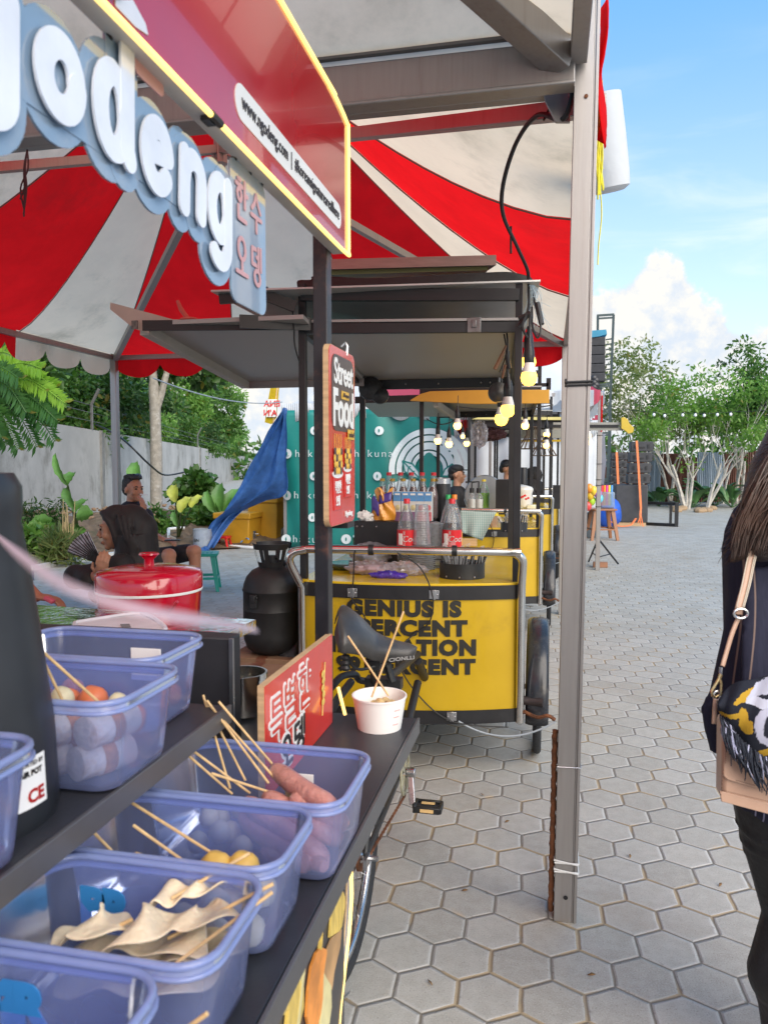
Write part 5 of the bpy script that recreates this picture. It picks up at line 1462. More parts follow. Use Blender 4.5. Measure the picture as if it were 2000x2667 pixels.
# food
sausage = mat('sausage', (.52, .23, .19), .32, 0, .22, 26, sss=.1, bump=.3, bscale=90, coat=.25, dirt=(.62, .34, .28, .6), dirtscale=40)
fishroll = mat('fish_roll', (.66, .58, .52), .55, 0, .12, 18, sss=.1, bump=.4, bscale=40, dirt=(.48, .26, .14, .9), dirtscale=14)
fishcake = mat('fishcake', (.74, .62, .43), .4, 0, .2, 14, sss=.15, bump=.25, bscale=110, coat=.15, dirt=(.62, .45, .25, .35), dirtscale=22)
orangeball = mat('orange_ball', (.62, .17, .07), .45, 0, .15, 12, sss=.1)
creamball = mat('cream_ball', (.66, .58, .38), .45, 0, .12, 12, sss=.1)
yellowball = mat('yellow_ball', (.66, .42, .09), .45, 0, .2, 12, sss=.1)
def food(name, lab, cat, m, forms, group):
    """forms: list of (points, radius) each one piece of food lying in a box"""
    for f in forms:
        mb = MB()
        if len(f[0]) == 1:
            mb.ball(f[0][0], f[1], 14, f=lambda q: 1 + .05 * math.sin(q.x * 300 + q.z * 210))
        else:
            p = spline(f[0], 5); n_ = len(p)
            mb.tube(p, [f[1] * (.55 if i in (0, n_ - 1) else .85 if i in (1, n_ - 2) else 1) for i in range(n_)], 14)
        mb.build(name, m, label=lab, cat=cat, group=group, smooth=70)
g_ = random.Random(3)
food('sausage', 'pink sausage lying in the first box on the lower step', 'sausage', sausage,
     [([V((-.47 + .015 * i, 1.12 - .006 * i, zl + .018)), V((-.38, 1.06 - .010 * i, zl + .02)), V((-.30, 1.00 + .004 * i, zl + .018))], .0155) for i in (0, 3, 6)] +
     [([Pz(x0, y0, zl + z0), Pz((x0 + x1) / 2, (y0 + y1) / 2 + 6, zl + (z0 + z1) / 2), Pz(x1, y1, zl + z1)], .0155) for x0, y0, z0, x1, y1, z1 in ((712, 2000, .10, 872, 2105, .085), (640, 2085, .075, 850, 2235, .022), (690, 2070, .08, 890, 2190, .035), (760, 2075, .085, 905, 2150, .05), (630, 2120, .05, 800, 2262, .018))], 'sausages in the first box')
food('white_fish_ball', 'small white ball among the sausages in the first box', 'fish ball', creamball, [([V((-.50 + .035 * (i % 3), 1.02 + .04 * (i // 3), zl + .022 + .02 * (i % 2))) ], .016) for i in range(8)] + [([Pz(765, 2062, zl + .075)], .013)], 'white balls among the sausages')
for i, (x, y, z) in enumerate([(-.735, .868, .024), (-.69, .866, .025), (-.645, .868, .024), (-.60, .866, .025), (-.555, .866, .026), (-.71, .862, .064), (-.655, .866, .066), (-.60, .862, .064), (-.548, .87, .066)]):
    d_ = V((.35 + .12 * math.sin(i * 2.1), 1, .05 * math.cos(i))).normalized(); c0_ = V((x, y, zu + z))
    mb = MB().tube([c0_ + d_ * t_ for t_ in (-.040, -.038, -.012, 0, .012, .038, .040)], [.016, .021, .0215, .0222, .0215, .021, .016], 16)
    o = mb.build('fish_roll', fishroll, label='white fish roll with a brown seared band in the upper box', cat='fish roll', group='fish rolls in the upper box', smooth=50)
    MB().tube([c0_ + d_ * t_ for t_ in (-.009, .009)], .0227, 16, cap=False).build('seared_band', mat('seared_band', (.42, .17, .07), .55, 0, .4, 60), o, smooth=60)
food('orange_fish_ball', 'orange ball lying behind the fish rolls in the upper box', 'fish ball', orangeball, [([V((x, y, zu + z))], .021) for x, y, z in ((-.66, .945, .065), (-.615, .94, .072), (-.70, .94, .05), (-.56, .945, .05))], 'orange balls in the upper box')
food('cream_fish_ball', 'cream ball lying among the orange balls in the upper box', 'fish ball', creamball, [([V((-.635, .90, zu + .085))], .017), ([V((-.555, .905, zu + .082))], .015)], 'cream balls in the upper box')
food('orange_fish_ball', 'orange ball at the bottom of the back box on the upper step', 'fish ball', orangeball, [([V((x, y, zu + .025))], .02) for x, y in ((-.77, 1.12), (-.79, 1.07), (-.60, 1.13))], 'orange balls in the back box')
food('yellow_fish_ball', 'yellow fish ball showing over the rim of the second box', 'fish ball', yellowball, [([Pz(562, 2262, zl + .072)], .0215), ([Pz(632, 2262, zl + .072)], .0215)], 'yellow balls in the second box')
food('white_fish_ball', 'pale fish ball in the second box on the lower step', 'fish ball', creamball, [([V((-.43 + .043 * (i % 3), .832 + .042 * (i // 3), zl + .024 + .025 * (i % 2)))], .02) for i in range(8)], 'pale balls in the second box')
def ribbon(pts, w, tw, k):
    p = spline([Pz(x, y, zl + z) for x, y, z in pts], 7)
    mb = MB()
    def fn(u, v):
        f = u * (len(p) - 1); i = min(int(f), len(p) - 2); q = p[i].lerp(p[i + 1], f - i); d = (p[i + 1] - p[i]).normalized()
        s = d.cross(V((0, 0, 1))).normalized(); a = .55 * tw * math.sin(u * 7 + k)
        wv = w * (.75 + .3 * math.sin(u * 5 + k))
        return q + (s * math.cos(a) + V((0, 0, 1)) * math.sin(a)) * (v - .5) * wv + V((0, 0, .0045 * math.sin(u * 17 + v * 4 + k)))
    mb.grid(fn, 30, 5)
    mb.build('fishcake_ribbon', fishcake, label='wavy beige fishcake ribbon folded on a skewer in the third box', cat='fishcake', group='fishcake ribbons in the third box', thick=.0025, smooth=70, sub=1)
ribbon([(135, 2455, .075), (200, 2425, .085), (262, 2395, .10), (330, 2405, .085), (352, 2410, .08)], .055, .5, 0)
ribbon([(395, 2365, .085), (420, 2330, .10), (470, 2325, .10), (520, 2312, .105), (585, 2300, .10)], .045, .6, 1)
ribbon([(300, 2455, .075), (370, 2400, .10), (450, 2400, .09), (520, 2385, .095), (600, 2365, .09)], .08, .35, 2)
ribbon([(150, 2515, .055), (240, 2480, .06), (330, 2450, .07), (420, 2460, .065), (540, 2430, .07)], .07, .4, 3)
ribbon([(320, 2540, .04), (400, 2500, .05), (480, 2480, .05), (560, 2470, .045), (600, 2400, .06)], .06, .5, 4)
ribbon([(150, 2560, .02), (300, 2540, .025), (450, 2530, .03), (560, 2500, .03)], .08, .3, 5)
def skewers(lst, label, group):
    for (xa, ya, za), (xb, yb, zb), r in lst:
        MB().tube([Pz(xa, ya, za), Pz(xb, yb, zb)], [r, r * .9], 7).build('skewer', bamboo, label=label, cat='skewer', group=group)
R0 = .0021
skewers([((530, 1811, 1.115), (600, 2054, 1.0), R0), ((533, 1822, 1.11), (640, 2033, 1.0), R0), ((538, 1827, 1.11), (745, 2059, 1.0), R0), ((570, 1827, 1.12), (715, 1996, 1.01), R0), ((459, 1922, 1.075), (652, 2066, .99), R0), ((448, 1930, 1.07), (606, 2068, .99), R0), ((551, 2014, 1.045), (722, 2069, 1.0), R0), ((540, 1825, 1.115), (700, 2040, 1.01), R0)], 'bamboo skewer sticking out of the sausage box', 'skewers in the sausage box')
skewers([((78, 1592, 1.31), (101, 1840, 1.19), R0), ((63, 1653, 1.29), (262, 1832, 1.19), R0), ((54, 1597, 1.31), (168, 1832, 1.19), R0)], 'bamboo skewer sticking out of the fish roll box', 'skewers in the fish roll box')
skewers([((327, 2080, 1.05), (556, 2224, 1.005), R0), ((348, 2149, 1.035), (492, 2252, .99), R0), ((232, 2154, 1.05), (315, 2240, 1.0), R0), ((353, 2223, 1.03), (462, 2250, .99), R0)], 'bamboo skewer lying across the fish ball box', 'skewers in the fish ball box')
skewers([((650, 2222, 1.045), (448, 2339, 1.02), R0), ((712, 2302, 1.04), (438, 2444, .99), R0), ((710, 2323, 1.04), (406, 2548, .985), R0), ((315, 2492, 1.0), (205, 2535, .985), R0), ((345, 2395, 1.02), (245, 2440, 1.0), R0), ((540, 2640, 1.04), (470, 2690, 1.02), R0)], 'bamboo skewer through the fishcake ribbons', 'skewers in the fishcake box')
# ---- black vacuum jug on the upper step, with paper tape tied to its neck
jb = Pz(-95, 2130, zu)
rj = (Pz(138, 2130, zu) - jb).length
t = thing('pump_jug', 'tall tapering black jug with a printed white label, at the left edge', 'jug', jb)
MB().lathe([(rj * .97, 0), (rj, .012), (rj * .97, .10), (rj * .86, .20), (rj * .75, .29), (rj * .68, .335), (rj * .70, .345), (rj * .70, .375), (rj * .62, .39), (0, .39)], jb, 40).build('body', mat('satin_black', (.018, .02, .024), .38, 0, .3), t, smooth=40)
th0 = math.atan2((Pz(128, 2130, zu) - jb).y, (Pz(128, 2130, zu) - jb).x) - .12
lbm = MB().grid(lambda u, v: jb + V((math.cos(th0 - .5 + .5 * u) * rj * (1.004 - .018 * v), math.sin(th0 - .5 + .5 * u) * rj * (1.004 - .018 * v), .028 + .055 * v)), 10, 2)
lb_ = lbm.build('label', paper, t)
def jl(u, z, k=1.010):
    a = th0 - .5 + .5 * u; return jb + V((math.cos(a) * rj * (k - .018 * ((z - .028) / .055)), math.sin(a) * rj * (k - .018 * ((z - .028) / .055)), z))
def onjug(t_, sz, u0, z0, m, nm, off=.0005):
    q = MB(); text(q, t_, sz, (0, 0, 0), (1, 0, 0), (0, 0, 1), off=off, ext=.0002); q.v = [tuple(jl(u0 + x / (.5 * rj), z0 + z, 1.012)) for x, y, z in q.v]; q.build(nm, m, lb_, smooth=0)
onjug('CE', .020, .66, .040, redpl, 'red_mark', .0008); onjug('AIR POT', .0085, .55, .066, black, 'label_print'); onjug('IMPORTED BY', .0065, .52, .076, black, 'label_print', .0002)

tape = spline([Pd(-10, 1390, .62), Pd(30, 1425, .30), Pd(130, 1500, .17), Pd(260, 1558, .15), Pd(420, 1600, .155), Pd(560, 1620, .19), Pd(665, 1640, .30)], 7)
MB().tube(tape, .0017, 6, flat=.3).build('paper_tape', cloth('pale_tape', (.66, .56, .62), .4), label='blurred pale pink paper tape strung from the black jug toward the steel table', cat='tape')

# ---- paper bowl with two skewers
bb = Pz(988, 1893, zl)
t = thing('paper_bowl', 'white paper bowl of snack on the counter end with two crossed sticks', 'bowl', bb)
MB().lathe([(.0475, .001), (.0478, 0), (.0585, .068), (.0605, .069), (.0605, .0725), (.0575, .0725), (.0475, .006), (0, .006)], bb, 40).build('bowl', paper, t, smooth=50)
fd = MB()
for i in range(16):
    a = rnd.uniform(0, 6.28); r = rnd.uniform(0, .036)
    fd.ball(bb + V((r * math.cos(a), r * math.sin(a), .040 + rnd.uniform(0, .012))), (rnd.uniform(.009, .016), rnd.uniform(.008, .013), .008), 8, Matrix.Rotation(rnd.uniform(0, 3), 3, 'Z') @ Matrix.Rotation(rnd.uniform(-.6, .6), 3, 'X'))
fd.lathe([(.050, .036), (.03, .042), (0, .042)], bb, 20)
fd.build('snack', mat('fried_snack', (.60, .44, .20), .5, 0, .25, 60, bump=.4, dirt=(.26, .09, .03, .8), dirtscale=60), t, smooth=60)
rp_ = MB()
for z in (.05, .035, .018):
    rp_.tube([bb + V((.062 * math.cos(a), .062 * math.sin(a), 0)) * ((.0475 + (.0585 - .0475) * z / .068 + .0006) / .062) + V((0, 0, z)) for a in (-.75, -.65, -.55, -.45)], .0005, 4)
rp_.build('red_lines', redpl, t)
for (xa, ya, da), (xb, yb, db) in (((906, 1656, 1.60), (1012, 1812, 1.60)), ((1051, 1592, 1.63), (968, 1816, 1.60))):
    MB().tube([Pd(xa, ya, da), Pd(xb, yb, db)], .0022, 7).build('skewer', bamboo, label='bamboo stick standing in the white paper bowl', cat='skewer', group='sticks in the paper bowl')

# ---- signs
def stroke(mb, pts, w, x, th=.0012, mi=0, k0=0):
    """one fat rounded pen stroke lying on a wall that faces +X; pts are (y, z). Each piece lies a hair proud of the last"""
    p = [V((0, a, b)) for a, b in pts]; e = 2e-5
    for i in range(len(p)):
        dx = x + e * (k0 + 2 * i)
        ds = [V((dx, p[i].y + w / 2 * math.cos(t), p[i].z + w / 2 * math.sin(t))) for t in [2 * math.pi * j / 18 for j in range(18)]]
        mb.prism(ds, (th, 0, 0), mi)
        if i < len(p) - 1:
            d = (p[i + 1] - p[i])
            if d.length > 1e-6:
                n = V((0, -d.z, d.y)).normalized() * w / 2; o = V((dx + e, 0, 0))
                mb.prism([p[i] + n + o, p[i + 1] + n + o, p[i + 1] - n + o, p[i] - n + o], (th, 0, 0), mi)
    return k0 + 2 * len(p)
def arc(cx_, cy_, rx, ry, a0, a1, n=14):
    return [(cx_ + rx * math.cos(rad(a0 + (a1 - a0) * i / n)), cy_ + ry * math.sin(rad(a0 + (a1 - a0) * i / n))) for i in range(n + 1)]
GL = {'o': [arc(.5, .5, .36, .5, 0, 360, 24)], 'd': [arc(.42, .34, .34, .34, 0, 360, 20), [(.80, 1.0), (.80, .5), (.80, .1), (.86, .0)]],
      'e': [[(.14, .50), (.5, .56), (.86, .62)] + arc(.5, .5, .37, .5, 20, 320, 22)], 'n': [[(.16, 1.0), (.16, .5), (.16, 0)], [(.16, .55)] + arc(.5, .62, .34, .38, 150, 0, 10) + [(.84, .3), (.84, 0)]],
      'g': [arc(.44, .66, .34, .33, 0, 360, 20), [(.80, 1.0), (.80, .6), (.80, .25)] + arc(.46, .22, .34, .22, 0, -140, 10)], 'N': [[(.12, 0), (.12, .5), (.12, 1)], [(.12, 1), (.5, .5), (.88, 0)], [(.88, 0), (.88, .5), (.88, 1)]],
      '특': [[(.22, .96), (.22, .62)], [(.22, .95), (.80, .95)], [(.22, .79), (.76, .79)], [(.22, .63), (.82, .63)], [(.05, .46), (.95, .46)], [(.2, .28), (.8, .28), (.8, .0)]],
      '별': [[(.12, .96), (.12, .56)], [(.48, .96), (.48, .56)], [(.12, .76), (.48, .76)], [(.12, .56), (.48, .56)], [(.86, 1.0), (.86, .52)], [(.60, .86), (.86, .86)], [(.60, .68), (.86, .68)], [(.2, .42), (.84, .42), (.84, .22), (.2, .22), (.2, .0), (.88, .0)]],
      '한': [[(.24, 1.0), (.44, 1.0)], [(.08, .86), (.60, .86)], arc(.34, .62, .17, .15, 0, 360, 14), [(.78, 1.02), (.78, .36)], [(.78, .70), (.98, .70)], [(.22, .32), (.22, .02), (.86, .02)]],
      '오': [arc(.5, .70, .30, .27, 0, 360, 16), [(.5, .40), (.5, .12)], [(.04, .08), (.96, .08)]],
      '뎅': [[(.44, .94), (.10, .94), (.10, .52), (.46, .52)], [(.50, .74), (.66, .74)], [(.66, 1.0), (.66, .44)], [(.88, 1.02), (.88, .44)], arc(.52, .20, .26, .19, 0, 360, 14)],
      '수': [[(.5, .98), (.36, .74), (.12, .56)], [(.5, .96), (.66, .74), (.88, .56)], [(.04, .38), (.96, .38)], [(.5, .36), (.5, .0)]], '!': [[(.5, 1), (.5, .35)], [(.5, .08), (.5, .0)]]}
def glyph(mb, ch, y0, y1, z0, z1, w, x, th=.0012, slant=0):
    k = 0
    for s_ in GL[ch]:
        k = stroke(mb, [(y0 + (a + slant * b) * (y1 - y0), z0 + b * (z1 - z0)) for a, b in s_], w, x, th, 0, k)
    return mb
xs = -.475
def board(name, label, y0, y1, z0, z1, x, th, m, edge, r=0.0):
    t = thing(name, label, 'sign', (x, (y0 + y1) / 2, z0))
    ps = [V((x - th, q.x, q.y)) for q in (rrect(y0, y1, z0, z1, r, 0) if r else [V((y1, z1, 0)), V((y0, z1, 0)), V((y0, z0, 0)), V((y1, z0, 0))])]
    MB().prism(ps, (th, 0, 0)).build('backing', edge, t)
    i = .0012
    ps = [V((x + .0002, q.x, q.y)) for q in (rrect(y0 + i, y1 - i, z0 + i, z1 - i, r, 0) if r else [V((y1 - i, z1 - i, 0)), V((y0 + i, z1 - i, 0)), V((y0 + i, z0 + i, 0)), V((y1 - i, z0 + i, 0))])]
    MB().prism(ps, (.0012, 0, 0)).build('printed_face', m, t)
    return t
YD, ZD = V((0, 1, 0)), V((0, 0, 1))
def sg(mb, s, size, y, z, x, off=0, ext=.0005, **k):
    return text(mb, s, size, (x, y, z), YD, ZD, off=off, ext=ext, **k)
def fit(mb, s, x, y0, y1, z0, z1, off=0, ext=.0006, n0=0):
    """one word fitted into a rectangle of a wall facing +X"""
    k = len(mb.v); text(mb, s, .1, (x, 0, 0), YD, ZD, off=off, ext=ext, ax='LEFT')
    a = np.array(mb.v[k:]); lo, hi = a.min(0), a.max(0)
    mb.v[k:] = [(q[0], y0 + (q[1] - lo[1]) / (hi[1] - lo[1]) * (y1 - y0), z0 + (q[2] - lo[2]) / (hi[2] - lo[2]) * (z1 - z0)) for q in a]
    return mb
kr = board('korean_sign', 'red Korean sign board standing on the counter against the black post', 1.215, 1.632, zl, 1.122, -.470, .012, redgloss, wood)
wt2, blk2, rd2 = MB(), MB(), MB()
ky = lambda px: Px(px, 1800, -.469).y
for j, ch_ in enumerate('특별한'):
    a_, b_ = ky(700 + 37 * j), ky(732 + 37 * j); za = 1.008 + .007 * j
    glyph(wt2, ch_, a_, b_, za, za + .082, .0165, -.4686, .001); glyph(rd2, ch_, a_, b_, za, za + .082, .0062, -.4660, .0006)
for j, ch_ in enumerate('오뎅'):
    a_, b_ = ky(727 + 35 * j), ky(757 + 35 * j)
    glyph(wt2, ch_, a_, b_, .942 + .005 * j, 1.0 + .005 * j, .019, -.4686, .001); glyph(blk2, ch_, a_, b_, .942 + .005 * j, 1.0 + .005 * j, .0085, -.4660, .0006)
wt2.build('white_lettering', white, kr, smooth=0); rd2.build('red_lettering', redgloss, kr, smooth=0); blk2.build('black_lettering', black, kr, smooth=0)
sk = MB()
yk = ky(840)
sk.tube([V((-.466, yk - .012, .965)), V((-.466, yk + .01, 1.075))], .0015, 5)
for i in range(5):
    sk.ball(V((-.4665, yk - .003 + .004 * (i % 2), .992 + .015 * i)), (.002, .011, .008), 8)
sk.build('skewer_print', fy, kr)
st2 = board('street_food_sign', 'upright red street food sign with two cups of skewers, hung on the post', 1.553, 1.768, 1.366, 1.752, -.452, .012, redgloss, wood, r=.02)
ww, dk, yl, cpw, cpr = MB(), MB(), MB(), MB(), MB()
fit(ww, 'Food', -.4488, 1.578, 1.748, 1.580, 1.663, off=.003); dk.prism([V((-.4502, q.x, q.y)) for q in rrect(1.570, 1.755, 1.572, 1.735, .03, 0)], (.0008, 0, 0))
fit(ww, 'Street', -.4488, 1.585, 1.742, 1.672, 1.728, off=.002)
yl.box((-.4485, 1.675, 1.652), (.001, .06, .018)).box((-.4478, 1.722, 1.567), (.001, .055, .022))
fit(dk, 'are here!', -.4468, 1.700, 1.745, 1.561, 1.573); fit(dk, 'all korean', -.4472, 1.652, 1.698, 1.648, 1.657)
for y0, z0, s in ((1.575, 1.40, 1.0), (1.665, 1.425, .82)):
    cpr.prism([V((-.450, y0 + .008 * s, z0)), V((-.450, y0 + .062 * s, z0)), V((-.450, y0 + .074 * s, z0 + .075 * s)), V((-.450, y0, z0 + .075 * s))], (.001, 0, 0))
    cpw.prism([V((-.4495, y0 + .037 * s + .042 * s * math.cos(a), z0 + .078 * s + .009 * s * math.sin(a))) for a in [i * .3927 for i in range(16)]], (.001, 0, 0))
    sk = MB()
    for j in range(4):
        y = y0 + (.012 + .017 * j) * s
        yl.box((-.4482, y, z0 + .135 * s), (.0008, .002, .06 * s))
        for k in range(4):
            (yl if (j + k) % 3 else dk).ball(V((-.4478, y + .003 * (k % 2), z0 + (.085 + .014 * k) * s)), (.001, .009 * s, .0085 * s), 8)
    [glyph(ww, ch_, y0 + (.014 + .016 * j) * s, y0 + (.027 + .016 * j) * s, z0 + .038 * s, z0 + .062 * s, .0035, -.4485, .0006) for j, ch_ in enumerate('특별한')]; [glyph(ww, ch_, y0 + (.02 + .017 * j) * s, y0 + (.034 + .017 * j) * s, z0 + .010 * s, z0 + .030 * s, .0035, -.4485, .0006) for j, ch_ in enumerate('오뎅')]
fit(ww, 'Ngodeng', -.4488, 1.672, 1.735, 1.378, 1.394, off=.003)
dk.build('dark_lettering', mat('dark_brown_print', (.07, .045, .04), .4), st2, smooth=0); cpr.build('cup_print', mat('cup_red', (.62, .03, .025), .3), st2, smooth=0); cpw.build('cup_rim_print', white, st2, smooth=0); yl.build('yellow_print', mat('print_amber', (.72, .42, .05), .4, 0, .3, 60), st2, smooth=0); ww.build('white_lettering', white, st2, smooth=0)
MB().tube([V((-.452, 1.70, 1.745)), V((-.45, 1.70, 1.765)), V((-.455, 1.705, 1.775)), V((-.465, 1.70, 1.765))], .003, 6).build('hook', steel, st2)
MB().box((-.47, 1.71, 1.36), (.05, .06, .012)).box((-.468, 1.70, 1.73), (.02, .12, .01)).build('clamp', black, st2)
sb = thing('shop_sign', 'big red shop sign with web address and yellow light tube border overhead', 'sign', (-.47, .6, 1.965))
y0, y1, z0, z1 = -.6, 1.686, 1.962, 2.262
MB().prism([V((-.475, a, b)) for a, b in ((y1, z1 - .02), (y1 - .14, z1), (y0, z1), (y0, z0), (y1 - .02, z0), (y1, z0 + .01))], (.028, 0, 0)).build('box', mat('sign_side', (.55, .52, .50), .5), sb, bevel=.002)
MB().prism([V((-.447, a, b)) for a, b in ((y1 - .004, z1 - .024), (y1 - .142, z1 - .004), (y0, z1 - .004), (y0, z0 + .004), (y1 - .022, z0 + .004), (y1 - .004, z0 + .012))], (.002, 0, 0)).build('printed_face', mat('sign_red', (.46, .010, .016), .14, 0, .12, 2, coat=.7, bump=.02, bscale=3), sb)
tube_ = spline([V((-.443, y0, z1 + .001)), V((-.443, y1 - .3, z1 + .001)), V((-.443, y1 - .14, z1)), V((-.443, y1 - .01, z1 - .016)), V((-.443, y1, z1 - .04)), V((-.443, y1 + .001, z0 + .06)), V((-.443, y1, z0 + .012)), V((-.443, y1 - .02, z0 + .001)), V((-.443, y1 - .3, z0 - .001)), V((-.443, 1.0, z0 - .001))], 5)
MB().tube(tube_, .0042, 8).tube([V((-.443, .978, z0 - .001)), V((-.443, y0, z0 - .001))], .0042, 8).build('light_tube', mat('neon_warm', (1, .70, .20), .4, emit=.65), sb)
MB().tube([V((-.443, 1.004, z0 - .001)), V((-.443, .974, z0 - .001))], .006, 8).box((-.452, .985, z0 - .004), (.012, .022, .006)).build('tube_joint', black, sb)
pa, pb_ = Px(628, 262, -.4445), Px(880, 565, -.4445)
zc, hgt = (pa.z + pb_.z) / 2, .052
yA, yB = Px(612, 240, -.4445).y, Px(888, 580, -.4445).y
MB().prism([V((-.445, q.x, q.y)) for q in rrect(yA, yB, zc - hgt / 2, zc + hgt / 2, .0255, 0)], (.0012, 0, 0)).build('white_pill', white, sb)
tx = MB(); fit(tx, 'www.ngodeng.com  |  #koreansignatureareallhere', -.4435, yA + .022, yB - .02, zc - .015, zc + .014, off=.0002); tx.build('web_address', mat('ink_grey', (.03, .025, .03), .5), sb, smooth=0)
sq = MB().tube(spline([V((-.4435, .70 + .006 * (i % 2) + .01 * i, 1.985 + .014 * i)) for i in range(9)], 3), .006, 6, flat=.3)
sq.tube(spline([V((-.4435, .735 + .012 * (i % 2) + .008 * i, 1.975 + .013 * i)) for i in range(8)], 3), .006, 6, flat=.3).build('skewer_print', fy, sb)
MB().prism([Px(x, y, -.4445) for x, y in ((300, 0), (345, 0), (378, 62), (385, 92), (352, 70), (300, 15))], (.001, 0, 0)).build('white_print', mat('pale_print', (.62, .66, .74), .4), sb)
# hanging letter board
lb = thing('letter_board', 'hanging cut out name board with fat white letters on blue grey acrylic', 'sign', (-.47, .9, 1.78))
gp, wl_ = MB(), MB()
LT = [('N', .36, .50, 1.828, 1.975), ('g', .530, .632, 1.782, 1.916), ('o', .634, .728, 1.828, 1.917), ('d', .732, .826, 1.826, 1.974), ('e', .822, .915, 1.822, 1.917), ('n', .917, 1.010, 1.820, 1.915), ('g', 1.001, 1.100, 1.776, 1.917)]
for j, (ch_, a, b, c, d) in enumerate(LT):
    w_ = .028; i_ = w_ / 2
    wl_ = MB(); glyph(wl_, ch_, a + i_ * .8, b - i_ * .8, c + i_, d - i_, w_, -.4675, .003, .06); wl_.build('white_letter', mat('letter_white', (.72, .76, .84), .2, coat=.3), lb, smooth=0)
    glyph(gp, ch_, a + i_ * .8, b - i_ * .8, c + i_, d - i_, 0.066, -.476 + .0008 * (j % 2), .003, .06)
gp.prism([V((-.4738, q.x, q.y)) for q in rrect(1.10, 1.245, 1.748, 1.962, .02, 0)], (.0030, 0, 0))
gp.prism([V((-.4741, q.x, q.y)) for q in rrect(.40, 1.12, 1.83, 1.91, .02, 0)], (.0030, 0, 0))
gp.build('acrylic_plate', mat('blue_grey_acrylic', (.20, .29, .40), .10, 0, .1, 3, coat=.8, dirt=(.42, .42, .42, .6), dirtscale=3), lb, smooth=0)
MB().prism([V((-.4690, q.x, q.y)) for q in rrect(.825, .892, 1.946, 1.966, .008, 0)], (.002, 0, 0)).build('red_macron', mat('salmon_print', (.55, .30, .31), .4), lb)
kk = MB(); [glyph(kk, ch_, 1.115 + .062 * (j % 2), 1.162 + .062 * (j % 2), 1.875 - .085 * (j // 2), 1.935 - .085 * (j // 2), .007, -.4700, .001) for j, ch_ in enumerate('한수오뎅')]; kk.build('red_lettering', MATS['salmon_print'], lb, smooth=0)
eb = MB()
for yy in (.78, 1.12, 1.18, 1.23):
    eb.ball(V((-.472, yy, 1.968)), (.006, .012, .008), 8).tube([V((-.472, yy, 1.96)), V((-.472, yy + .01, 2.0))], .004, 5)
eb.build('hanger_clip', black, lb)
# ---------------------------------------------------------------- people
CR, CU, CF = ROT @ V((1, 0, 0)), V((0, 0, 1)), V((-math.sin(YAW), math.cos(YAW), 0))
hairm = mat('black_hair', (.010, .008, .008), .38, 0, .3, 30, bump=.5, bscale=120, stretch=(3, 3, .4))
def basis(f, u=(0, 0, 1)):
    f = V(f).normalized(); r = f.cross(V(u)).normalized(); return f, r, r.cross(f)
def head(mb, c, f, k=1.0, u=(0, 0, 1)):
    """skull, jaw, nose, lips, brows, ears; c is mid-head, f the way the face looks"""
    c = V(c); f, r, u = basis(f, u); M = Matrix((r, f, u)).transposed()
    P = lambda x, y, z: c + (r * x + f * y + u * z) * k
    mb.ball(P(0, -.012, .028), (.074 * k, .095 * k, .088 * k), 20, M)
    mb.ball(P(0, .028, -.045), (.055 * k, .060 * k, .066 * k), 16, M)
    mb.ball(P(0, .066, -.092), (.026 * k, .022 * k, .020 * k), 10, M)
    mb.ball(P(0, .055, .0), (.060 * k, .036 * k, .058 * k), 14, M)
    mb.tube([P(0, .088, .012), P(0, .104, -.018), P(0, .110, -.032)], [.009 * k, .012 * k, .014 * k], 8)
    for s in (-1, 1):
        mb.ball(P(s * .012, .098, -.036), .009 * k, 8)
        mb.ball(P(s * .033, .080, .026), (.022 * k, .013 * k, .008 * k), 8, M)
        mb.ball(P(s * .076, -.008, -.012), (.008 * k, .020 * k, .030 * k), 8, M)
        mb.ball(P(s * .042, .062, -.03), (.020 * k, .022 * k, .022 * k), 8, M)
    mb.ball(P(0, .090, -.062), (.023 * k, .010 * k, .006 * k), 8, M)
    mb.ball(P(0, .089, -.073), (.020 * k, .010 * k, .007 * k), 8, M)
    return P, M
def face(par, P, M, k=1.0):
    e = MB()
    for s in (-1, 1):
        e.ball(P(s * .031, .086, .006), (.015 * k, .008 * k, .0065 * k), 8, M)
    e.build('eyes', mat('dark_eye', (.03, .022, .02), .2), par)
    b = MB()
    for s in (-1, 1):
        b.tube([P(s * .014, .095, .024), P(s * .034, .092, .030), P(s * .052, .078, .024)], [.003 * k, .0042 * k, .002 * k], 6)
    b.build('eyebrows', hairm, par)
    MB().ball(P(0, .094, -.067), (.021 * k, .008 * k, .0055 * k), 8, M).build('lips', mat('lip', (.25, .09, .07), .45), par)
def limbs(mb, *ch):
    for pts, rr in ch:
        mb.tube(pts, rr, 14)
        for p, r in zip(pts, rr):
            mb.ball(p, r, 14)
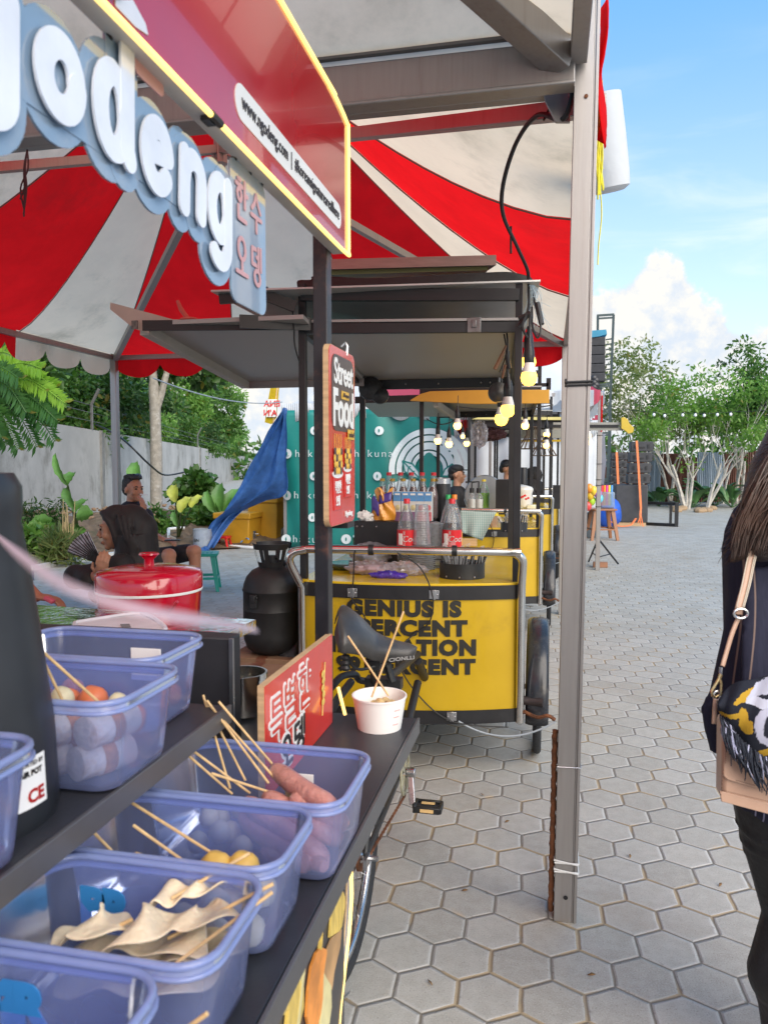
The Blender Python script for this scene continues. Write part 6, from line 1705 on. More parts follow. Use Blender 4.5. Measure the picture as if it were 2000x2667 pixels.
def hand(mb, w, d, n, k=1.0, curl=.5, thumb=1):
    """palm with five bent fingers: w wrist, d finger direction, n palm normal"""
    d, s, n = basis(d, n); w = V(w); L = .085 * k
    M = Matrix((s, d, n)).transposed()
    mb.ball(w + d * L * .5, (.040 * k, .052 * k, .017 * k), 12, M)
    for i, (off, ln) in enumerate(((-.028, .068), (-.010, .078), (.010, .074), (.027, .058))):
        a = w + d * L * .92 + s * off * k; pts = [a]
        dd = d.copy(); p = a
        for j in range(3):
            ang = curl * (.5 + .3 * j); dd = (dd * math.cos(ang) - n * math.sin(ang)).normalized() if j or True else dd
            dd = dd.normalized(); p = p + dd * ln * k / 3 * 1.1; pts.append(p)
        mb.tube(pts, [.0095 * k, .009 * k, .008 * k, .0065 * k], 8); mb.ball(pts[-1], .0065 * k, 8)
    t0 = w + d * L * .25 + s * thumb * -.034 * k
    t1 = t0 + (d * .7 - s * thumb * .7 - n * .3).normalized() * .035 * k; t2 = t1 + (d - n * .5).normalized() * .028 * k
    mb.tube([t0, t1, t2], [.012 * k, .0105 * k, .008 * k], 8); mb.ball(t2, .008 * k, 8)
navycloth = mat('black_cotton', (.013, .013, .018), .8, 0, .25, 6, bump=.3, bscale=18)
blackcloth = mat('black_jersey', (.010, .009, .010), .75, 0, .3, 6, bump=.25, bscale=15)

# --- woman in a black headscarf with a folding fan
d0 = 4.15
hc = Pd(310, 1376, d0)
p = thing('person', 'seated woman in a black headscarf and black top, holding a folding fan', 'person', V((Pd(330, 1500, d0).x, Pd(330, 1500, d0).y, 0)))
fdir = (-CR + CF * -.12 + CU * -.10).normalized()
bm_ = MB(); P_, M_ = head(bm_, hc, fdir, 1.0)
ch0 = Pd(345, 1520, d0 + .05); hip = V((ch0.x + .06, ch0.y + .02, .50))
sh = [Pd(325, 1478, d0 + .16), Pd(318, 1482, d0 - .14)]
limbs(bm_, ([hc - CU * .06 + CR * .03, ch0 + CU * .12], [.052, .06]), ([ch0 + CU * .06, ch0 - CU * .18, hip], [.11, .115, .13]))
el, wr = Pd(200, 1502, d0 - .12), Pd(268, 1503, d0 - .25)
limbs(bm_, ([sh[1], el], [.05, .042]), ([el, wr], [.036, .026]))
limbs(bm_, ([sh[0], Pd(300, 1560, d0 + .1), Pd(250, 1545, d0)], [.05, .04, .03]))
for s in (-1, 1):
    kn = hip - CR * .40 + CF * .12 * s - CU * .04
    limbs(bm_, ([hip + CF * .08 * s, kn], [.09, .065]), ([kn, V((kn.x, kn.y, .06))], [.055, .04]), ([V((kn.x, kn.y, .04)), V((kn.x, kn.y, .035)) - CR * .14], [.035, .03]))
hand(bm_, wr, (CR * .1 + CU * .5 - CF * .3), -CF, .95, .8)
fuse(bm_, 'body', skindark, p, .005, 3)
face(p, P_, M_)
ct = MB(); limbs(ct, ([ch0 + CU * .04, ch0 - CU * .18, hip + CU * .02], [.135, .14, .155]), ([sh[1] + CU * .01, Pd(250, 1500, d0 - .14), el, Pd(232, 1512, d0 - .2)], [.075, .072, .068, .055]), ([sh[0], Pd(300, 1560, d0 + .1), Pd(255, 1548, d0)], [.07, .06, .05]))
fuse(ct, 'black_top', blackcloth, p, .012, 4)
sk_ = MB()
for s in (-1, 1):
    kn = hip - CR * .40 + CF * .12 * s - CU * .04
    limbs(sk_, ([hip + CF * .08 * s, kn], [.13, .10]), ([kn, V((kn.x, kn.y, .12))], [.095, .11]))
fuse(sk_, 'trousers', mat('grey_black_trousers', (.03, .035, .035), .8, 0, .3), p, .014, 4)
hj = MB()
sl_ = [(.0, 0)]
M2 = Matrix((CF, CR, CU)).transposed()
hj.ball(hc + CR * .068 + CU * .010, (.106, .112, .122), 24, M2)
hj.ball(hc - CR * .005 + CU * .068, (.086, .080, .062), 18, M2)
hj.ball(hc + CR * .135 - CU * .012, (.085, .075, .095), 20, M2)
hj.tube([hc + CR * .09 - CU * .03, hc + CR * .10 - CU * .13, hc + CR * .09 - CU * .20, hc + CR * .08 - CU * .26], [.115, .115, .15, .165], 20)
hj.tube([hc + CR * .10 - CU * .18, hc + CR * .01 - CU * .21], [.10, .07], 14)
for s in (-1, 1):
    hj.tube(spline([hc - CR * .068 + CU * .088 + CF * .04 * s, hc - CR * .040 + CU * .06 + CF * .070 * s, hc - CR * .004 + CF * .082 * s, hc + CR * .010 - CU * .07 + CF * .072 * s, hc + CR * .012 - CU * .125 + CF * .03 * s], 4), .016, 8)
hj.tube([hc - CR * .075 + CU * .085 + CF * .04, hc - CR * .084 + CU * .088, hc - CR * .075 + CU * .085 - CF * .04], .014, 8)
for i in range(7):
    a = i / 6
    hj.tube(spline([hc + CR * (.02 + .03 * i) + CU * (.09 - .01 * i) - CF * .09, hc + CR * (.06 + .02 * i) - CU * .03 - CF * .115, hc + CR * (.09 + .005 * i) - CU * (.10 + .012 * i) - CF * .11, hc + CR * (.03 + .02 * i) - CU * .17 - CF * .10], 4), [.004 + .004 * math.sin(i)] * 13, 6)
fuse(hj, 'headscarf', mat('black_scarf', (.012, .010, .011), .7, 0, .25, 5, bump=.2, bscale=12), p, .006, 3)
pv_ = Pd(270, 1470, d0 - .27)
MB().ball(pv_, .05, 6)
fn_t = thing('folding_fan', 'open folding fan with dark ribs and patterned blue grey leaf', 'fan', pv_)
A0, A1, n_ = rad(158), rad(108), 18
fl_, rbm = MB(), MB()
def fanp(u, r, z=0):
    a = A0 + (A1 - A0) * u
    return pv_ + (CR * math.cos(a) + (CU * .95 - CF * .25).normalized() * math.sin(a)) * r - CF * z
fl_.grid(lambda u, v: fanp(u, .045 + .14 * v, .005 * ((int(round(u * n_)) % 2) * 2 - 1)), n_, 4)
fl_.build('leaf', mat('fan_print', (.50, .50, .58), .6, 0, .6, 22, dirt=(.32, .18, .12, .7), dirtscale=26), fn_t, smooth=0, thick=.001)
for i in range(10):
    rbm.tube([fanp(i / 9, .0, .006), fanp(i / 9, .188, .007)], [.0035, .0022], 5)
rbm.build('ribs', black, fn_t)
# chair under her
stool('grey plastic chair under the woman in the headscarf', V((hip.x, hip.y, 0)), .36, .40, mat('grey_plastic', (.30, .33, .35), .4), .3)

# --- seated man smoking
d1 = 7.6
hc = Pd(348, 1274, d1)
p = thing('person', 'young man in a dark shirt and black shorts seated and smoking, facing right', 'person', V((Pd(385, 1500, d1).x, Pd(385, 1500, d1).y, 0)))
fdir = (CR * .80 - CF * .60 - CU * .04).normalized()
bm_ = MB(); P_, M_ = head(bm_, hc, fdir, 1.08)
ch1 = hc - CU * .30 - CR * .02 + CF * .02; hp_ = V((hc.x, hc.y, .52)) + CR * .02 + CF * .05
limbs(bm_, ([hc - CU * .07 - fdir * .02, ch1 + CU * .10], [.052, .062]), ([ch1 + CU * .02, ch1 - CU * .25, hp_], [.13, .125, .13]))
shR, shL = ch1 + CU * .03 - CR * .12 - CF * .08, ch1 + CU * .03 + CR * .10 + CF * .10
eR = Pd(385, 1372, d1 - .3); wR = Pd(375, 1332, d1 - .26)
limbs(bm_, ([shR, eR], [.05, .042]), ([eR, wR], [.036, .026]))
eL = Pd(398, 1392, d1 + .0); wL = Pd(425, 1405, d1 - .15)
limbs(bm_, ([shL, eL], [.05, .042]), ([eL, wL], [.036, .027]))
knees = []
for px, py, s in ((442, 1446, -1), (508, 1436, 1)):
    kn = Pd(px, py, d1 - .28 + .1 * s); knees.append(kn)
    ft = V((kn.x + .02, kn.y - .05, .05))
    limbs(bm_, ([hp_ + CF * .07 * s, kn], [.085, .066]), ([kn, kn.lerp(ft, .35), ft], [.06, .055, .038]), ([ft, ft + CR * .13 - CF * .06 - CU * .01], [.038, .03]))
hand(bm_, wR, (CU * 1.0 - CR * .12), (CR * .9 - CF * .4), 1.0, .35, -1)
hand(bm_, wL, (CR * .9 - CU * .1 - CF * .3), (CU * .9 - CF * .3), 1.0, .6)
fuse(bm_, 'body', skin, p, .0075, 3)
face(p, P_, M_, 1.08)
hr = MB(); k = 1.08
hr.ball(P_(0, -.030, .055), (.080 * k, .092 * k, .074 * k), 18, M_)
for s in (-1, 1):
    hr.ball(P_(.066 * s, -.035, .03), (.016, .05, .045), 10, M_)
for i in range(26):
    a, b = rnd.uniform(-.055, .06), rnd.uniform(-.04, .06)
    hr.tube([P_(a, b, .105), P_(a * 1.1 + .006, b + .012, .135 + rnd.uniform(-.008, .012))], [.016, .006], 6)
hr.ball(P_(0, -.075, .0), (.066 * k, .048 * k, .07 * k), 14, M_)
for i in range(9):
    a = (i - 4) / 4
    hr.tube(spline([P_(a * .06, -.05, .108), P_(a * .05, .02, .126), P_(a * .046 + .008, .058, .116 - .01 * abs(a)), P_(a * .044 + .012, .076, .098)], 3), [.020] * 4 + [.018] * 3 + [.012] * 2 + [.007], 8)
fuse(hr, 'hair', hairm, p, .007, 2)
ct = MB(); limbs(ct, ([ch1 + CU * .05, ch1 - CU * .25, hp_ + CU * .03], [.145, .145, .155]), ([shR, shR.lerp(eR, .75)], [.078, .065]), ([shL, shL.lerp(eL, .7)], [.078, .065]))
ct.ball(ch1 + CU * .10, (.075, .075, .03), 12)
fuse(ct, 'shirt', navycloth, p, .013, 3)
so_ = MB()
for kn, s in zip(knees, (-1, 1)):
    limbs(so_, ([hp_ + CF * .07 * s, (hp_ + CF * .07 * s).lerp(kn, .86)], [.115, .088]))
fuse(so_, 'shorts', blackcloth, p, .013, 3)
cg = wR + CU * .155 - CR * .055
MB().tube([Pd(366, 1287, d1 - .33), Pd(383, 1289, d1 - .36)], .0045, 6).build('cigarette', paper, label='lit cigarette between the smoking man\'s fingers', cat='cigarette')
MB().box(Pd(450, 1407, d1 - .28), (.14, .07, .012), Matrix.Rotation(.3, 3, 'Z')).build('phone', black, label='dark phone lying in the smoking man\'s left hand', cat='phone', bevel=.003)
stool('dark stool under the smoking man', V((hp_.x, hp_.y, 0)), .32, .42, blackpl)
stool('teal green plastic stool behind the red ice bucket', Pz(508, 1545, 0) + V((0, .25, 0)), .34, .45, greenpl, .35)

# --- person at the left edge: only the arm shows past the black jug
d2 = 3.7
p = thing('person', 'person in black at the left edge, bare forearm resting toward the steel table', 'person', V((Pd(-60, 1600, d2).x, Pd(-60, 1600, d2).y, 0)))
bm_ = MB(); cc = Pd(-70, 1480, d2); hc = cc + CU * .36
P_, M_ = head(bm_, hc, CR, 1.0)
hp_ = V((cc.x, cc.y, .55))
e_, w_ = Pd(30, 1500, d2 - .05), Pd(95, 1553, d2 - .12)
limbs(bm_, ([hc - CU * .08, cc + CU * .15], [.05, .06]), ([cc + CU * .05, hp_], [.12, .13]), ([cc + CU * .10 + CR * .08, e_], [.048, .042]), ([e_, e_.lerp(w_, .4), w_], [.044, .042, .028]))
for s in (-1, 1):
    kn = hp_ + CR * .38 + CF * .1 * s
    limbs(bm_, ([hp_ + CF * .08 * s, kn], [.085, .06]), ([kn, V((kn.x, kn.y, .05))], [.055, .04]), ([V((kn.x, kn.y, .045)), V((kn.x, kn.y, .04)) + CR * .13], [.037, .03]))
hand(bm_, w_, (CR * .95 - CU * .12), CU, .95, .5)
fuse(bm_, 'body', mat('reddish_skin', (.34, .13, .075), .5, 0, .1), p, .006, 4)
face(p, P_, M_)
ct = MB(); limbs(ct, ([cc + CU * .08, hp_], [.14, .15]), ([cc + CU * .10 + CR * .08, e_.lerp(w_, .18)], [.075, .058]))
fuse(ct, 'sleeve_top', blackcloth, p, .012, 3)
so_ = MB()
for s in (-1, 1):
    limbs(so_, ([hp_ + CF * .08 * s, hp_ + CR * .38 + CF * .1 * s], [.11, .085]))
fuse(so_, 'trousers', navycloth, p, .014, 3)
MB().ball(hc - CR * .02 + CU * .03, (.09, .1, .1), 14).build('hair', hairm, p)
MB().lathe([(.027, -.003), (.03, 0), (.027, .003)], e_.lerp(w_, .72), 16, Matrix.Rotation(1.2, 3, 'Y')).build('bracelet', mat('brown_bracelet', (.2, .08, .04), .5), p)
MB().box(Pd(130, 1562, d2 - .2), (.05, .03, .02), Matrix.Rotation(.4, 3, 'Y')).build('pink_case', mat('pink_plastic', (.5, .08, .12), .4), label='pink lidded case held by the person at the left edge', cat='case', bevel=.006)
stool('dark stool under the person at the left edge', V((hp_.x, hp_.y, 0)), .32, .43, blackpl)

# --- people behind the carts
def bgperson(label, px, py, d, f, topm, cover=None, cap=False, pant=navycloth):
    hc = Pd(px, py, d)
    p = thing('person', label, 'person', V((hc.x, hc.y, 0)))
    bm_ = MB(); P_, M_ = head(bm_, hc, f, 1.0)
    cc = hc - CU * .34; hp_ = V((hc.x, hc.y, max(.5, hc.z - .78)))
    r = V(f).cross(CU).normalized()
    limbs(bm_, ([hc - CU * .08, cc + CU * .12], [.05, .06]), ([cc, hp_], [.12, .13]))
    ct = MB(); limbs(ct, ([cc + CU * .06, cc - CU * .2, hp_], [.145, .14, .15])); lm = MB()
    for s in (-1, 1):
        sh_ = cc + CU * .10 + r * .17 * s; el_ = sh_ - CU * .27 + r * .05 * s; wr_ = el_ + V(f) * .22 - CU * .06
        limbs(bm_, ([sh_, el_], [.05, .042]), ([el_, wr_], [.038, .028])); hand(bm_, wr_, f, CU, .95, .5, s)
        limbs(ct, ([sh_, el_], [.072, .062])); k_ = hp_ + r * .09 * s
        limbs(bm_, ([k_, V((k_.x, k_.y, .05))], [.08, .045])); limbs(lm, ([k_, V((k_.x, k_.y, .12))], [.10, .07]))
    fuse(bm_, 'body', skin, p, .01, 3); fuse(ct, 'top', topm, p, .015, 3); fuse(lm, 'trousers', pant, p, .016, 3)
    face(p, P_, M_)
    hm = MB()
    if cover:
        hm.ball(hc - V(f) * .02 + CU * .015, (.115, .115, .13), 16); hm.tube([hc - V(f) * .03 - CU * .06, hc - CU * .2], [.11, .17], 14)
        hm.ball(hc + V(f) * .02 + CU * .06, (.1, .1, .07), 12)
        fuse(hm, 'headscarf', cover, p, .012, 2)
    else:
        hm.ball(P_(0, -.03, .05), (.082, .095, .078), 14, M_).ball(P_(0, -.07, -.01), (.068, .05, .07), 12, M_)
        fuse(hm, 'hair', hairm, p, .01, 2)
    if cap:
        MB().ball(P_(0, -.01, .075), (.085, .10, .06), 14, M_).box(P_(0, .11, .06), (.13, .09, .012), M_).build('cap', blackcloth, p)
    return p
bgperson('man in a white shirt working behind the second cart, head bent', 1321, 1222, 10.6, (CR * .75 - CF * .4 - CU * .3).normalized(), mat('white_shirt', (.72, .70, .68), .8, 0, .05))
bgperson('woman in a black headscarf and black top beside the white jar', 1388, 1240, 11.3, (-CR * .7 + CF * .3).normalized(), blackcloth, cover=blackcloth)
bgperson('person in a black cap and black shirt behind the stove box', 1190, 1236, 10.0, (CR * .9 - CF * .2).normalized(), blackcloth, cap=True)

# --- woman in the foreground at the right edge, seen from behind
d3 = 1.76
def W(px, py, dd=0):
    return Pd(px, py, d3 + dd)
ikat = bpy.data.materials.new('ikat_cloth'); ikat.use_nodes = True
t_ = ikat.node_tree; t_.nodes.clear()
nd, ma, vm, mix, ss = nodes_of(t_)
co = nd('TexCoord').outputs['Object']
xx = nd('SeparateXYZ', {0: co})
nz = nd('TexNoise', {'Vector': vm('MULTIPLY', co, (14, 14, 5)), 'Scale': 1.0, 'Detail': 5.0, 'Roughness': .65}).outputs[0]
fine = nd('TexNoise', {'Vector': vm('MULTIPLY', co, (160, 160, 22)), 'Scale': 1.0, 'Detail': 3.0}).outputs[0]
base_ = mix(fine, (.011, .012, .026), (.026, .027, .052))
lx = ma('ADD', xx.outputs[0], ma('MULTIPLY', ma('SINE', ma('MULTIPLY', xx.outputs[2], 9.0)), .012))
for c_, w_, col in ((-.105, .0016, (.34, .33, .48)), (-.092, .0016, (.34, .33, .48)), (-.070, .0014, (.22, .20, .30)), (-.150, .0024, (.24, .17, .14))):
    k_ = ss(w_, w_ * .4, ma('ABSOLUTE', ma('SUBTRACT', lx, c_)))
    base_ = mix(ma('MULTIPLY', k_, .8), base_, col)
blot = ma('MULTIPLY', ss(.57, .66, ma('ADD', ma('MULTIPLY', nz, .75), ma('MULTIPLY', fine, .25))), ss(-.045, .0, xx.outputs[0]))
base_ = mix(blot, base_, mix(nz, (.30, .20, .12), (.36, .36, .48)))
b_ = nd('BsdfPrincipled', {'Base Color': base_, 'Roughness': .8, 'Specular IOR Level': .25, 'Normal': nd('Bump', {'Height': fine, 'Strength': .3, 'Distance': .002}).outputs[0]})
t_.links.new(b_.outputs[0], nd('OutputMaterial').inputs[0])
cen = W(2075, 2000)
p = thing('person', 'woman seen from behind at the right edge, long dark hair, dark ikat top', 'person', V((cen.x, cen.y, 0)))
hc = W(2150, 1105, .03)
bm_ = MB(); P_, M_ = head(bm_, hc, CF, 1.0)
nb = W(2070, 1330); pel = W(2075, 2020)
limbs(bm_, ([hc - CU * .08, nb], [.052, .06]), ([nb - CU * .06, W(2070, 1650), pel], [.12, .115, .145]))
for s, px in ((-1, 1965), (1, 2185)):
    shd = W(px - 5 * s, 1440); elb = W(px + (-62 if s < 0 else 40), 1870, .02 if s < 0 else 0); wrr = W(px + (10 if s < 0 else 10), 1960, .2)
    limbs(bm_, ([shd, elb], [.05, .04]), ([elb, wrr], [.036, .027])); hand(bm_, wrr, (CR * -s * .6 + CF), CU, .9, .6, s)
    hpj = W(2095 + 62 * s, 2060); kn_ = W(2130 + 62 * s, 2385, .02 + (.0 if s < 0 else .12)); an = W(2105 + 62 * s, 2870, .03 + (.0 if s < 0 else .12)); an.z = .09
    limbs(bm_, ([hpj, hpj.lerp(kn_, .5), kn_], [.095, .082, .062]), ([kn_, kn_.lerp(an, .33) - CF * .02, kn_.lerp(an, .7), an], [.058, .064, .048, .038]), ([an - CU * .05, an - CU * .06 + CF * .16], [.036, .03]))
fuse(bm_, 'body', skin, p, .008, 3)
face(p, P_, M_)
top_ = MB()
limbs(top_, ([W(2068, 1420), W(2068, 1600), W(2072, 1800), W(2075, 2000)], [.155, .152, .15, .165]))
limbs(top_, ([W(1972, 1445, .02), W(1955, 1650), W(1905, 1850, .02), W(1898, 1885, .02)], [.062, .060, .056, .056]), ([W(1900, 1875, .02), W(1960, 1960, .2)], [.056, .055]))
limbs(top_, ([W(2170, 1445), W(2230, 1860)], [.07, .06]))
top_.ball(W(2068, 1380), (.13, .10, .05), 14)
top_.prism([W(x, y, -.01) for x, y in ((1832, 1850), (1858, 1808), (1905, 1830), (1905, 1970), (1858, 1968))], CF * .03)
for i in range(6):
    top_.tube(spline([W(1945 + 22 * i, 1470, -.13), W(1938 + 26 * i, 1650, -.145), W(1935 + 27 * i, 1850, -.15), W(1925 + 28 * i, 2010, -.15)], 4), [.008 + .005 * (i % 2)] * 13, 6)
fuse(top_, 'ikat_top', ikat, p, .010, 4)
tr_ = MB()
for s in (-1, 1):
    hpj = W(2095 + 62 * s, 2050); kn_ = W(2128 + 62 * s, 2385, .02 + (.0 if s < 0 else .12)); an = W(2100 + 62 * s, 2870, .03 + (.0 if s < 0 else .12)); an.z = .14
    limbs(tr_, ([hpj, hpj.lerp(kn_, .4), hpj.lerp(kn_, .75), kn_], [.112, .098, .080, .068]), ([kn_, kn_.lerp(an, .40) - CF * .02 - CR * .022, kn_.lerp(an, .7), an], [.066, .082, .062, .046]))
    for i in range(7):
        z = hpj.lerp(kn_, .30 + .09 * i); r_ = .104 - .0055 * i
        tr_.tube([z + V((r_ * math.cos(a), r_ * math.sin(a), .014 * math.sin(a * 1.0 + i))) for a in [j * .4488 for j in range(15)]], .0045, 6, cap=False)
fuse(tr_, 'trousers', mat('black_leggings', (.008, .008, .010), .6, 0, .3, 8, bump=.2, bscale=40), p, .007, 2)
# long hair: a tapering fall of separate locks
hr = MB()
hr.ball(hc + CU * .02, (.105, .115, .12), 18)
hr.tube([W(2145, 1120, -.08), W(2098, 1230, -.12), W(2052, 1330, -.15), W(2000, 1400, -.165), W(1945, 1440, -.17)], [.115, .120, .105, .072, .035], 16, flat=.7)
fuse(hr, 'hair_mass', mat('dark_brown_hair', (.020, .011, .009), .42, 0, .4, 26, bump=.6, bscale=90, stretch=(4, 4, .5)), p, .01, 3)
lk = MB(); g_ = random.Random(11)
for i in range(820):
    w = g_.random() ** 1.15
    dd = -.10 - .12 * g_.random()
    tx, ty = 2035 + 140 * w + g_.uniform(-12, 12), 1105 + 45 * g_.random()
    mx, my = 1952 + 125 * w + g_.uniform(-10, 14), 1290 + g_.uniform(-30, 30)
    ex, ey = 1899 + 112 * w + g_.uniform(-3, 14), 1466 - 36 * w - g_.uniform(0, 80) * (g_.random() < .5)
    r = g_.uniform(.0007, .0021)
    pts_ = spline([W(tx, ty, dd + .03), W((tx + mx) / 2 + g_.uniform(-8, 8), (ty + my) / 2, dd), W(mx, my, dd - .01), W((mx * .8 + ex * 1.2) / 2 + g_.uniform(-8, 4), (my + ey) / 2, dd), W(ex, ey, dd)], 4)
    lk.tube(pts_, [r * (.7 if j == 0 else 1 if j < 12 else max(.12, (16.5 - j) / 4.5)) for j in range(len(pts_))], 5)
lk.build('hair_locks', mat('brown_locks', (.055, .028, .018), .38, 0, .45, 14, spec=.6), p, smooth=180)
fz_ = MB()
for i in range(170):
    y = g_.uniform(1150, 1420); e = 2008 - (y - 1150) * .36
    a = (e + g_.uniform(0, 20), y); b = (e - g_.uniform(8, 50), y + g_.uniform(10, 60)); m_ = ((a[0] + b[0]) / 2 - g_.uniform(-6, 12), (a[1] + b[1]) / 2 - 4)
    fz_.tube(spline([W(a[0], a[1], -.12), W(m_[0], m_[1], -.12), W(b[0], b[1], -.13)], 4), [.0007] * 8 + [.0003], 3)
fz_.build('stray_hairs', mat('brown_strays', (.07, .035, .02), .4), p)
# bag hanging at her back
tan = mat('tan_leather', (.46, .29, .205), .38, 0, .08, 8, bump=.10, bscale=220, coat=.1)
bg_ = thing('shoulder_bag', 'tan leather flap shoulder bag on a long strap at the right edge', 'bag', W(1960, 2140, -.22))
D = -.23
fr4 = [W(1882, 2040, D), W(2120, 2085, D + .02), W(2120, 1860, D + .02), W(1880, 1850, D)]
fr4 = [W(1878, 2085, D), W(2120, 2150, D), W(2120, 1830, D), W(1882, 1850, D)]
bk4 = [W(1862, 2060, D + .10), W(2120, 2110, D + .12), W(2120, 1830, D + .12), W(1862, 1860, D + .06)]
MB().hexa([fr4[0], fr4[1], bk4[1], bk4[0], fr4[3], fr4[2], bk4[2], bk4[3]]).build('bag_body', tan, bg_, bevel=.010)
MB().prism(spline([W(1893, 1850, D - .008), W(1888, 1960, D - .010), W(1883, 2010, D - .011), W(1890, 2028, D - .011), W(1915, 2038, D - .011), W(2000, 2062, D - .011), W(2120, 2092, D - .011)], 4) + [W(2120, 1830, D - .008)], CF * .006).build('flap', tan, bg_, bevel=.002)
MB().prism([W(1874, 2060, D - .004), W(2120, 2122, D - .004), W(2120, 2153, D - .004), W(1878, 2088, D - .004)], CF * .004).build('bottom_band', tan, bg_, bevel=.0015)
st_m = mat('stitching', (.16, .09, .06), .8)
sm_ = MB()
for q0, q1, nn in (((1889, 1900), (1889, 1990), 16), ((1915, 2032), (2000, 2055), 18), ((1880, 2058), (2000, 2087), 26), ((1876, 2074), (1884, 2000), 8)):
    for i in range(nn):
        a, b = [tuple(q0[k] + (q1[k] - q0[k]) * (i + f) / nn for k in (0, 1)) for f in (.15, .65)]
        sm_.tube([W(*a, D - .0125), W(*b, D - .0125)], .0006, 4)
sm_.build('stitches', st_m, bg_)
def strapq(a, b, w, nrm_=-1):
    return None
def strip(mb, pts, w, th=.003):
    p = spline(pts, 6); n_ = len(p)
    def fn(u, v):
        i = min(int(u * (n_ - 1) + 1e-6), n_ - 1); d = (p[min(i + 1, n_ - 1)] - p[max(i - 1, 0)]).normalized()
        s = d.cross(CF).normalized(); return p[i] + s * (v - .5) * w
    mb.grid(fn, n_ - 1, 2)
cream = mat('cream_edge', (.52, .45, .36), .5)
s1, s2 = MB(), MB()
strip(s1, [W(2060, 1355, -.15), W(2000, 1376, -.17), W(1975, 1400, -.18), W(1955, 1450, -.19), W(1940, 1520, -.20), W(1924, 1580, -.21), W(1921, 1600, -.21)], .0155)
strip(s1, [W(1923, 1606, -.21), W(1905, 1650, -.215), W(1890, 1700, -.22), W(1880, 1735, -.225)], .0085)
s1.build('strap', tan, bg_, thick=.003, smooth=60)
for off in (8.5, -8.5, 12.5):
    strip(s2, [W(2060 + off, 1355 + off, -.152), W(2000 + off, 1376 + off * .8, -.172), W(1975 + off, 1400 + off * .4, -.182), W(1955 + off, 1450, -.192), W(1940 + off, 1520, -.202), W(1924 + off * .9, 1584, -.212)], .0022)
s2.build('strap_edges', cream, bg_, thick=.002)
hw_ = MB()
ringc = W(1928, 1598, -.22)
hw_.tube([ringc + CR * .014 * math.cos(a) + CU * .010 * math.sin(a) for a in [i * .5236 for i in range(13)]], .0025, 6, cap=False)
hw_.tube([W(1876, 1738, -.225), W(1875, 1760, -.225)], .0035, 6)
hw_.build('buckle', steel, bg_)
gold = mat('pale_gold', (.62, .46, .24), .25, .9, .1)
MB().tube([W(*q, -.228) for q in ((1872, 1766), (1852, 1800), (1854, 1812), (1862, 1815), (1876, 1808), (1877, 1780), (1872, 1766))], .0028, 8).tube([W(1872, 1766, -.228), W(1876, 1756, -.228)], .004, 8).build('clasp_hook', gold, bg_)
MB().tube([W(1866, 1812, -.228) + CR * .007 * math.cos(a) + CU * .010 * math.sin(a) for a in [i * .5236 for i in range(13)]], .002, 6, cap=False).build('ring', steel, bg_)
tg = MB(); strip(tg, [W(1862, 1820, -.24), W(1860, 1850, -.242), W(1858, 1885, -.242)], .008); tg.build('strap_tab', tan, bg_, thick=.004)
# dark ikat scarf draped over the bag
scm = bpy.data.materials.new('ikat_scarf'); scm.use_nodes = True
t_ = scm.node_tree; t_.nodes.clear()
nd, ma, vm, mix, ss = nodes_of(t_)
co = nd('TexCoord').outputs['Object']
jag = nd('TexNoise', {'Vector': vm('MULTIPLY', co, (260, 260, 60)), 'Scale': 1.0, 'Detail': 2.0}).outputs['Color']
wob = nd('TexNoise', {'Vector': co, 'Scale': 30.0, 'Detail': 2.0}).outputs['Color']
cc_ = vm('ADD', co, vm('ADD', vm('MULTIPLY', vm('SUBTRACT', jag, (.5, .5, .5)), (.010, .010, .006)), vm('MULTIPLY', vm('SUBTRACT', wob, (.5, .5, .5)), (.02, .02, .02))))
sc0 = W(1960, 1860, -.26)
def spot(px, py, ang, rx, rz):
    q = W(px, py, -.26) - sc0; x_, z_ = q.dot(CR), q.z
    dl = vm('DOT_PRODUCT', cc_, tuple(CR), out=1); dz = nd('SeparateXYZ', {0: cc_}).outputs[2]
    a, b = ma('SUBTRACT', dl, x_), ma('SUBTRACT', dz, z_)
    c, s = math.cos(ang), math.sin(ang)
    e1 = ma('DIVIDE', ma('ADD', ma('MULTIPLY', a, c), ma('MULTIPLY', b, s)), rx); e2 = ma('DIVIDE', ma('SUBTRACT', ma('MULTIPLY', b, c), ma('MULTIPLY', a, s)), rz)
    return ma('ADD', ma('MULTIPLY', e1, e1), ma('MULTIPLY', e2, e2))
base_ = mix(nd('SeparateXYZ', {0: jag}).outputs[0], (.008, .010, .018), (.020, .022, .032))
for a in ((1928, 1806, .55, .030, .008), (1928, 1870, -1.25, .028, .010), (1898, 1856, .2, .022, .006), (1990, 1965, .5, .024, .009)):
    base_ = mix(ss(1.05, .9, spot(*a)), base_, (.42, .25, .025))
base_ = mix(ss(1.05, .9, spot(1985, 1785, .5, .05, .010)), base_, (.42, .43, .52)); base_ = mix(ss(1.05, .9, spot(1985, 1825, -.1, .045, .009)), base_, (.45, .46, .55))
r_ = spot(1998, 1885, .1, .036, .042)
base_ = mix(ma('MULTIPLY', ss(1.1, .95, r_), ss(.28, .42, r_)), base_, (.40, .40, .50))
b_ = nd('BsdfPrincipled', {'Base Color': base_, 'Roughness': .85, 'Specular IOR Level': .2, 'Normal': nd('Bump', {'Height': jag, 'Strength': .35, 'Distance': .002}).outputs[0]})
t_.links.new(b_.outputs[0], nd('OutputMaterial').inputs[0])
sf = thing('scarf', 'dark fringed ikat scarf with yellow and white motifs draped over the tan bag', 'scarf', sc0)
ut = [(1868, 1830), (1890, 1795), (1920, 1775), (1960, 1768), (2010, 1756), (2110, 1740)]
lt_ = [(1872, 1850), (1890, 1885), (1915, 1920), (1950, 1955), (2000, 1985), (2110, 2020)]
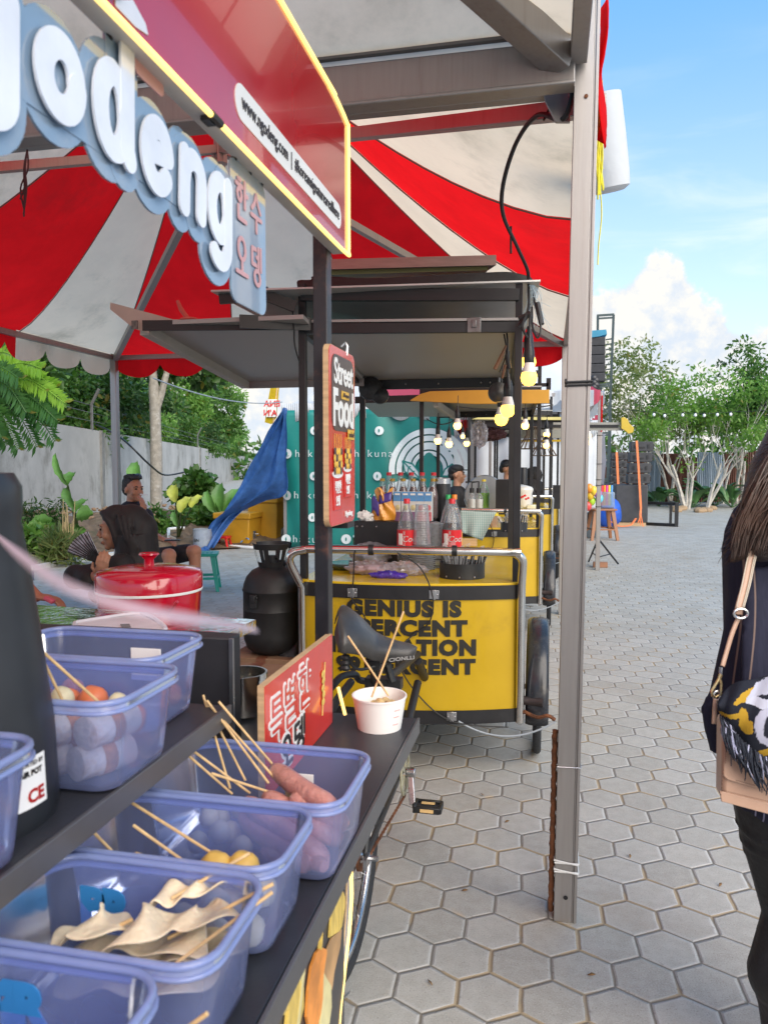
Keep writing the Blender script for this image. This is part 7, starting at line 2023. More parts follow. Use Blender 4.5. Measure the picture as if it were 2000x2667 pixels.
u1, u2 = spline([V((a, b, 0)) for a, b in ut], 5), spline([V((a, b, 0)) for a, b in lt_], 5)
def scf(u, v):
    i = min(int(u * (len(u1) - 1) + 1e-6), len(u1) - 1); q = u1[i].lerp(u2[i], v)
    return W(q.x, q.y, -.235 - .045 * math.sin(math.pi * min(1, v * .85 + .1)) ** .8 - .006 * math.sin(u * 16 + v * 5))
MB().grid(scf, 25, 14).build('cloth', scm, sf, thick=.004, smooth=70, sub=1)
fg_ = MB()
for i in range(150):
    u = .12 + .88 * g_.random(); j = int(u * (len(u2) - 1)); q = u2[j]
    x0, y0_ = q.x + g_.uniform(-8, 8), q.y - 8
    L_ = g_.uniform(55, 105) if 1880 < x0 else 40
    fg_.tube(spline([W(x0, y0_, -.262), W(x0 + g_.uniform(-6, 12), y0_ + L_ * .5, -.27 - g_.random() * .01), W(x0 + 14 + g_.uniform(-10, 22), y0_ + L_, -.268)], 3), [.0018, .0018, .0016, .0014, .0012, .001, .0008], 4, mi=1 if g_.random() < .16 else 0)
fg_.build('fringe', [mat('dark_fringe', (.014, .018, .030), .8), mat('pale_fringe', (.34, .35, .48), .7)], sf)
# ---------------------------------------------------------------- goods on the carts
ZC = ZT + .015
clearpl = clear('clear_plastic', (.93, .95, .96), (.80, .84, .86), .16, .08)
cola = mat('cola', (.018, .006, .004), .12, coat=.5)
tea = mat('red_tea', (.10, .012, .008), .12, coat=.5)
labelred = mat('label_red', (.62, .012, .018), .35, 0, .05)
def at(px, py, z=None):
    return Pz(px, py, ZC if z is None else z)
def bottle(label, base, h, r, capm, liq=None, lev=.5, lab=None, labz=(.25, .55), word=None, group=None, neck=.28, cat='bottle', waist=1.0, lean=0):
    base = V(base); t = thing('bottle', label, cat, base, group)
    rn = r * neck
    pr_ = [(r * .8, 0), (r, h * .03), (r, h * .14), (r * waist, h * .26), (r, h * .52), (r * .96, h * .60), (r * .70, h * .74), (rn * 1.1, h * .87), (rn, h * .90), (rn, h * .945)]
    MB().lathe(pr_, base, 20).build('body', clearpl, t, smooth=60)
    MB().lathe([(rn * 1.18, h * .93), (rn * 1.18, h * .995), (rn * 1.05, h), (0, h)], base, 14).build('cap', capm, t, smooth=50)
    if liq:
        k = .965; top_ = h * lev
        q = [(a * k, b + .002) for a, b in pr_ if b < top_] ; 
        last = q[-1]; q += [(last[0] * (.98 if lev < .62 else .8), top_), (0, top_)]
        MB().lathe(q, base, 18).build('drink', liq, t, smooth=60)
    if lab:
        lo = MB().lathe([(r * 1.012, h * labz[0]), (r * 1.012, h * labz[1])], base, 22, cap=(False, False)).build('label', lab, t, smooth=60)
        if word:
            w_ = MB(); text(w_, word, h * .12, (0, 0, 0), (1, 0, 0), (0, 0, 1), ext=.0002, off=.0006, sx=1.0, shear=.25)
            rr_ = r * 1.03
            w_.v = [tuple(base + CR * (rr_ * math.sin(x / rr_ + .35)) - CF * (rr_ * math.cos(x / rr_ + .35) - y * 0) + V((0, 0, h * (labz[0] + labz[1]) / 2 + z))) for x, y, z in w_.v]
            w_.build('brand_script', white, lo, smooth=0)
            bc = MB()
            for i in range(9):
                a = -.95 + .055 * i
                c_ = base + CR * (rr_ * math.sin(a)) - CF * (rr_ * math.cos(a)) + V((0, 0, h * (labz[0] + labz[1]) / 2))
                bc.bar(c_ - V((0, 0, h * .08)), c_ + V((0, 0, h * .08)), .0012 + .0008 * (i % 3), .0006, up=tuple(CF))
            bc.build('bar_code', paper, lo, smooth=0)
            v_ = MB(); text(v_, 'RECYCLE ME', h * .042, (0, 0, 0), (0, 0, 1), (-1, 0, 0), ext=.0002, off=.0003)
            v_.v = [tuple(base + CR * (rr_ * math.sin(x / rr_ - .28)) - CF * (rr_ * math.cos(x / rr_ - .28)) + V((0, 0, h * (labz[0] + labz[1]) / 2 + z))) for x, y, z in v_.v]
            v_.build('label_print', white, lo, smooth=0)
    return t
# black raised stove box with rivets
sbz = 1.18
b0, b1 = Pz(922, 1357, sbz), Pz(1126, 1357, sbz)
YB = b0.y
t = thing('stove_box', 'black metal box with rivets carrying bottles and cartons on the first cart', 'box', V(((b0.x + b1.x) / 2, YB + .3, ZC)))
MB().box(V(((b0.x + b1.x) / 2, YB + .30, (ZC + sbz) / 2)), (b1.x - b0.x, .60, sbz - ZC)).build('case', black, t, bevel=.003)
rv = MB()
for f in (.04, .11, .30, .62, .9):
    rv.ball(V((b0.x + (b1.x - b0.x) * f, YB - .001, sbz - .03)), .006, 6)
for i in range(9):
    rv.ball(V((b1.x + .001, YB + .05 + i * .05, sbz - .025)), .005, 6)
rv.build('rivets', steel, t)
MB().box(V((b1.x + .003, YB + .28, ZC + .1)), (.003, .5, .17)).build('vent_plate', mat('perforated_grey', (.12, .12, .13), .4, .5, .5, 120), t)
redcap, goldcap, greencap, orangecap = mat('red_cap', (.6, .02, .03), .35), mat('gold_cap', (.42, .26, .05), .35, .3), mat('green_cap', (.02, .34, .10), .35), mat('orange_cap', (.75, .22, .02), .35)
for i, px in enumerate((1013, 1043, 1071, 1099, 1129)):
    bottle('clear drink bottle with a red cap in the back row on the black stove box', V((Py(px, 1250, YB + .36).x, YB + .36, sbz)), .27, .032, redcap, group='clear bottles in the back row', neck=.42, waist=.9, **({'lab': labelred, 'labz': (.2, .55)} if i == 4 else {}))
for i, px in enumerate((996, 1022, 1050, 1076, 1102, 1128)):
    bottle('dark red tea bottle with a gold cap on the black stove box', V((Py(px, 1262, YB + .26).x, YB + .26, sbz)), .235, .029, goldcap, tea, .80, group='dark tea bottles', neck=.46)
blu, pinkc = mat('carton_blue', (.10, .28, .55), .4, 0, .15, 30), mat('carton_fruit', (.62, .16, .18), .4, 0, .3, 25)
for i, px in enumerate((1036, 1057, 1076, 1096, 1116)):
    c = V((Py(px, 1300, YB + .10).x, YB + .10, sbz))
    c = thing('juice_carton', 'small blue juice carton with ' + ('a pale apple print, left end of the carton row' if i == 0 else 'a pale apple print, in the carton row' if i < 3 else 'a pink guava print at the right end of the row'), 'carton', c, 'juice cartons on the stove box')
    q = OFF[c.name]
    MB().box(q + V((0, 0, .082)), (.043, .05, .164)).build('carton', mat('carton_cream', (.62, .62, .60), .4, 0, .12, 20), c, bevel=.001)
    MB().box(q + V((0, -.0256, .137)), (.042, .0012, .052)).build('blue_top', blu, c)
    MB().ball(q + V((.004, -.0262, .075)), (.014, .0012, .016), 12).build('fruit_print', pinkc if i > 2 else mat('apple_print', (.55, .48, .25), .4, 0, .3, 40), c)
    MB().box(q + V((0, -.0262, .026)), (.042, .0012, .05)).build('base_print', mat('carton_plum', (.22, .10, .2), .4) if i < 3 else pinkc, c)
    MB().box(q + V((.002, -.0270, .15)), (.028, .001, .010)).build('white_print', white, c)
pc = V((Py(1000, 1300, YB + .06).x, YB + .06, sbz))
pm = MB()
pm.grid(lambda u, v: pc + V(((u - .5) * (.125 - .03 * v + .02 * math.sin(v * 7)), -.035 * math.sin(math.pi * u) - .008 * math.sin(u * 13 + v * 9), .004 + .165 * v + .02 * math.sin(u * 8) * v)), 14, 12)
pm.grid(lambda u, v: pc + V(((u - .5) * (.125 - .03 * v + .02 * math.sin(v * 7)), .03 * math.sin(math.pi * u), .004 + .165 * v + .02 * math.sin(u * 8) * v)), 14, 12)
t = thing('refill_pouch', 'crumpled orange refill pouch with a purple patch beside the cartons', 'pouch', pc)
pm.build('pouch', mat('orange_foil', (.72, .30, .03), .25, .1, .2, 12, bump=.3, bscale=22, coat=.4), t)
MB().grid(lambda u, v: pc + V((-.02 + .07 * u, -.042 + .012 * v, .095 + .05 * v + .02 * u)), 4, 4).build('purple_patch', mat('purple_print', (.08, .05, .28), .3), t, thick=.002)
MB().grid(lambda u, v: pc + V((-.065 + .045 * u, -.03 - .015 * u, .045 + .08 * v + .02 * math.sin(u * 5))), 4, 4).build('purple_patch', MATS['purple_print'], t, thick=.002)
tsb = V((Py(952, 1340, YB + .03).x, YB + .03, sbz))
MB().ball(tsb + V((0, 0, .025)), (.045, .025, .03), 14, f=lambda q: 1 + .35 * math.sin(q.x * 190 + q.z * 120) * math.sin(q.z * 230 + q.y * 150)).build('tissue', paper, label='crumpled white tissue on the left end of the stove box', cat='tissue', smooth=20)
th_ = V((Py(1152, 1330, YB + .30).x, YB + .30, 1.02))
t = thing('black_flask', 'tall black flask with a steel rim right of the bottle rows', 'flask', V((th_.x, th_.y, ZC)))
MB().lathe([(.046, 0), (.048, .01), (.048, .43), (.047, .445)], (th_.x, th_.y, ZC), 24).build('body', blackpl, t)
MB().lathe([(.047, .445), (.047, .475), (.042, .478), (.04, .46), (0, .46)], (th_.x, th_.y, ZC), 24).build('rim', steel, t)
# soda bottles behind the handle
RK = ZC + .03
for px, py, lev, lab_, capm, w_, liq in ((1059, 1488, .40, labelred, redcap, 'Coca', cola), (1176, 1488, .66, labelred, redcap, 'Coca', cola)):
    bottle(('nearly empty' if px < 1100 else 'half full') + ' red labelled cola bottle ' + ('left of the clear cup stack' if px < 1100 else 'right of the clear cup stack'), at(px, py - 8, ZC), .375, .052, capm, liq, lev, lab_, (.30, .56), w_, 'cola bottles on the first cart', waist=.95)
for px, capm, liq, lev, lb_, nm in ((1067, greencap, None, 0, None, 'clear soda bottle with a green cap behind the left cola bottle'), (1080, orangecap, None, 0, None, 'clear soda bottle with an orange cap behind the cup stack'), (1166, greencap, mat('red_soda', (.55, .05, .05), .15), .55, mat('label_green', (.05, .35, .15), .4), 'red soda bottle with a green cap behind the right cola bottle'), (1182, orangecap, MATS.get('red_soda'), .45, mat('label_orange', (.7, .3, .05), .4), 'red soda bottle with an orange cap behind the right cola bottle')):
    bottle(nm, at(px, 1462, ZC), .385, .047, capm, liq, lev, lb_, (.25, .45), waist=.95)
# clear cups
cb = at(1098, 1482)
t = thing('cup_stack', 'tall upside down stack of clear plastic cups with lids on the first cart', 'cups', cb)
prf = []
for i in range(16):
    r = .050 - .0009 * i; prf += [(r, .135 + .0125 * i), (r - .0022, .135 + .0125 * i + .009)]
prf += [(.034, .345), (0, .347)]
cupm = clear('cup_plastic', (.90, .92, .93), (.72, .75, .78), .34, .12, var=.4, scale=60)
MB().lathe(prf, cb, 26).build('cups', cupm, t, smooth=25)
prf = []
for i in range(12):
    prf += [(.074, .005 + .0105 * i), (.074, .009 + .0105 * i), (.066, .011 + .0105 * i)]
MB().lathe(prf + [(0, .135)], cb, 26).build('lids', cupm, t, smooth=25)
t = thing('cup_stack', 'shorter clear cup stack half hidden behind the tall one', 'cups', cb + V((.062, .10, 0)))
prf = []
for i in range(10):
    r = .047 - .001 * i; prf += [(r, .10 + .0145 * i), (r - .002, .10 + .0145 * i + .010)]
MB().lathe([(.047, 0)] + prf + [(0, .25)], cb + V((.062, .10, 0)), 22).build('cups', cupm, t, smooth=25)
rk = MB()
rb0 = at(1150, 1484)
for dx in (-.04, .0, .055):
    rk.tube([rb0 + V((dx, 0, 0)), rb0 + V((dx, 0, .09))], .003, 6)
for z in (.02, .055, .09):
    rk.tube([rb0 + V((-.15, .0, z)), rb0 + V((.06, 0, z)), rb0 + V((.06, .16, z))], .003, 6)
rk.build('wire_rack', rope, label='black wire rack between the cup stack and the straw caddy', cat='rack')
# straw caddy
def caddy(label, base, r, h, n=26, seed=1):
    g = random.Random(seed); t = thing('straw_caddy', label, 'caddy', base)
    base = V(base)
    MB().lathe([(r, 0), (r, h), (r - .004, h), (r - .004, .006), (0, .006)], base, 30).build('tub', blackpl, t, smooth=50)
    rv = MB()
    for a in (-2.2, -1.57, -.9):
        rv.ball(base + V((r * math.cos(a), r * math.sin(a), .012)), .005, 6)
    rv.build('rivets', steel, t)
    sp_, wr_ = MB(), MB()
    for i in range(n):
        a, q = g.uniform(0, 6.28), r * .85 * g.random() ** .5
        p0 = base + V((q * math.cos(a), q * math.sin(a), .01)); p1 = p0 + V((g.uniform(-.03, .03) + q * math.cos(a) * .35, g.uniform(-.02, .02), h + g.uniform(.02, .07)))
        sp_.tube([p0, p1], .0045, 6)
        s = CR * .011
        wr_.add([p0 - s, p0 + s, p1 + s * 1.2 + V((0, 0, .02)), p1 - s * .8 + V((0, 0, .014))], [(0, 1, 2, 3)])
    sp_.build('straws', mat('black_straw', (.03, .03, .03), .4, 0, .6, 90), t)
    wr_.build('wrappers', clear('wrapper_film', (.95, .95, .95), (.8, .8, .8), .3, .1), t, smooth=0)
    return t
cd = caddy('round black caddy full of film wrapped straws on the first cart', at(1203, 1502), .112, .075)
# plastic bags, bowl, cup, scale
bag_m = clear('bag_film', (.94, .92, .95), (.82, .76, .80), .38, .12, var=.8, scale=18)
def bagblob(name, label, c, r, m, seed, cat='bag', M=None):
    g = random.Random(seed); ph = [g.uniform(0, 6) for _ in range(6)]
    return MB().ball(c, r, 40, M, f=lambda q: 1 + .13 * math.sin(q.x * 60 + ph[0]) * math.sin(q.y * 70 + q.z * 90 + ph[1]) + .08 * math.sin(q.x * 150 + ph[2] + q.y * 120) + .05 * math.sin(q.x * 300 + q.z * 260 + ph[3])).build(name, m, label=label, cat=cat, smooth=28)
c = at(975, 1497); bagblob('plastic_bag', 'crumpled film bag of pink slices lying at the cart edge', c + V((-.02, .03, .03)), (.13, .07, .038), bag_m, 1)
bagblob('pink_slices', 'pink slices inside the film bag at the cart edge', c + V((-.03, .03, .024)), (.10, .05, .022), mat('pink_food', (.62, .36, .36), .5, 0, .2, 20), 2, 'food')
c = at(1058, 1499); bagblob('plastic_bag', 'crumpled clear film bag right of the pink slices', c + V((-.02, .03, .03)), (.12, .06, .036), bag_m, 3)
bagblob('purple_wrap', 'purple plastic wrap tucked under the clear film bags', at(1012, 1505) + V((0, .0, .014)), (.09, .028, .022), mat('purple_film', (.06, .03, .32), .25, 0, .3, 30, coat=.4), 4, 'wrap')
bw_ = at(965, 1470)
t = thing('blue_bowl', 'blue bowl wrapped in a clear film bag behind the pink slices', 'bowl', bw_)
MB().lathe([(.03, 0), (.06, .02), (.085, .06), (.092, .085), (.085, .085), (.05, .02), (0, .015)], bw_, 26).build('bowl', mat('steel_blue_plastic', (.10, .20, .36), .35), t, smooth=60)
MB().ball(bw_ + V((0, 0, .06)), (.118, .11, .065), 30, f=lambda q: 1 + .10 * math.sin(q.x * 90 + q.z * 130) * math.sin(q.y * 80 + 2)).build('film', bag_m, t, smooth=28)
MB().lathe([(.034, 0), (.044, .11), (.041, .11), (.032, .006), (0, .006)], at(926, 1452) + V((0, .1, 0)), 20).build('green_cup', clear('green_clear', (.2, .75, .35), (.03, .35, .12), .45, .1), label='clear green cup before the black stove box', cat='cup')
MB().lathe([(.09, .02), (.095, .03), (.09, .036), (0, .036)], at(897, 1482), 26).lathe([(.06, 0), (.085, .02)], at(897, 1482), 26).build('dark_scale', mat('dark_green_glass', (.03, .06, .06), .15, coat=.5), label='dark round weighing plate at the left of the cart counter', cat='scale')
MB().box(at(1172, 1440) + V((.05, .2, .05)), (.2, .012, .05)).box(at(1150, 1448) + V((.05, .2, .02)), (.12, .08, .03)).build('cutting_board', wood, label='small wooden board behind the right cola bottle', cat='board')
# black gas cylinder on cartons
gb = Pd(690, 1712, 3.85); gz = gb.z; gb = V((gb.x, gb.y + .12, gz))
t = thing('gas_cylinder', 'black gas cylinder with a split collar handle standing on cartons', 'gas cylinder', gb)
r_ = .150
MB().lathe([(.06, 0), (.10, .004), (.132, .03), (.148, .075), (r_, .10), (r_, .225), (r_ + .0015, .228), (r_, .232), (r_, .318), (r_ + .004, .324), (r_ + .004, .330), (r_, .336), (.147, .355), (.132, .395), (.105, .425), (.07, .442), (0, .448)], gb, 36).build('tank', mat('matt_black_coat', (.012, .012, .013), .55, 0, .25, 12, bump=.05, bscale=90), t, smooth=40)
for sgn, a0 in ((1, 200), (-1, 20)):
    hd_ = MB()
    R0_, R1_ = .060, .095
    def cp(a, h, e=0):
        return gb + V(((R0_ + (R1_ - R0_) * h / .13 + e) * math.cos(rad(a)), (R0_ + (R1_ - R0_) * h / .13 + e) * math.sin(rad(a)), .435 + h))
    for a1, a2, h1, h2 in ((a0, a0 + 140, 0, .035), (a0 - 5, a0 + 145, .10, .13), (a0, a0 + 14, .03, .11), (a0 + 126, a0 + 140, .03, .11), (a0 + 62, a0 + 78, .03, .11)):
        n_ = 10
        hd_.add([cp(a1 + (a2 - a1) * i / n_, h, e) for i in range(n_ + 1) for h in (h1, h2) for e in (0, .006)], sum([[(4 * i, 4 * i + 4, 4 * i + 6, 4 * i + 2), (4 * i + 1, 4 * i + 3, 4 * i + 7, 4 * i + 5), (4 * i + 2, 4 * i + 6, 4 * i + 7, 4 * i + 3), (4 * i, 4 * i + 1, 4 * i + 5, 4 * i + 4)] for i in range(n_)], []))
    hd_.build('collar_handle', MATS['matt_black_coat'], t, smooth=30)
MB().tube([gb + V((0, 0, .44)), gb + V((0, 0, .50))], .022, 10).tube([gb + V((-.03, 0, .49)), gb + V((.03, 0, .49))], .012, 8).build('valve', blackpl, t)
lc = gb + V((-.045, -r_ + .003, .285))
lk_ = MB().box(lc, (.038, .02, .07)).box(lc + V((.005, -.012, .015)), (.018, .02, .04)); lk_.ball(lc + V((.02, -.012, .02)), .007, 6); lk_.build('latch', blackpl, t, bevel=.003)
def carton(label, x0, x1, y0, y1, z0, z1):
    t = thing('cardboard_box', label, 'carton', ((x0 + x1) / 2, (y0 + y1) / 2, z0))
    MB().box(((x0 + x1) / 2, (y0 + y1) / 2, (z0 + z1) / 2), (x1 - x0, y1 - y0, z1 - z0)).build('box', cardboard, t, bevel=.003)
    MB().box(((x0 + x1) / 2, (y0 + y1) / 2, z1 + .0008), (.05, y1 - y0 + .002, .0012)).box(((x0 + x1) / 2 + .0, y0 - .0008, (z0 + z1) / 2), (.05, .0012, z1 - z0)).build('tape', mat('brown_tape', (.18, .07, .04), .35), t)
    return t
x_ = gb.x
c1 = carton('brown carton directly under the gas cylinder', x_ - .19, x_ + .17, gb.y - .15, gb.y + .17, .27, gz)
tx = MB(); text(tx, '24x 180 ml', .028, (x_ + .09, gb.y - .1515, gz - .06), (1, 0, 0), (0, 0, 1), ext=.0004); tx.build('lettering', black, c1, smooth=0)
carton('brown carton at the bottom of the cylinder\'s stack', x_ - .20, x_ + .20, gb.y - .17, gb.y + .18, .0, .266)
q = Pd(632, 1760, 3.1)
carton('pale topped carton in front of the gas cylinder', q.x - .13, q.x + .12, q.y - .1, q.y + .2, .30, q.z)
carton('taped carton under the pale topped carton', q.x - .14, q.x + .13, q.y - .11, q.y + .22, .0, .297)
# ---- second and third cart goods
D2 = 7.3
def on2(px, py, d=D2):
    return Pd(px, py, d)
ck = mat('checked_cloth', (.34, .40, .36), .85, 0, .1, 3)
ckm = bpy.data.materials.new('checked_towel'); ckm.use_nodes = True
t_ = ckm.node_tree; t_.nodes.clear(); nd, ma, vm, mix, ss = nodes_of(t_)
uv = nd('TexCoord').outputs['Object']; sp3 = nd('SeparateXYZ', {0: uv})
w1 = ma('SINE', ma('MULTIPLY', sp3.outputs[0], 420.0)); w2 = ma('SINE', ma('MULTIPLY', sp3.outputs[2], 420.0))
cc2 = mix(ss(-.3, .3, w1), (.46, .50, .47), (.22, .33, .30)); cc2 = mix(ma('MULTIPLY', ss(.0, .5, w2), .6), cc2, (.16, .26, .24))
t_.links.new(nd('BsdfPrincipled', {'Base Color': cc2, 'Roughness': .9}).outputs[0], nd('OutputMaterial').inputs[0])
tw = [(1198, 1330), (1292, 1334), (1255, 1408), (1205, 1388)]
def twf(u, v):
    a = V((*tw[0], 0)).lerp(V((*tw[1], 0)), u); b = V((*tw[3], 0)).lerp(V((*tw[2], 0)), u); q_ = a.lerp(b, v)
    return Pd(q_.x, q_.y, 6.55 + .025 * math.sin(u * 9) * v)
MB().grid(twf, 16, 12).build('checked_towel', ckm, label='green and white checked towel hanging over the second cart handle', cat='towel', thick=.006)
for px, lbl in ((1228, 'left'), (1246, 'right')):
    b_ = on2(px, 1330); t = bottle('white pump bottle on the second cart, ' + lbl + ' of the pair', V((b_.x, b_.y, b_.z)), .20, .042, mat('cream_cap', (.6, .55, .4), .4), mat('milky', (.75, .74, .70), .4), .55, group='pump bottles on the second cart')
    MB().tube([b_ + V((0, 0, .19)), b_ + V((0, 0, .275)), b_ + V((-.06, 0, .27))], .009, 6).tube([b_ + V((0, 0, .17)), b_ + V((0, 0, .215))], .022, 10).build('pump', blackpl, t)
bottle('green drink bottle with a yellow cap behind the pump bottles', on2(1259, 1326, 7.5), .29, .058, mat('yellow_cap', (.75, .6, .05), .4), mat('lime_drink', (.22, .62, .04), .2), .55, neck=.3)
MB().lathe([(.02, -.012), (.20, -.012), (.21, 0), (.20, .012), (0, .014)], on2(1262, 1290, 7.9), 36, Matrix.Rotation(rad(90), 3, 'X')).build('steel_tray', mat('dull_steel_tray', (.35, .38, .42), .35, .7), label='round steel tray standing on edge behind the green drink', cat='tray')
q = on2(1318, 1330, 7.2)
MB().box(q + V((0, .12, .14)), (.20, .24, .30)).build('black_box', black, label='plain black upright box on the second cart', cat='box', bevel=.004)
q = on2(1362, 1320, 7.9)
t = thing('ceramic_jar', 'white lidded jar with red flower print on the third cart', 'jar', q)
MB().lathe([(.07, 0), (.088, .03), (.09, .14), (.10, .17), (.10, .185), (.085, .205), (.02, .225), (0, .225)], q, 26).build('jar', mat('white_glaze', (.74, .72, .66), .2, coat=.4), t, smooth=50)
fl = MB()
for dx, dz in ((-.02, .11), (.012, .085), (.035, .095), (.0, .12), (-.035, .1)):
    a = dx / .09; fl.ball(q + CR * (.0895 * math.sin(a)) - CF * (.0895 * math.cos(a)) + V((0, 0, dz)), (.014, .006, .011), 8)
fl.build('flower_print', redpl, t)
q = on2(1385, 1333, 7.5)
MB().box(q + V((0, 0, .035)), (.11, .1, .07)).build('butter_tub', mat('butter_cream', (.72, .68, .48), .4), label='cream plastic tub beside the floral jar', cat='tub', bevel=.012)
MB().lathe([(.04, 0), (.045, .06), (.048, .06), (.048, .085), (0, .087)], on2(1375, 1315, 7.9), 20).build('small_tub', mat('white_tub', (.7, .7, .68), .4), label='small white jar with a yellow lid behind the cream tub', cat='tub')
q = on2(1276, 1400, 6.95)
t = thing('pickle_tub', 'clear tub with a yellow lid behind the checked towel', 'tub', q)
MB().lathe([(.062, 0), (.068, .20), (0, .2)], q, 22).build('tub', clear('peach_tub', (.9, .8, .7), (.75, .5, .35), .5), t)
MB().lathe([(.072, .2), (.072, .222), (0, .224)], q, 22).build('lid', mat('yellow_lid', (.75, .6, .04), .35), t)
caddy('black straw caddy on the second cart', V((Pz(1338, 1384, ZC).x, Pz(1338, 1384, ZC).y, ZC)), .11, .075, 22, 5)
MB().box(on2(1350, 1330, 8.6), (.5, .3, .02)).build('red_mat', mat('dark_red_mat', (.3, .02, .05), .5), label='dark red tray on the third cart counter', cat='tray')
MB().box(on2(1453, 1290, 9.9) + V((0, 0, -.02)), (.14, .2, .3)).build('black_box', black, label='black upright box on the third cart by the main post', cat='box')
MB().lathe([(.05, 0), (.05, .18), (.047, .19), (.047, .21), (0, .21)], on2(1362, 1262, 9.4), 20).build('black_flask', blackpl, label='black flask with steel rim behind the floral jar', cat='flask')

# ---------------------------------------------------------------- string lights
def bulb(px, py, d, r=.033, m=None, label=None, hang=.12, group='warm bulbs on the cart roofs'):
    c = Pd(px, py, d)
    t = thing('light_bulb', label or 'lit warm bulb hanging on a black cord', 'bulb', c, group)
    k = r / .033
    MB().lathe([(0, -.033 * k), (.018 * k, -.029 * k), (.029 * k, -.016 * k), (.033 * k, 0), (.031 * k, .012 * k), (.027 * k, .022 * k)], c, 20, cap=(False, False)).build('globe', m or glow, t, smooth=180)
    MB().lathe([(.028 * k, .021 * k), (.025 * k, .035 * k), (.019 * k, .058 * k), (.017 * k, .062 * k)], c, 20).build('collar', mat('bulb_collar', (.72, .70, .66), .4), t, smooth=60)
    MB().lathe([(.0185 * k, .058 * k), (.021 * k, .066 * k), (.021 * k, .10 * k), (.016 * k, .125 * k), (.009 * k, .14 * k), (.007 * k, .16 * k)], c, 16).tube([c + V((0, 0, .15 * k)), c + V((.004, 0, .15 * k + hang))], .0035, 6).build('socket', blackpl, t, smooth=50)
    return t
fb = [(1377, 984, 3.35, 'nearest lit bulb beside the cart roof corner post'), (1376, 944, 3.75, 'lit bulb half hidden right behind the nearest one'), (1322, 1068, 3.75, 'lit bulb hanging against the cart right post'), (1305, 1092, 4.1, 'lit bulb overlapping behind the post bulb')]
for px, py, d, lb_ in fb:
    bulb(px, py, d, .036, label=lb_)
for px, py, d, r, lb_ in ((1140, 1148, 7.0, .033, 'lit bulb before the white ring emblem, left of a pair'), (1169, 1157, 7.0, .033, 'lit bulb before the emblem, lower of a pair'), (1191, 1109, 6.6, .035, 'lit bulb beside the second cart left post'), (1215, 1155, 8.0, .033, 'lit bulb right of the teal banner edge'), (1367, 1109, 6.6, .033, 'lit bulb under the amber fascia'), (1423, 1132, 8.2, .034, 'upper lit bulb near the second cart right post'), (1422, 1160, 8.2, .034, 'lower lit bulb near the second cart right post'), (1205, 1137, 10, .03, 'small distant lit bulb near the banner edge'), (1532, 1136, 10.5, .04, 'lit bulb right of the foreground post, upper'), (1534, 1152, 10.6, .04, 'lit bulb right of the foreground post, lower')):
    bulb(px, py, d, r, glowfar, lb_, .1)
cd_ = MB()
cd_.tube(spline([Pd(1375, 728, 3.62), Pd(1376, 800, 3.5), Pd(1360, 850, 3.45), Pd(1378, 890, 3.4), Pd(1380, 920, 3.38)], 5), .006, 6)
cd_.tube(spline([Pd(1385, 750, 3.6), Pd(1395, 800, 3.55), Pd(1408, 850, 3.5), Pd(1400, 880, 3.5), Pd(1386, 850, 3.5), Pd(1385, 800, 3.55)], 5), .005, 6)
cd_.tube([Pd(1398, 790, 3.55), Pd(1410, 845, 3.52)], [.014, .012], 8).tube([Pd(1350, 830, 3.5), Pd(1382, 818, 3.48)], [.012, .014], 8).tube([Pd(1350, 850, 3.5), Pd(1380, 812, 3.48)], [.009, .012], 8)
cd_.tube(spline([Pd(1315, 835, 3.7), Pd(1322, 900, 3.7), Pd(1320, 960, 3.7), Pd(1324, 1010, 3.72)], 5), .005, 6).tube([Pd(1320, 925, 3.7), Pd(1326, 960, 3.7)], .012, 8)
cd_.tube(spline([Pd(1312, 870, 3.72), Pd(1318, 920, 3.72), Pd(1300, 970, 3.72)], 5), .004, 5)
cd_.build('cord_tangle', rope, label='tangled black light cord with connectors at the cart roof corner', cat='cord')
MB().tube([Pd(1318, 900, 3.7), Pd(1300, 940, 3.7), Pd(1288, 962, 3.7)], [.006, .012, .009], 6).tube([Pd(1316, 950, 3.7), Pd(1308, 985, 3.7)], [.008, .006], 6).build('brown_clip', mat('brown_clip', (.20, .10, .05), .6), label='brown peg hanging among the light cords', cat='clip')
tf = MB()
for i in range(26):
    a = Pd(1384 + rnd.uniform(-6, 6), 742, 3.58); tf.tube(spline([a, a + V((rnd.uniform(-.03, .05), -.01, -.05)), a + V((rnd.uniform(-.05, .09), -.01, rnd.uniform(-.24, -.04)))], 4), .0009, 4)
tf.build('fibre_ties', mat('pale_blue_fibre', (.45, .58, .65), .6), label='pale blue frayed fibre ties at the cart roof corner', cat='string')
MB().tube(sag(Pd(1110, 1090, 7), Pd(1195, 1085, 6.8), .06), .005, 5).tube(sag(Pd(1195, 1060, 6.7), Pd(1440, 1055, 6.7), .03), .006, 5).build('festoon_cord', rope, label='black light cord along the second cart roof', cat='cord')
# clip fans under the roofs
def clipfan(label, c, r):
    t = thing('clip_fan', label, 'fan', c)
    MB().lathe([(r * .2, -.03), (r, -.02), (r * 1.04, 0), (r, .02), (r * .3, .035)], c, 24, ROT).build('cage', mat('black_cage', (.02, .02, .022), .4, .2, .5, 60), t)
    MB().ball(V(c) + CF * .04, (r * .35, r * .5, r * .35), 12).tube([V(c), V(c) + V((0, .03, r * 1.5))], .012, 6).build('motor', blackpl, t)
clipfan('small black clip fan under the first cart roof, rear left', Pd(965, 1012, 5.0), .075)
clipfan('second black clip fan next to the rear left one', Pd(990, 1030, 5.0), .055)
clipfan('black clip fan hanging by the bulbs at the right post', Pd(1297, 1022, 3.95), .05)
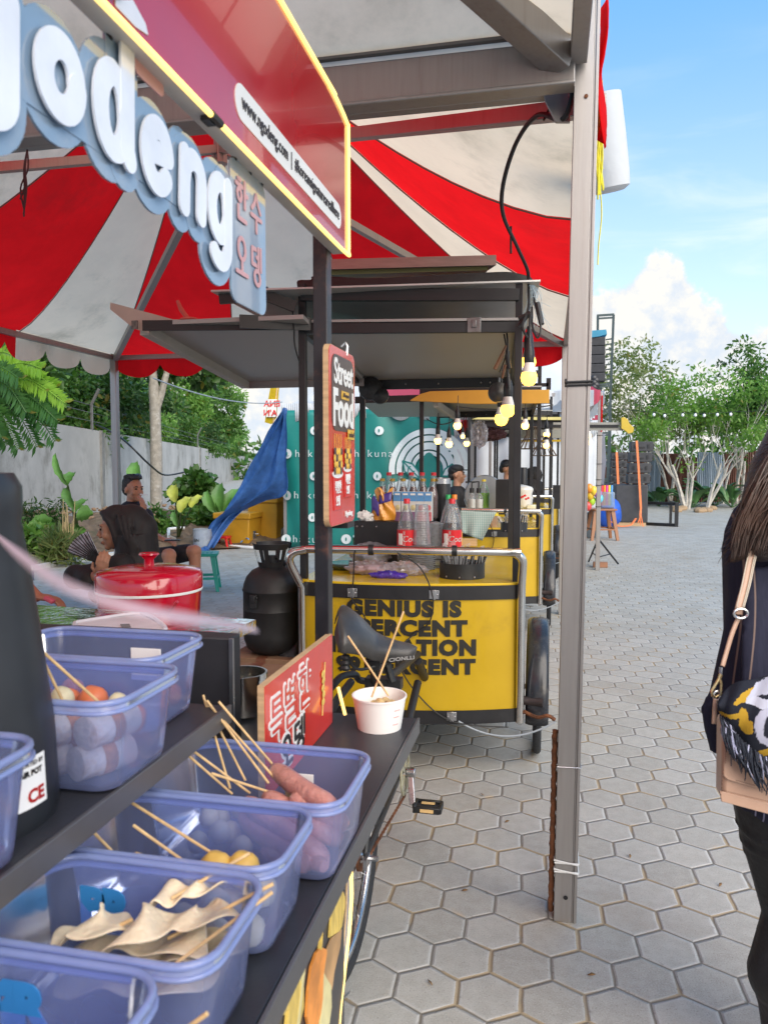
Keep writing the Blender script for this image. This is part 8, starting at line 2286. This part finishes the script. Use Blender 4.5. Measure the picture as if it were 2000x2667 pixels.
# rattan cage shades and odds on farther roofs
for px, py, d, lb_ in ((1385, 1150, 8.5, 'rattan cage lampshade hanging over the third cart'), (1415, 1170, 9.5, 'lower rattan cage lampshade at the right')):
    c = Pd(px, py, d); w_ = MB()
    for i in range(18):
        a = 2 * math.pi * i / 18; w_.tube([c + V((.07 * math.cos(a), .07 * math.sin(a), .16)), c + V((.06 * math.cos(a), .06 * math.sin(a), .08)), c + V((.16 * math.cos(a), .16 * math.sin(a), -.08))], .004, 4)
    for rr_, zz in ((.07, .16), (.16, -.08), (.10, .02)):
        w_.tube([c + V((rr_ * math.cos(a), rr_ * math.sin(a), zz)) for a in [j * .449 for j in range(15)]], .005, 4, cap=False)
    w_.build('cage_lampshade', mat('dark_rattan', (.10, .06, .03), .7), label=lb_, cat='lampshade')
bagblob('plastic_bag', 'clear film bag hung under the third cart roof', Pd(1248, 1130, 7.6), (.08, .08, .13), bag_m, 8)
bagblob('dark_cloth_bag', 'dark maroon bag lying on the third cart roof rail', Pd(1275, 1130, 8.0), (.16, .1, .07), mat('maroon_cloth', (.06, .02, .025), .8), 9)
MB().lathe([(.0, -.16), (.09, -.13), (.15, -.06), (.16, .0), (.13, .08), (.05, .14), (0, .15)], Pd(1213, 1115, 13.5), 20).tube([Pd(1213, 1115, 13.5), Pd(1213, 1115, 13.5) + V((0, 0, .6))], .006, 5).build('red_scallop', mat('scallop_red', (.70, .02, .02), .5), label='round red body standing in for a valance scallop behind the second cart roof', cat='lantern')  # rounded body in place of a red valance scallop, cord added
MB().lathe([(.0, -.2), (.12, -.15), (.21, -.04), (.2, .03), (.12, .1), (0, .13)], Pd(1117, 975, 12), 20).tube([Pd(1117, 975, 12), Pd(1117, 975, 12) + V((0, 0, .6))], .006, 5).build('red_scallop', MATS['scallop_red'], label='larger red body standing in for a valance scallop above the amber fascia', cat='lantern')  # larger stand-in for the striped tent's red scallop, cord added

# ---------------------------------------------------------------- stage gear at the far right
def ladder_tower():
    d = 23
    t = thing('light_tower', 'dark steel ladder tower with a hung speaker column under a blue sheet', 'tower', V((Pd(1575, 1320, d).x, Pd(1575, 1320, d).y, 0)))
    fm = MB(); iron = mat('dark_green_steel', (.035, .055, .06), .5, .4, .2)
    tops = {1556: 828, 1592: 820}
    for (x0, y0), (x1, y1) in (((1552, 1330), (1556, 824)), ((1578, 1330), (1597, 820))):
        fm.bar(Pd(x0, y0, d), Pd(x1, y1, d), .07)
    for (x0, y0), (x1, y1) in (((1562, 1330), (1564, 1000)), ((1586, 1330), (1590, 1000))):
        fm.bar(Pd(x0, y0, d + .8), Pd(x1, y1, d + .8), .06)
    fm.bar(Pd(1554, 822, d), Pd(1598, 819, d), .06).bar(Pd(1555, 830, d), Pd(1597, 827, d), .05)
    for i in range(9):
        y = 885 + i * 13; fm.bar(Pd(1577, y, d), Pd(1595, y - 3, d), .05, .04)
    for y in (1003, 1070, 1130, 1190, 1250, 1300):
        fm.bar(Pd(1553, y, d), Pd(1590, y - 4, d), .06).bar(Pd(1553, y + 6, d), Pd(1590, y + 2, d), .05)
    for ya, yb in ((1003, 1070), (1130, 1070), (1130, 1190), (1250, 1190)):
        fm.bar(Pd(1554, ya, d), Pd(1588, yb, d), .04)
    fm.build('frame', iron, t)
    sp_ = MB()
    for i in range(5):
        sp_.box(Pd(1546, 892 + 23 * i, d - .4), (.62, .4, .25))
    sp_.build('speaker_column', mat('black_speaker', (.03, .03, .034), .6, 0, .3, 10), t, bevel=.02)
    MB().prism([Pd(x, y, d - .65) for x, y in ((1528, 862), (1578, 858), (1580, 870), (1560, 876), (1528, 880))], (0, .5, 0)).build('blue_sheet', cloth('sky_blue_sheet', (.10, .38, .55), .4), t)
    for i in range(5):
        sp_ = MB(); sp_.ball(Pd(1545 + 5 * (i % 2), 985 + 6 * i, d - .5), (.14, .14, .12), 10)
        sp_.build('spotlight', mat('black_lamp', (.03, .03, .035), .35), t)
ladder_tower()
sr = thing('stage_roof', 'dark green stage canopy roof seen between the tents', 'stage', V((Pd(1400, 1200, 25).x, Pd(1400, 1200, 25).y, 0)))
sg_m = mat('dark_teal_sheet', (.02, .06, .065), .6, 0, .2, 1)
q = [Pd(1330, 952, 25), Pd(1532, 938, 25), Pd(1532, 985, 29), Pd(1330, 985, 29)]
MB().hexa([a - V((0, 0, .15)) for a in q] + q).build('roof', sg_m, sr)
fm = MB()
for i in range(8):
    x = 1420 + i * 16; fm.bar(Pd(x, 985, 26), Pd(x + 12, 1010, 26), .04).bar(Pd(x + 12, 1010, 26), Pd(x + 16, 985, 26), .04)
fm.bar(Pd(1410, 985, 26), Pd(1545, 982, 26), .06).bar(Pd(1410, 1010, 26), Pd(1545, 1008, 26), .06)
for x in (1440, 1530):
    fm.bar(V((Pd(x, 1000, 26).x, Pd(x, 1000, 26).y, 0)), Pd(x, 985, 26), .12)
fm.build('truss', mat('dark_truss', (.05, .06, .06), .5, .5), sr)
spk_m = mat('speaker_black', (.045, .046, .05), .6, 0, .2, 8, bump=.1)
strap_m = mat('orange_strap', (.78, .20, .06), .6)
def speakerstack(label, px0, px1, pyb, pyt, n, subx0, subx1, subt, d, lean):
    a = Pd((subx0 + subx1) / 2, pyb, d); base = V((a.x, a.y, 0))
    t = thing('speaker_stack', label, 'speakers', base, 'loudspeaker stacks by the square')
    w = (subx1 - subx0) * d / 2000; z1 = Pd(px0, subt, d).z
    MB().box(base + V((0, .4, .10 + (z1 - .12) / 2)), (w, .9, z1 - .10)).build('subwoofer', spk_m, t, bevel=.02)
    MB().box(base + V((0, .4, .05)), (w * .92, .85, .10)).build('pallet', wood, t)
    wl = (px1 - px0) * d / 2000; zt_ = Pd(px0, pyt, d).z; hh = (zt_ - z1) / n
    for i in range(n):
        c = Pd((px0 + px1) / 2, subt, d); c = V((c.x + lean * i, base.y + .32, z1 + hh * (i + .5) + .01))
        o = MB().box(c, (wl, .5, hh * .9)).build('line_speaker', spk_m, t, bevel=.015)
        m = MB().box(c + V((-wl * .28, -.255, 0)), (.05, .02, hh * .35)).box(c + V((wl * .28, -.255, 0)), (.05, .02, hh * .35)).box(c + V((0, -.255, -hh * .1)), (wl * .25, .02, hh * .12))
        m.tube([c + V((wl * .5, -.1, -hh * .25)), c + V((wl * .55, -.1, -hh * .2)), c + V((wl * .55, -.1, hh * .2)), c + V((wl * .5, -.1, hh * .25))], .012, 6)
        m.build('handle', mat('speaker_slot', (.015, .015, .016), .5), o)
    return t
D4 = 18.6
s1_ = speakerstack('nearer stack of four black line speakers on a subwoofer with an orange strap', 1634, 1690, 1372, 1150, 4, 1602, 1682, 1262, D4, .02)
s2_ = speakerstack('farther black speaker stack half hidden behind the nearer one', 1588, 1628, 1350, 1180, 4, 1570, 1625, 1258, 21, .01)
def strap(pts, d, w, t):
    p = [Pd(x, y, d) for x, y in pts]; m = MB()
    for a, b in zip(p, p[1:]):
        m.bar(a, b, w, .015, up=tuple(CF))
    m.build('strap', strap_m, t)
strap([(1657, 1148), (1662, 1220), (1668, 1325)], D4 - .25, .05, s1_); strap([(1605, 1178), (1609, 1262)], 20.7, .06, s2_)
cl_ = MB()
for i in range(3):
    cl_.tube(spline([Pd(1668, 1318, 18.2), Pd(1668 - 3 * (i % 2), 1340, 18.1), Pd(1660 + i * 7, 1362 + 5 * (i % 3), 18.1)], 4), .012, 5, flat=.4)
cl_.tube(spline([Pd(1655, 1350, 18.1), Pd(1640, 1368, 18.0), Pd(1610, 1370, 18.0), Pd(1590, 1358, 18.0)], 5), .03, 5, flat=.4)
cl_.build('strap_tail', strap_m, label='loose orange strap ends trailing on the ground before the speakers', cat='strap')
q = Pz(1720, 1370, 0)
fr_t = MB(); a, b = Pz(1680, 1368, 0), Pz(1760, 1372, 0)
for z in (.04, .55):
    fr_t.bar(a + V((0, 0, z)), b + V((0, 0, z)), .07)
fr_t.bar(b + V((0, 0, 0)), b + V((0, 0, .585)), .08).bar(a, a + V((0, 0, .585)), .08).bar(b + V((0, .9, 0)), b + V((0, .9, .58)), .06).bar(b + V((0, 0, .55)), b + V((0, .9, .55)), .06)
fr_t.build('steel_barrier', black, label='low black rectangular steel frame on the ground right of the speakers', cat='frame')
# stool with toys, balloons, blue bag
sq_ = Pz(1565, 1405, 0)
stool('brown plastic stool holding packets, right of the foreground post', sq_, .50, .62, brownpl, .2, slots=False)
q = sq_ + V((0, 0, .63))
bt_ = thing('toy_packets', 'clear bag of bright coloured sticks standing on the brown stool', 'packets', q)
MB().box(q + V((.1, 0, .16)), (.28, .14, .32)).build('bag', clear('toy_bag', (.8, .9, 1), (.6, .75, .9), .4), bt_, bevel=.03)
for i, c_ in enumerate(((.8, .05, .1), (.85, .4, .03), (.75, .05, .45), (.9, .7, .05), (.1, .35, .8))):
    MB().tube([q + V((.0 + .045 * i, -.02, .05)), q + V((.0 + .045 * i, -.02, .45))], .022, 8).build('toy_stick', mat('toy_colour_' + 'abcde'[i], c_, .4), bt_)
bl_ = thing('balloon_bunch', 'bunch of bright balloons hanging beside the white tent pole', 'balloons', Pd(1538, 1310, 14.6))
for i, (px, py, c_) in enumerate(((1534, 1272, (.80, .28, .03)), (1536, 1290, (.80, .50, .03)), (1540, 1304, (.45, .7, .05)), (1556, 1285, (.45, .15, .65)), (1560, 1298, (.1, .55, .75)), (1530, 1318, (.6, .06, .06)), (1545, 1278, (.85, .6, .05)))):
    MB().ball(Pd(px, py, 14.6 + .05 * (i % 3)), (.075, .075, .095), 12).build('balloon', mat('balloon_' + 'abcdefg'[i], c_, .25, coat=.3), bl_)
q = Pz(1585, 1372, 0)
MB().ball(q + V((0, 0, .36)), (.30, .3, .38), 18, f=lambda q: 1 + .08 * math.sin(q.x * 14 + q.z * 9)).build('blue_bag', mat('blue_nylon', (.02, .10, .52), .45, 0, .2, 4, bump=.4, bscale=12), label='large blue nylon bag on the ground left of the subwoofer', cat='bag', smooth=60)
MB().lathe([(.16, 0), (.2, .05), (.22, .5), (.2, .52), (0, .52)], Pz(1527, 1400, 0), 20).build('grey_drum', mat('grey_drum', (.12, .15, .18), .5), label='dark grey drum beside the white tent pole', cat='drum')
# tripod light stand
b_ = Pz(1556, 1478, 0); t = thing('softbox_stand', 'black tripod stand with a tall narrow grey softbox by the white pole', 'light stand', b_)
st_ = MB().tube([b_ + V((0, 0, .25)), Pd(1562, 1118, 11.35)], .022, 8)
st_.build('pole', black, t)
for px, py in ((1532, 1466), (1609, 1472), (1556, 1482)):
    f_ = Pz(px, py, 0); MB().tube([b_ + V((0, 0, .42)), f_ + V((0, 0, .02))], .014, 6).tube([b_ + V((0, 0, .15)), b_.lerp(f_, .6) + V((0, 0, .18))], .008, 6).build('leg', black, t)
sx0 = [Pd(x, y, 11.3) for x, y in ((1561, 1132), (1574, 1128), (1578, 1200), (1572, 1266), (1562, 1262))]
MB().prism(sx0, (0, .2, 0)).build('softbox', mat('grey_softbox', (.13, .14, .18), .6, 0, .15, 3), t, bevel=.02)
MB().box(Pz(1558, 1476, 0) + V((.02, -.05, .04)), (.2, .12, .07)).build('brick', mat('red_brick', (.3, .15, .09), .85), label='brick at the foot of the white tent pole', cat='brick')
# white bulbs strung across the square
pc_ = [Pd(x, y, 20) for x, y in ((1600, 1060), (1702, 1073), (1730, 1076), (1777, 1074), (1810, 1074), (1833, 1075), (1867, 1073), (1902, 1072), (2060, 1062))]
wt3 = MB()
for a, b in zip(pc_, pc_[1:]):
    wt3.tube(sag(a, b, .03, 5), .006, 4)
wt3.build('festoon_cord', rope, label='thin dark cord of white bulbs strung before the right hand trees', cat='cord')
for i, c in enumerate(pc_[1:-1]):
    t = thing('white_bulb', 'unlit white bulb on the festoon cord before the right hand trees', 'bulb', c, 'white bulbs before the trees')
    MB().ball(c - V((0, 0, .07)), (.038, .038, .045), 10).build('globe', mat('milk_glass', (.85, .86, .9), .2), t); MB().tube([c - V((0, 0, .03)), c], .02, 8).build('socket', blackpl, t)
# small pot and litter on the paving
q = Pz(77, 1512, 0); t = thing('paint_pot', 'small grey pot with a wire handle near the kerb', 'pot', q)
MB().lathe([(.06, 0), (.065, .13), (.06, .13), (.055, .01), (0, .01)], q, 18).build('pot', mat('grey_tin', (.22, .22, .26), .5), t); MB().tube([q + V((.065 * math.cos(a), 0, .12 + .09 * math.sin(a))) for a in [i * .3927 for i in range(9)]], .005, 5).build('wire_handle', steel, t)
lf_ = [(1395, 1905, 'leaf'), (1210, 2320, 'leaf'), (1640, 1640, 'leaf'), (1580, 1506, 'scrap'), (1586, 1512, 'scrap'), (1875, 2305, 'leaf'), (1320, 1240 + 900, 'leaf'), (1255, 1650 + 420, 'leaf'), (1760, 1840, 'leaf'), (1120, 2560, 'leaf'), (1640, 2230, 'leaf'), (1540, 2540, 'leaf')]
for i, (px, py, kd) in enumerate(lf_):
    q = Pz(px, py, .004); a = rnd.uniform(0, 3.1); s = .013 if kd == 'leaf' else .025
    d_ = V((math.cos(a), math.sin(a), 0)); e_ = V((-d_.y, d_.x, 0))
    MB().add([q - d_ * s, q + e_ * s * .35 + V((0, 0, .006)), q + d_ * s + V((0, 0, .004)), q - e_ * s * .35 + V((0, 0, .002))], [(0, 1, 2, 3)]).build('dry_leaf' if kd == 'leaf' else 'paper_scrap', mat('dry_leaf', (.20, .11, .04), .8, 0, .4) if kd == 'leaf' else paper, label='small dry brown leaf lying on the hexagon paving' if kd == 'leaf' else 'tiny white paper scrap on the paving by the tripod', cat='leaf' if kd == 'leaf' else 'litter', group='litter on the paving', thick=.001)
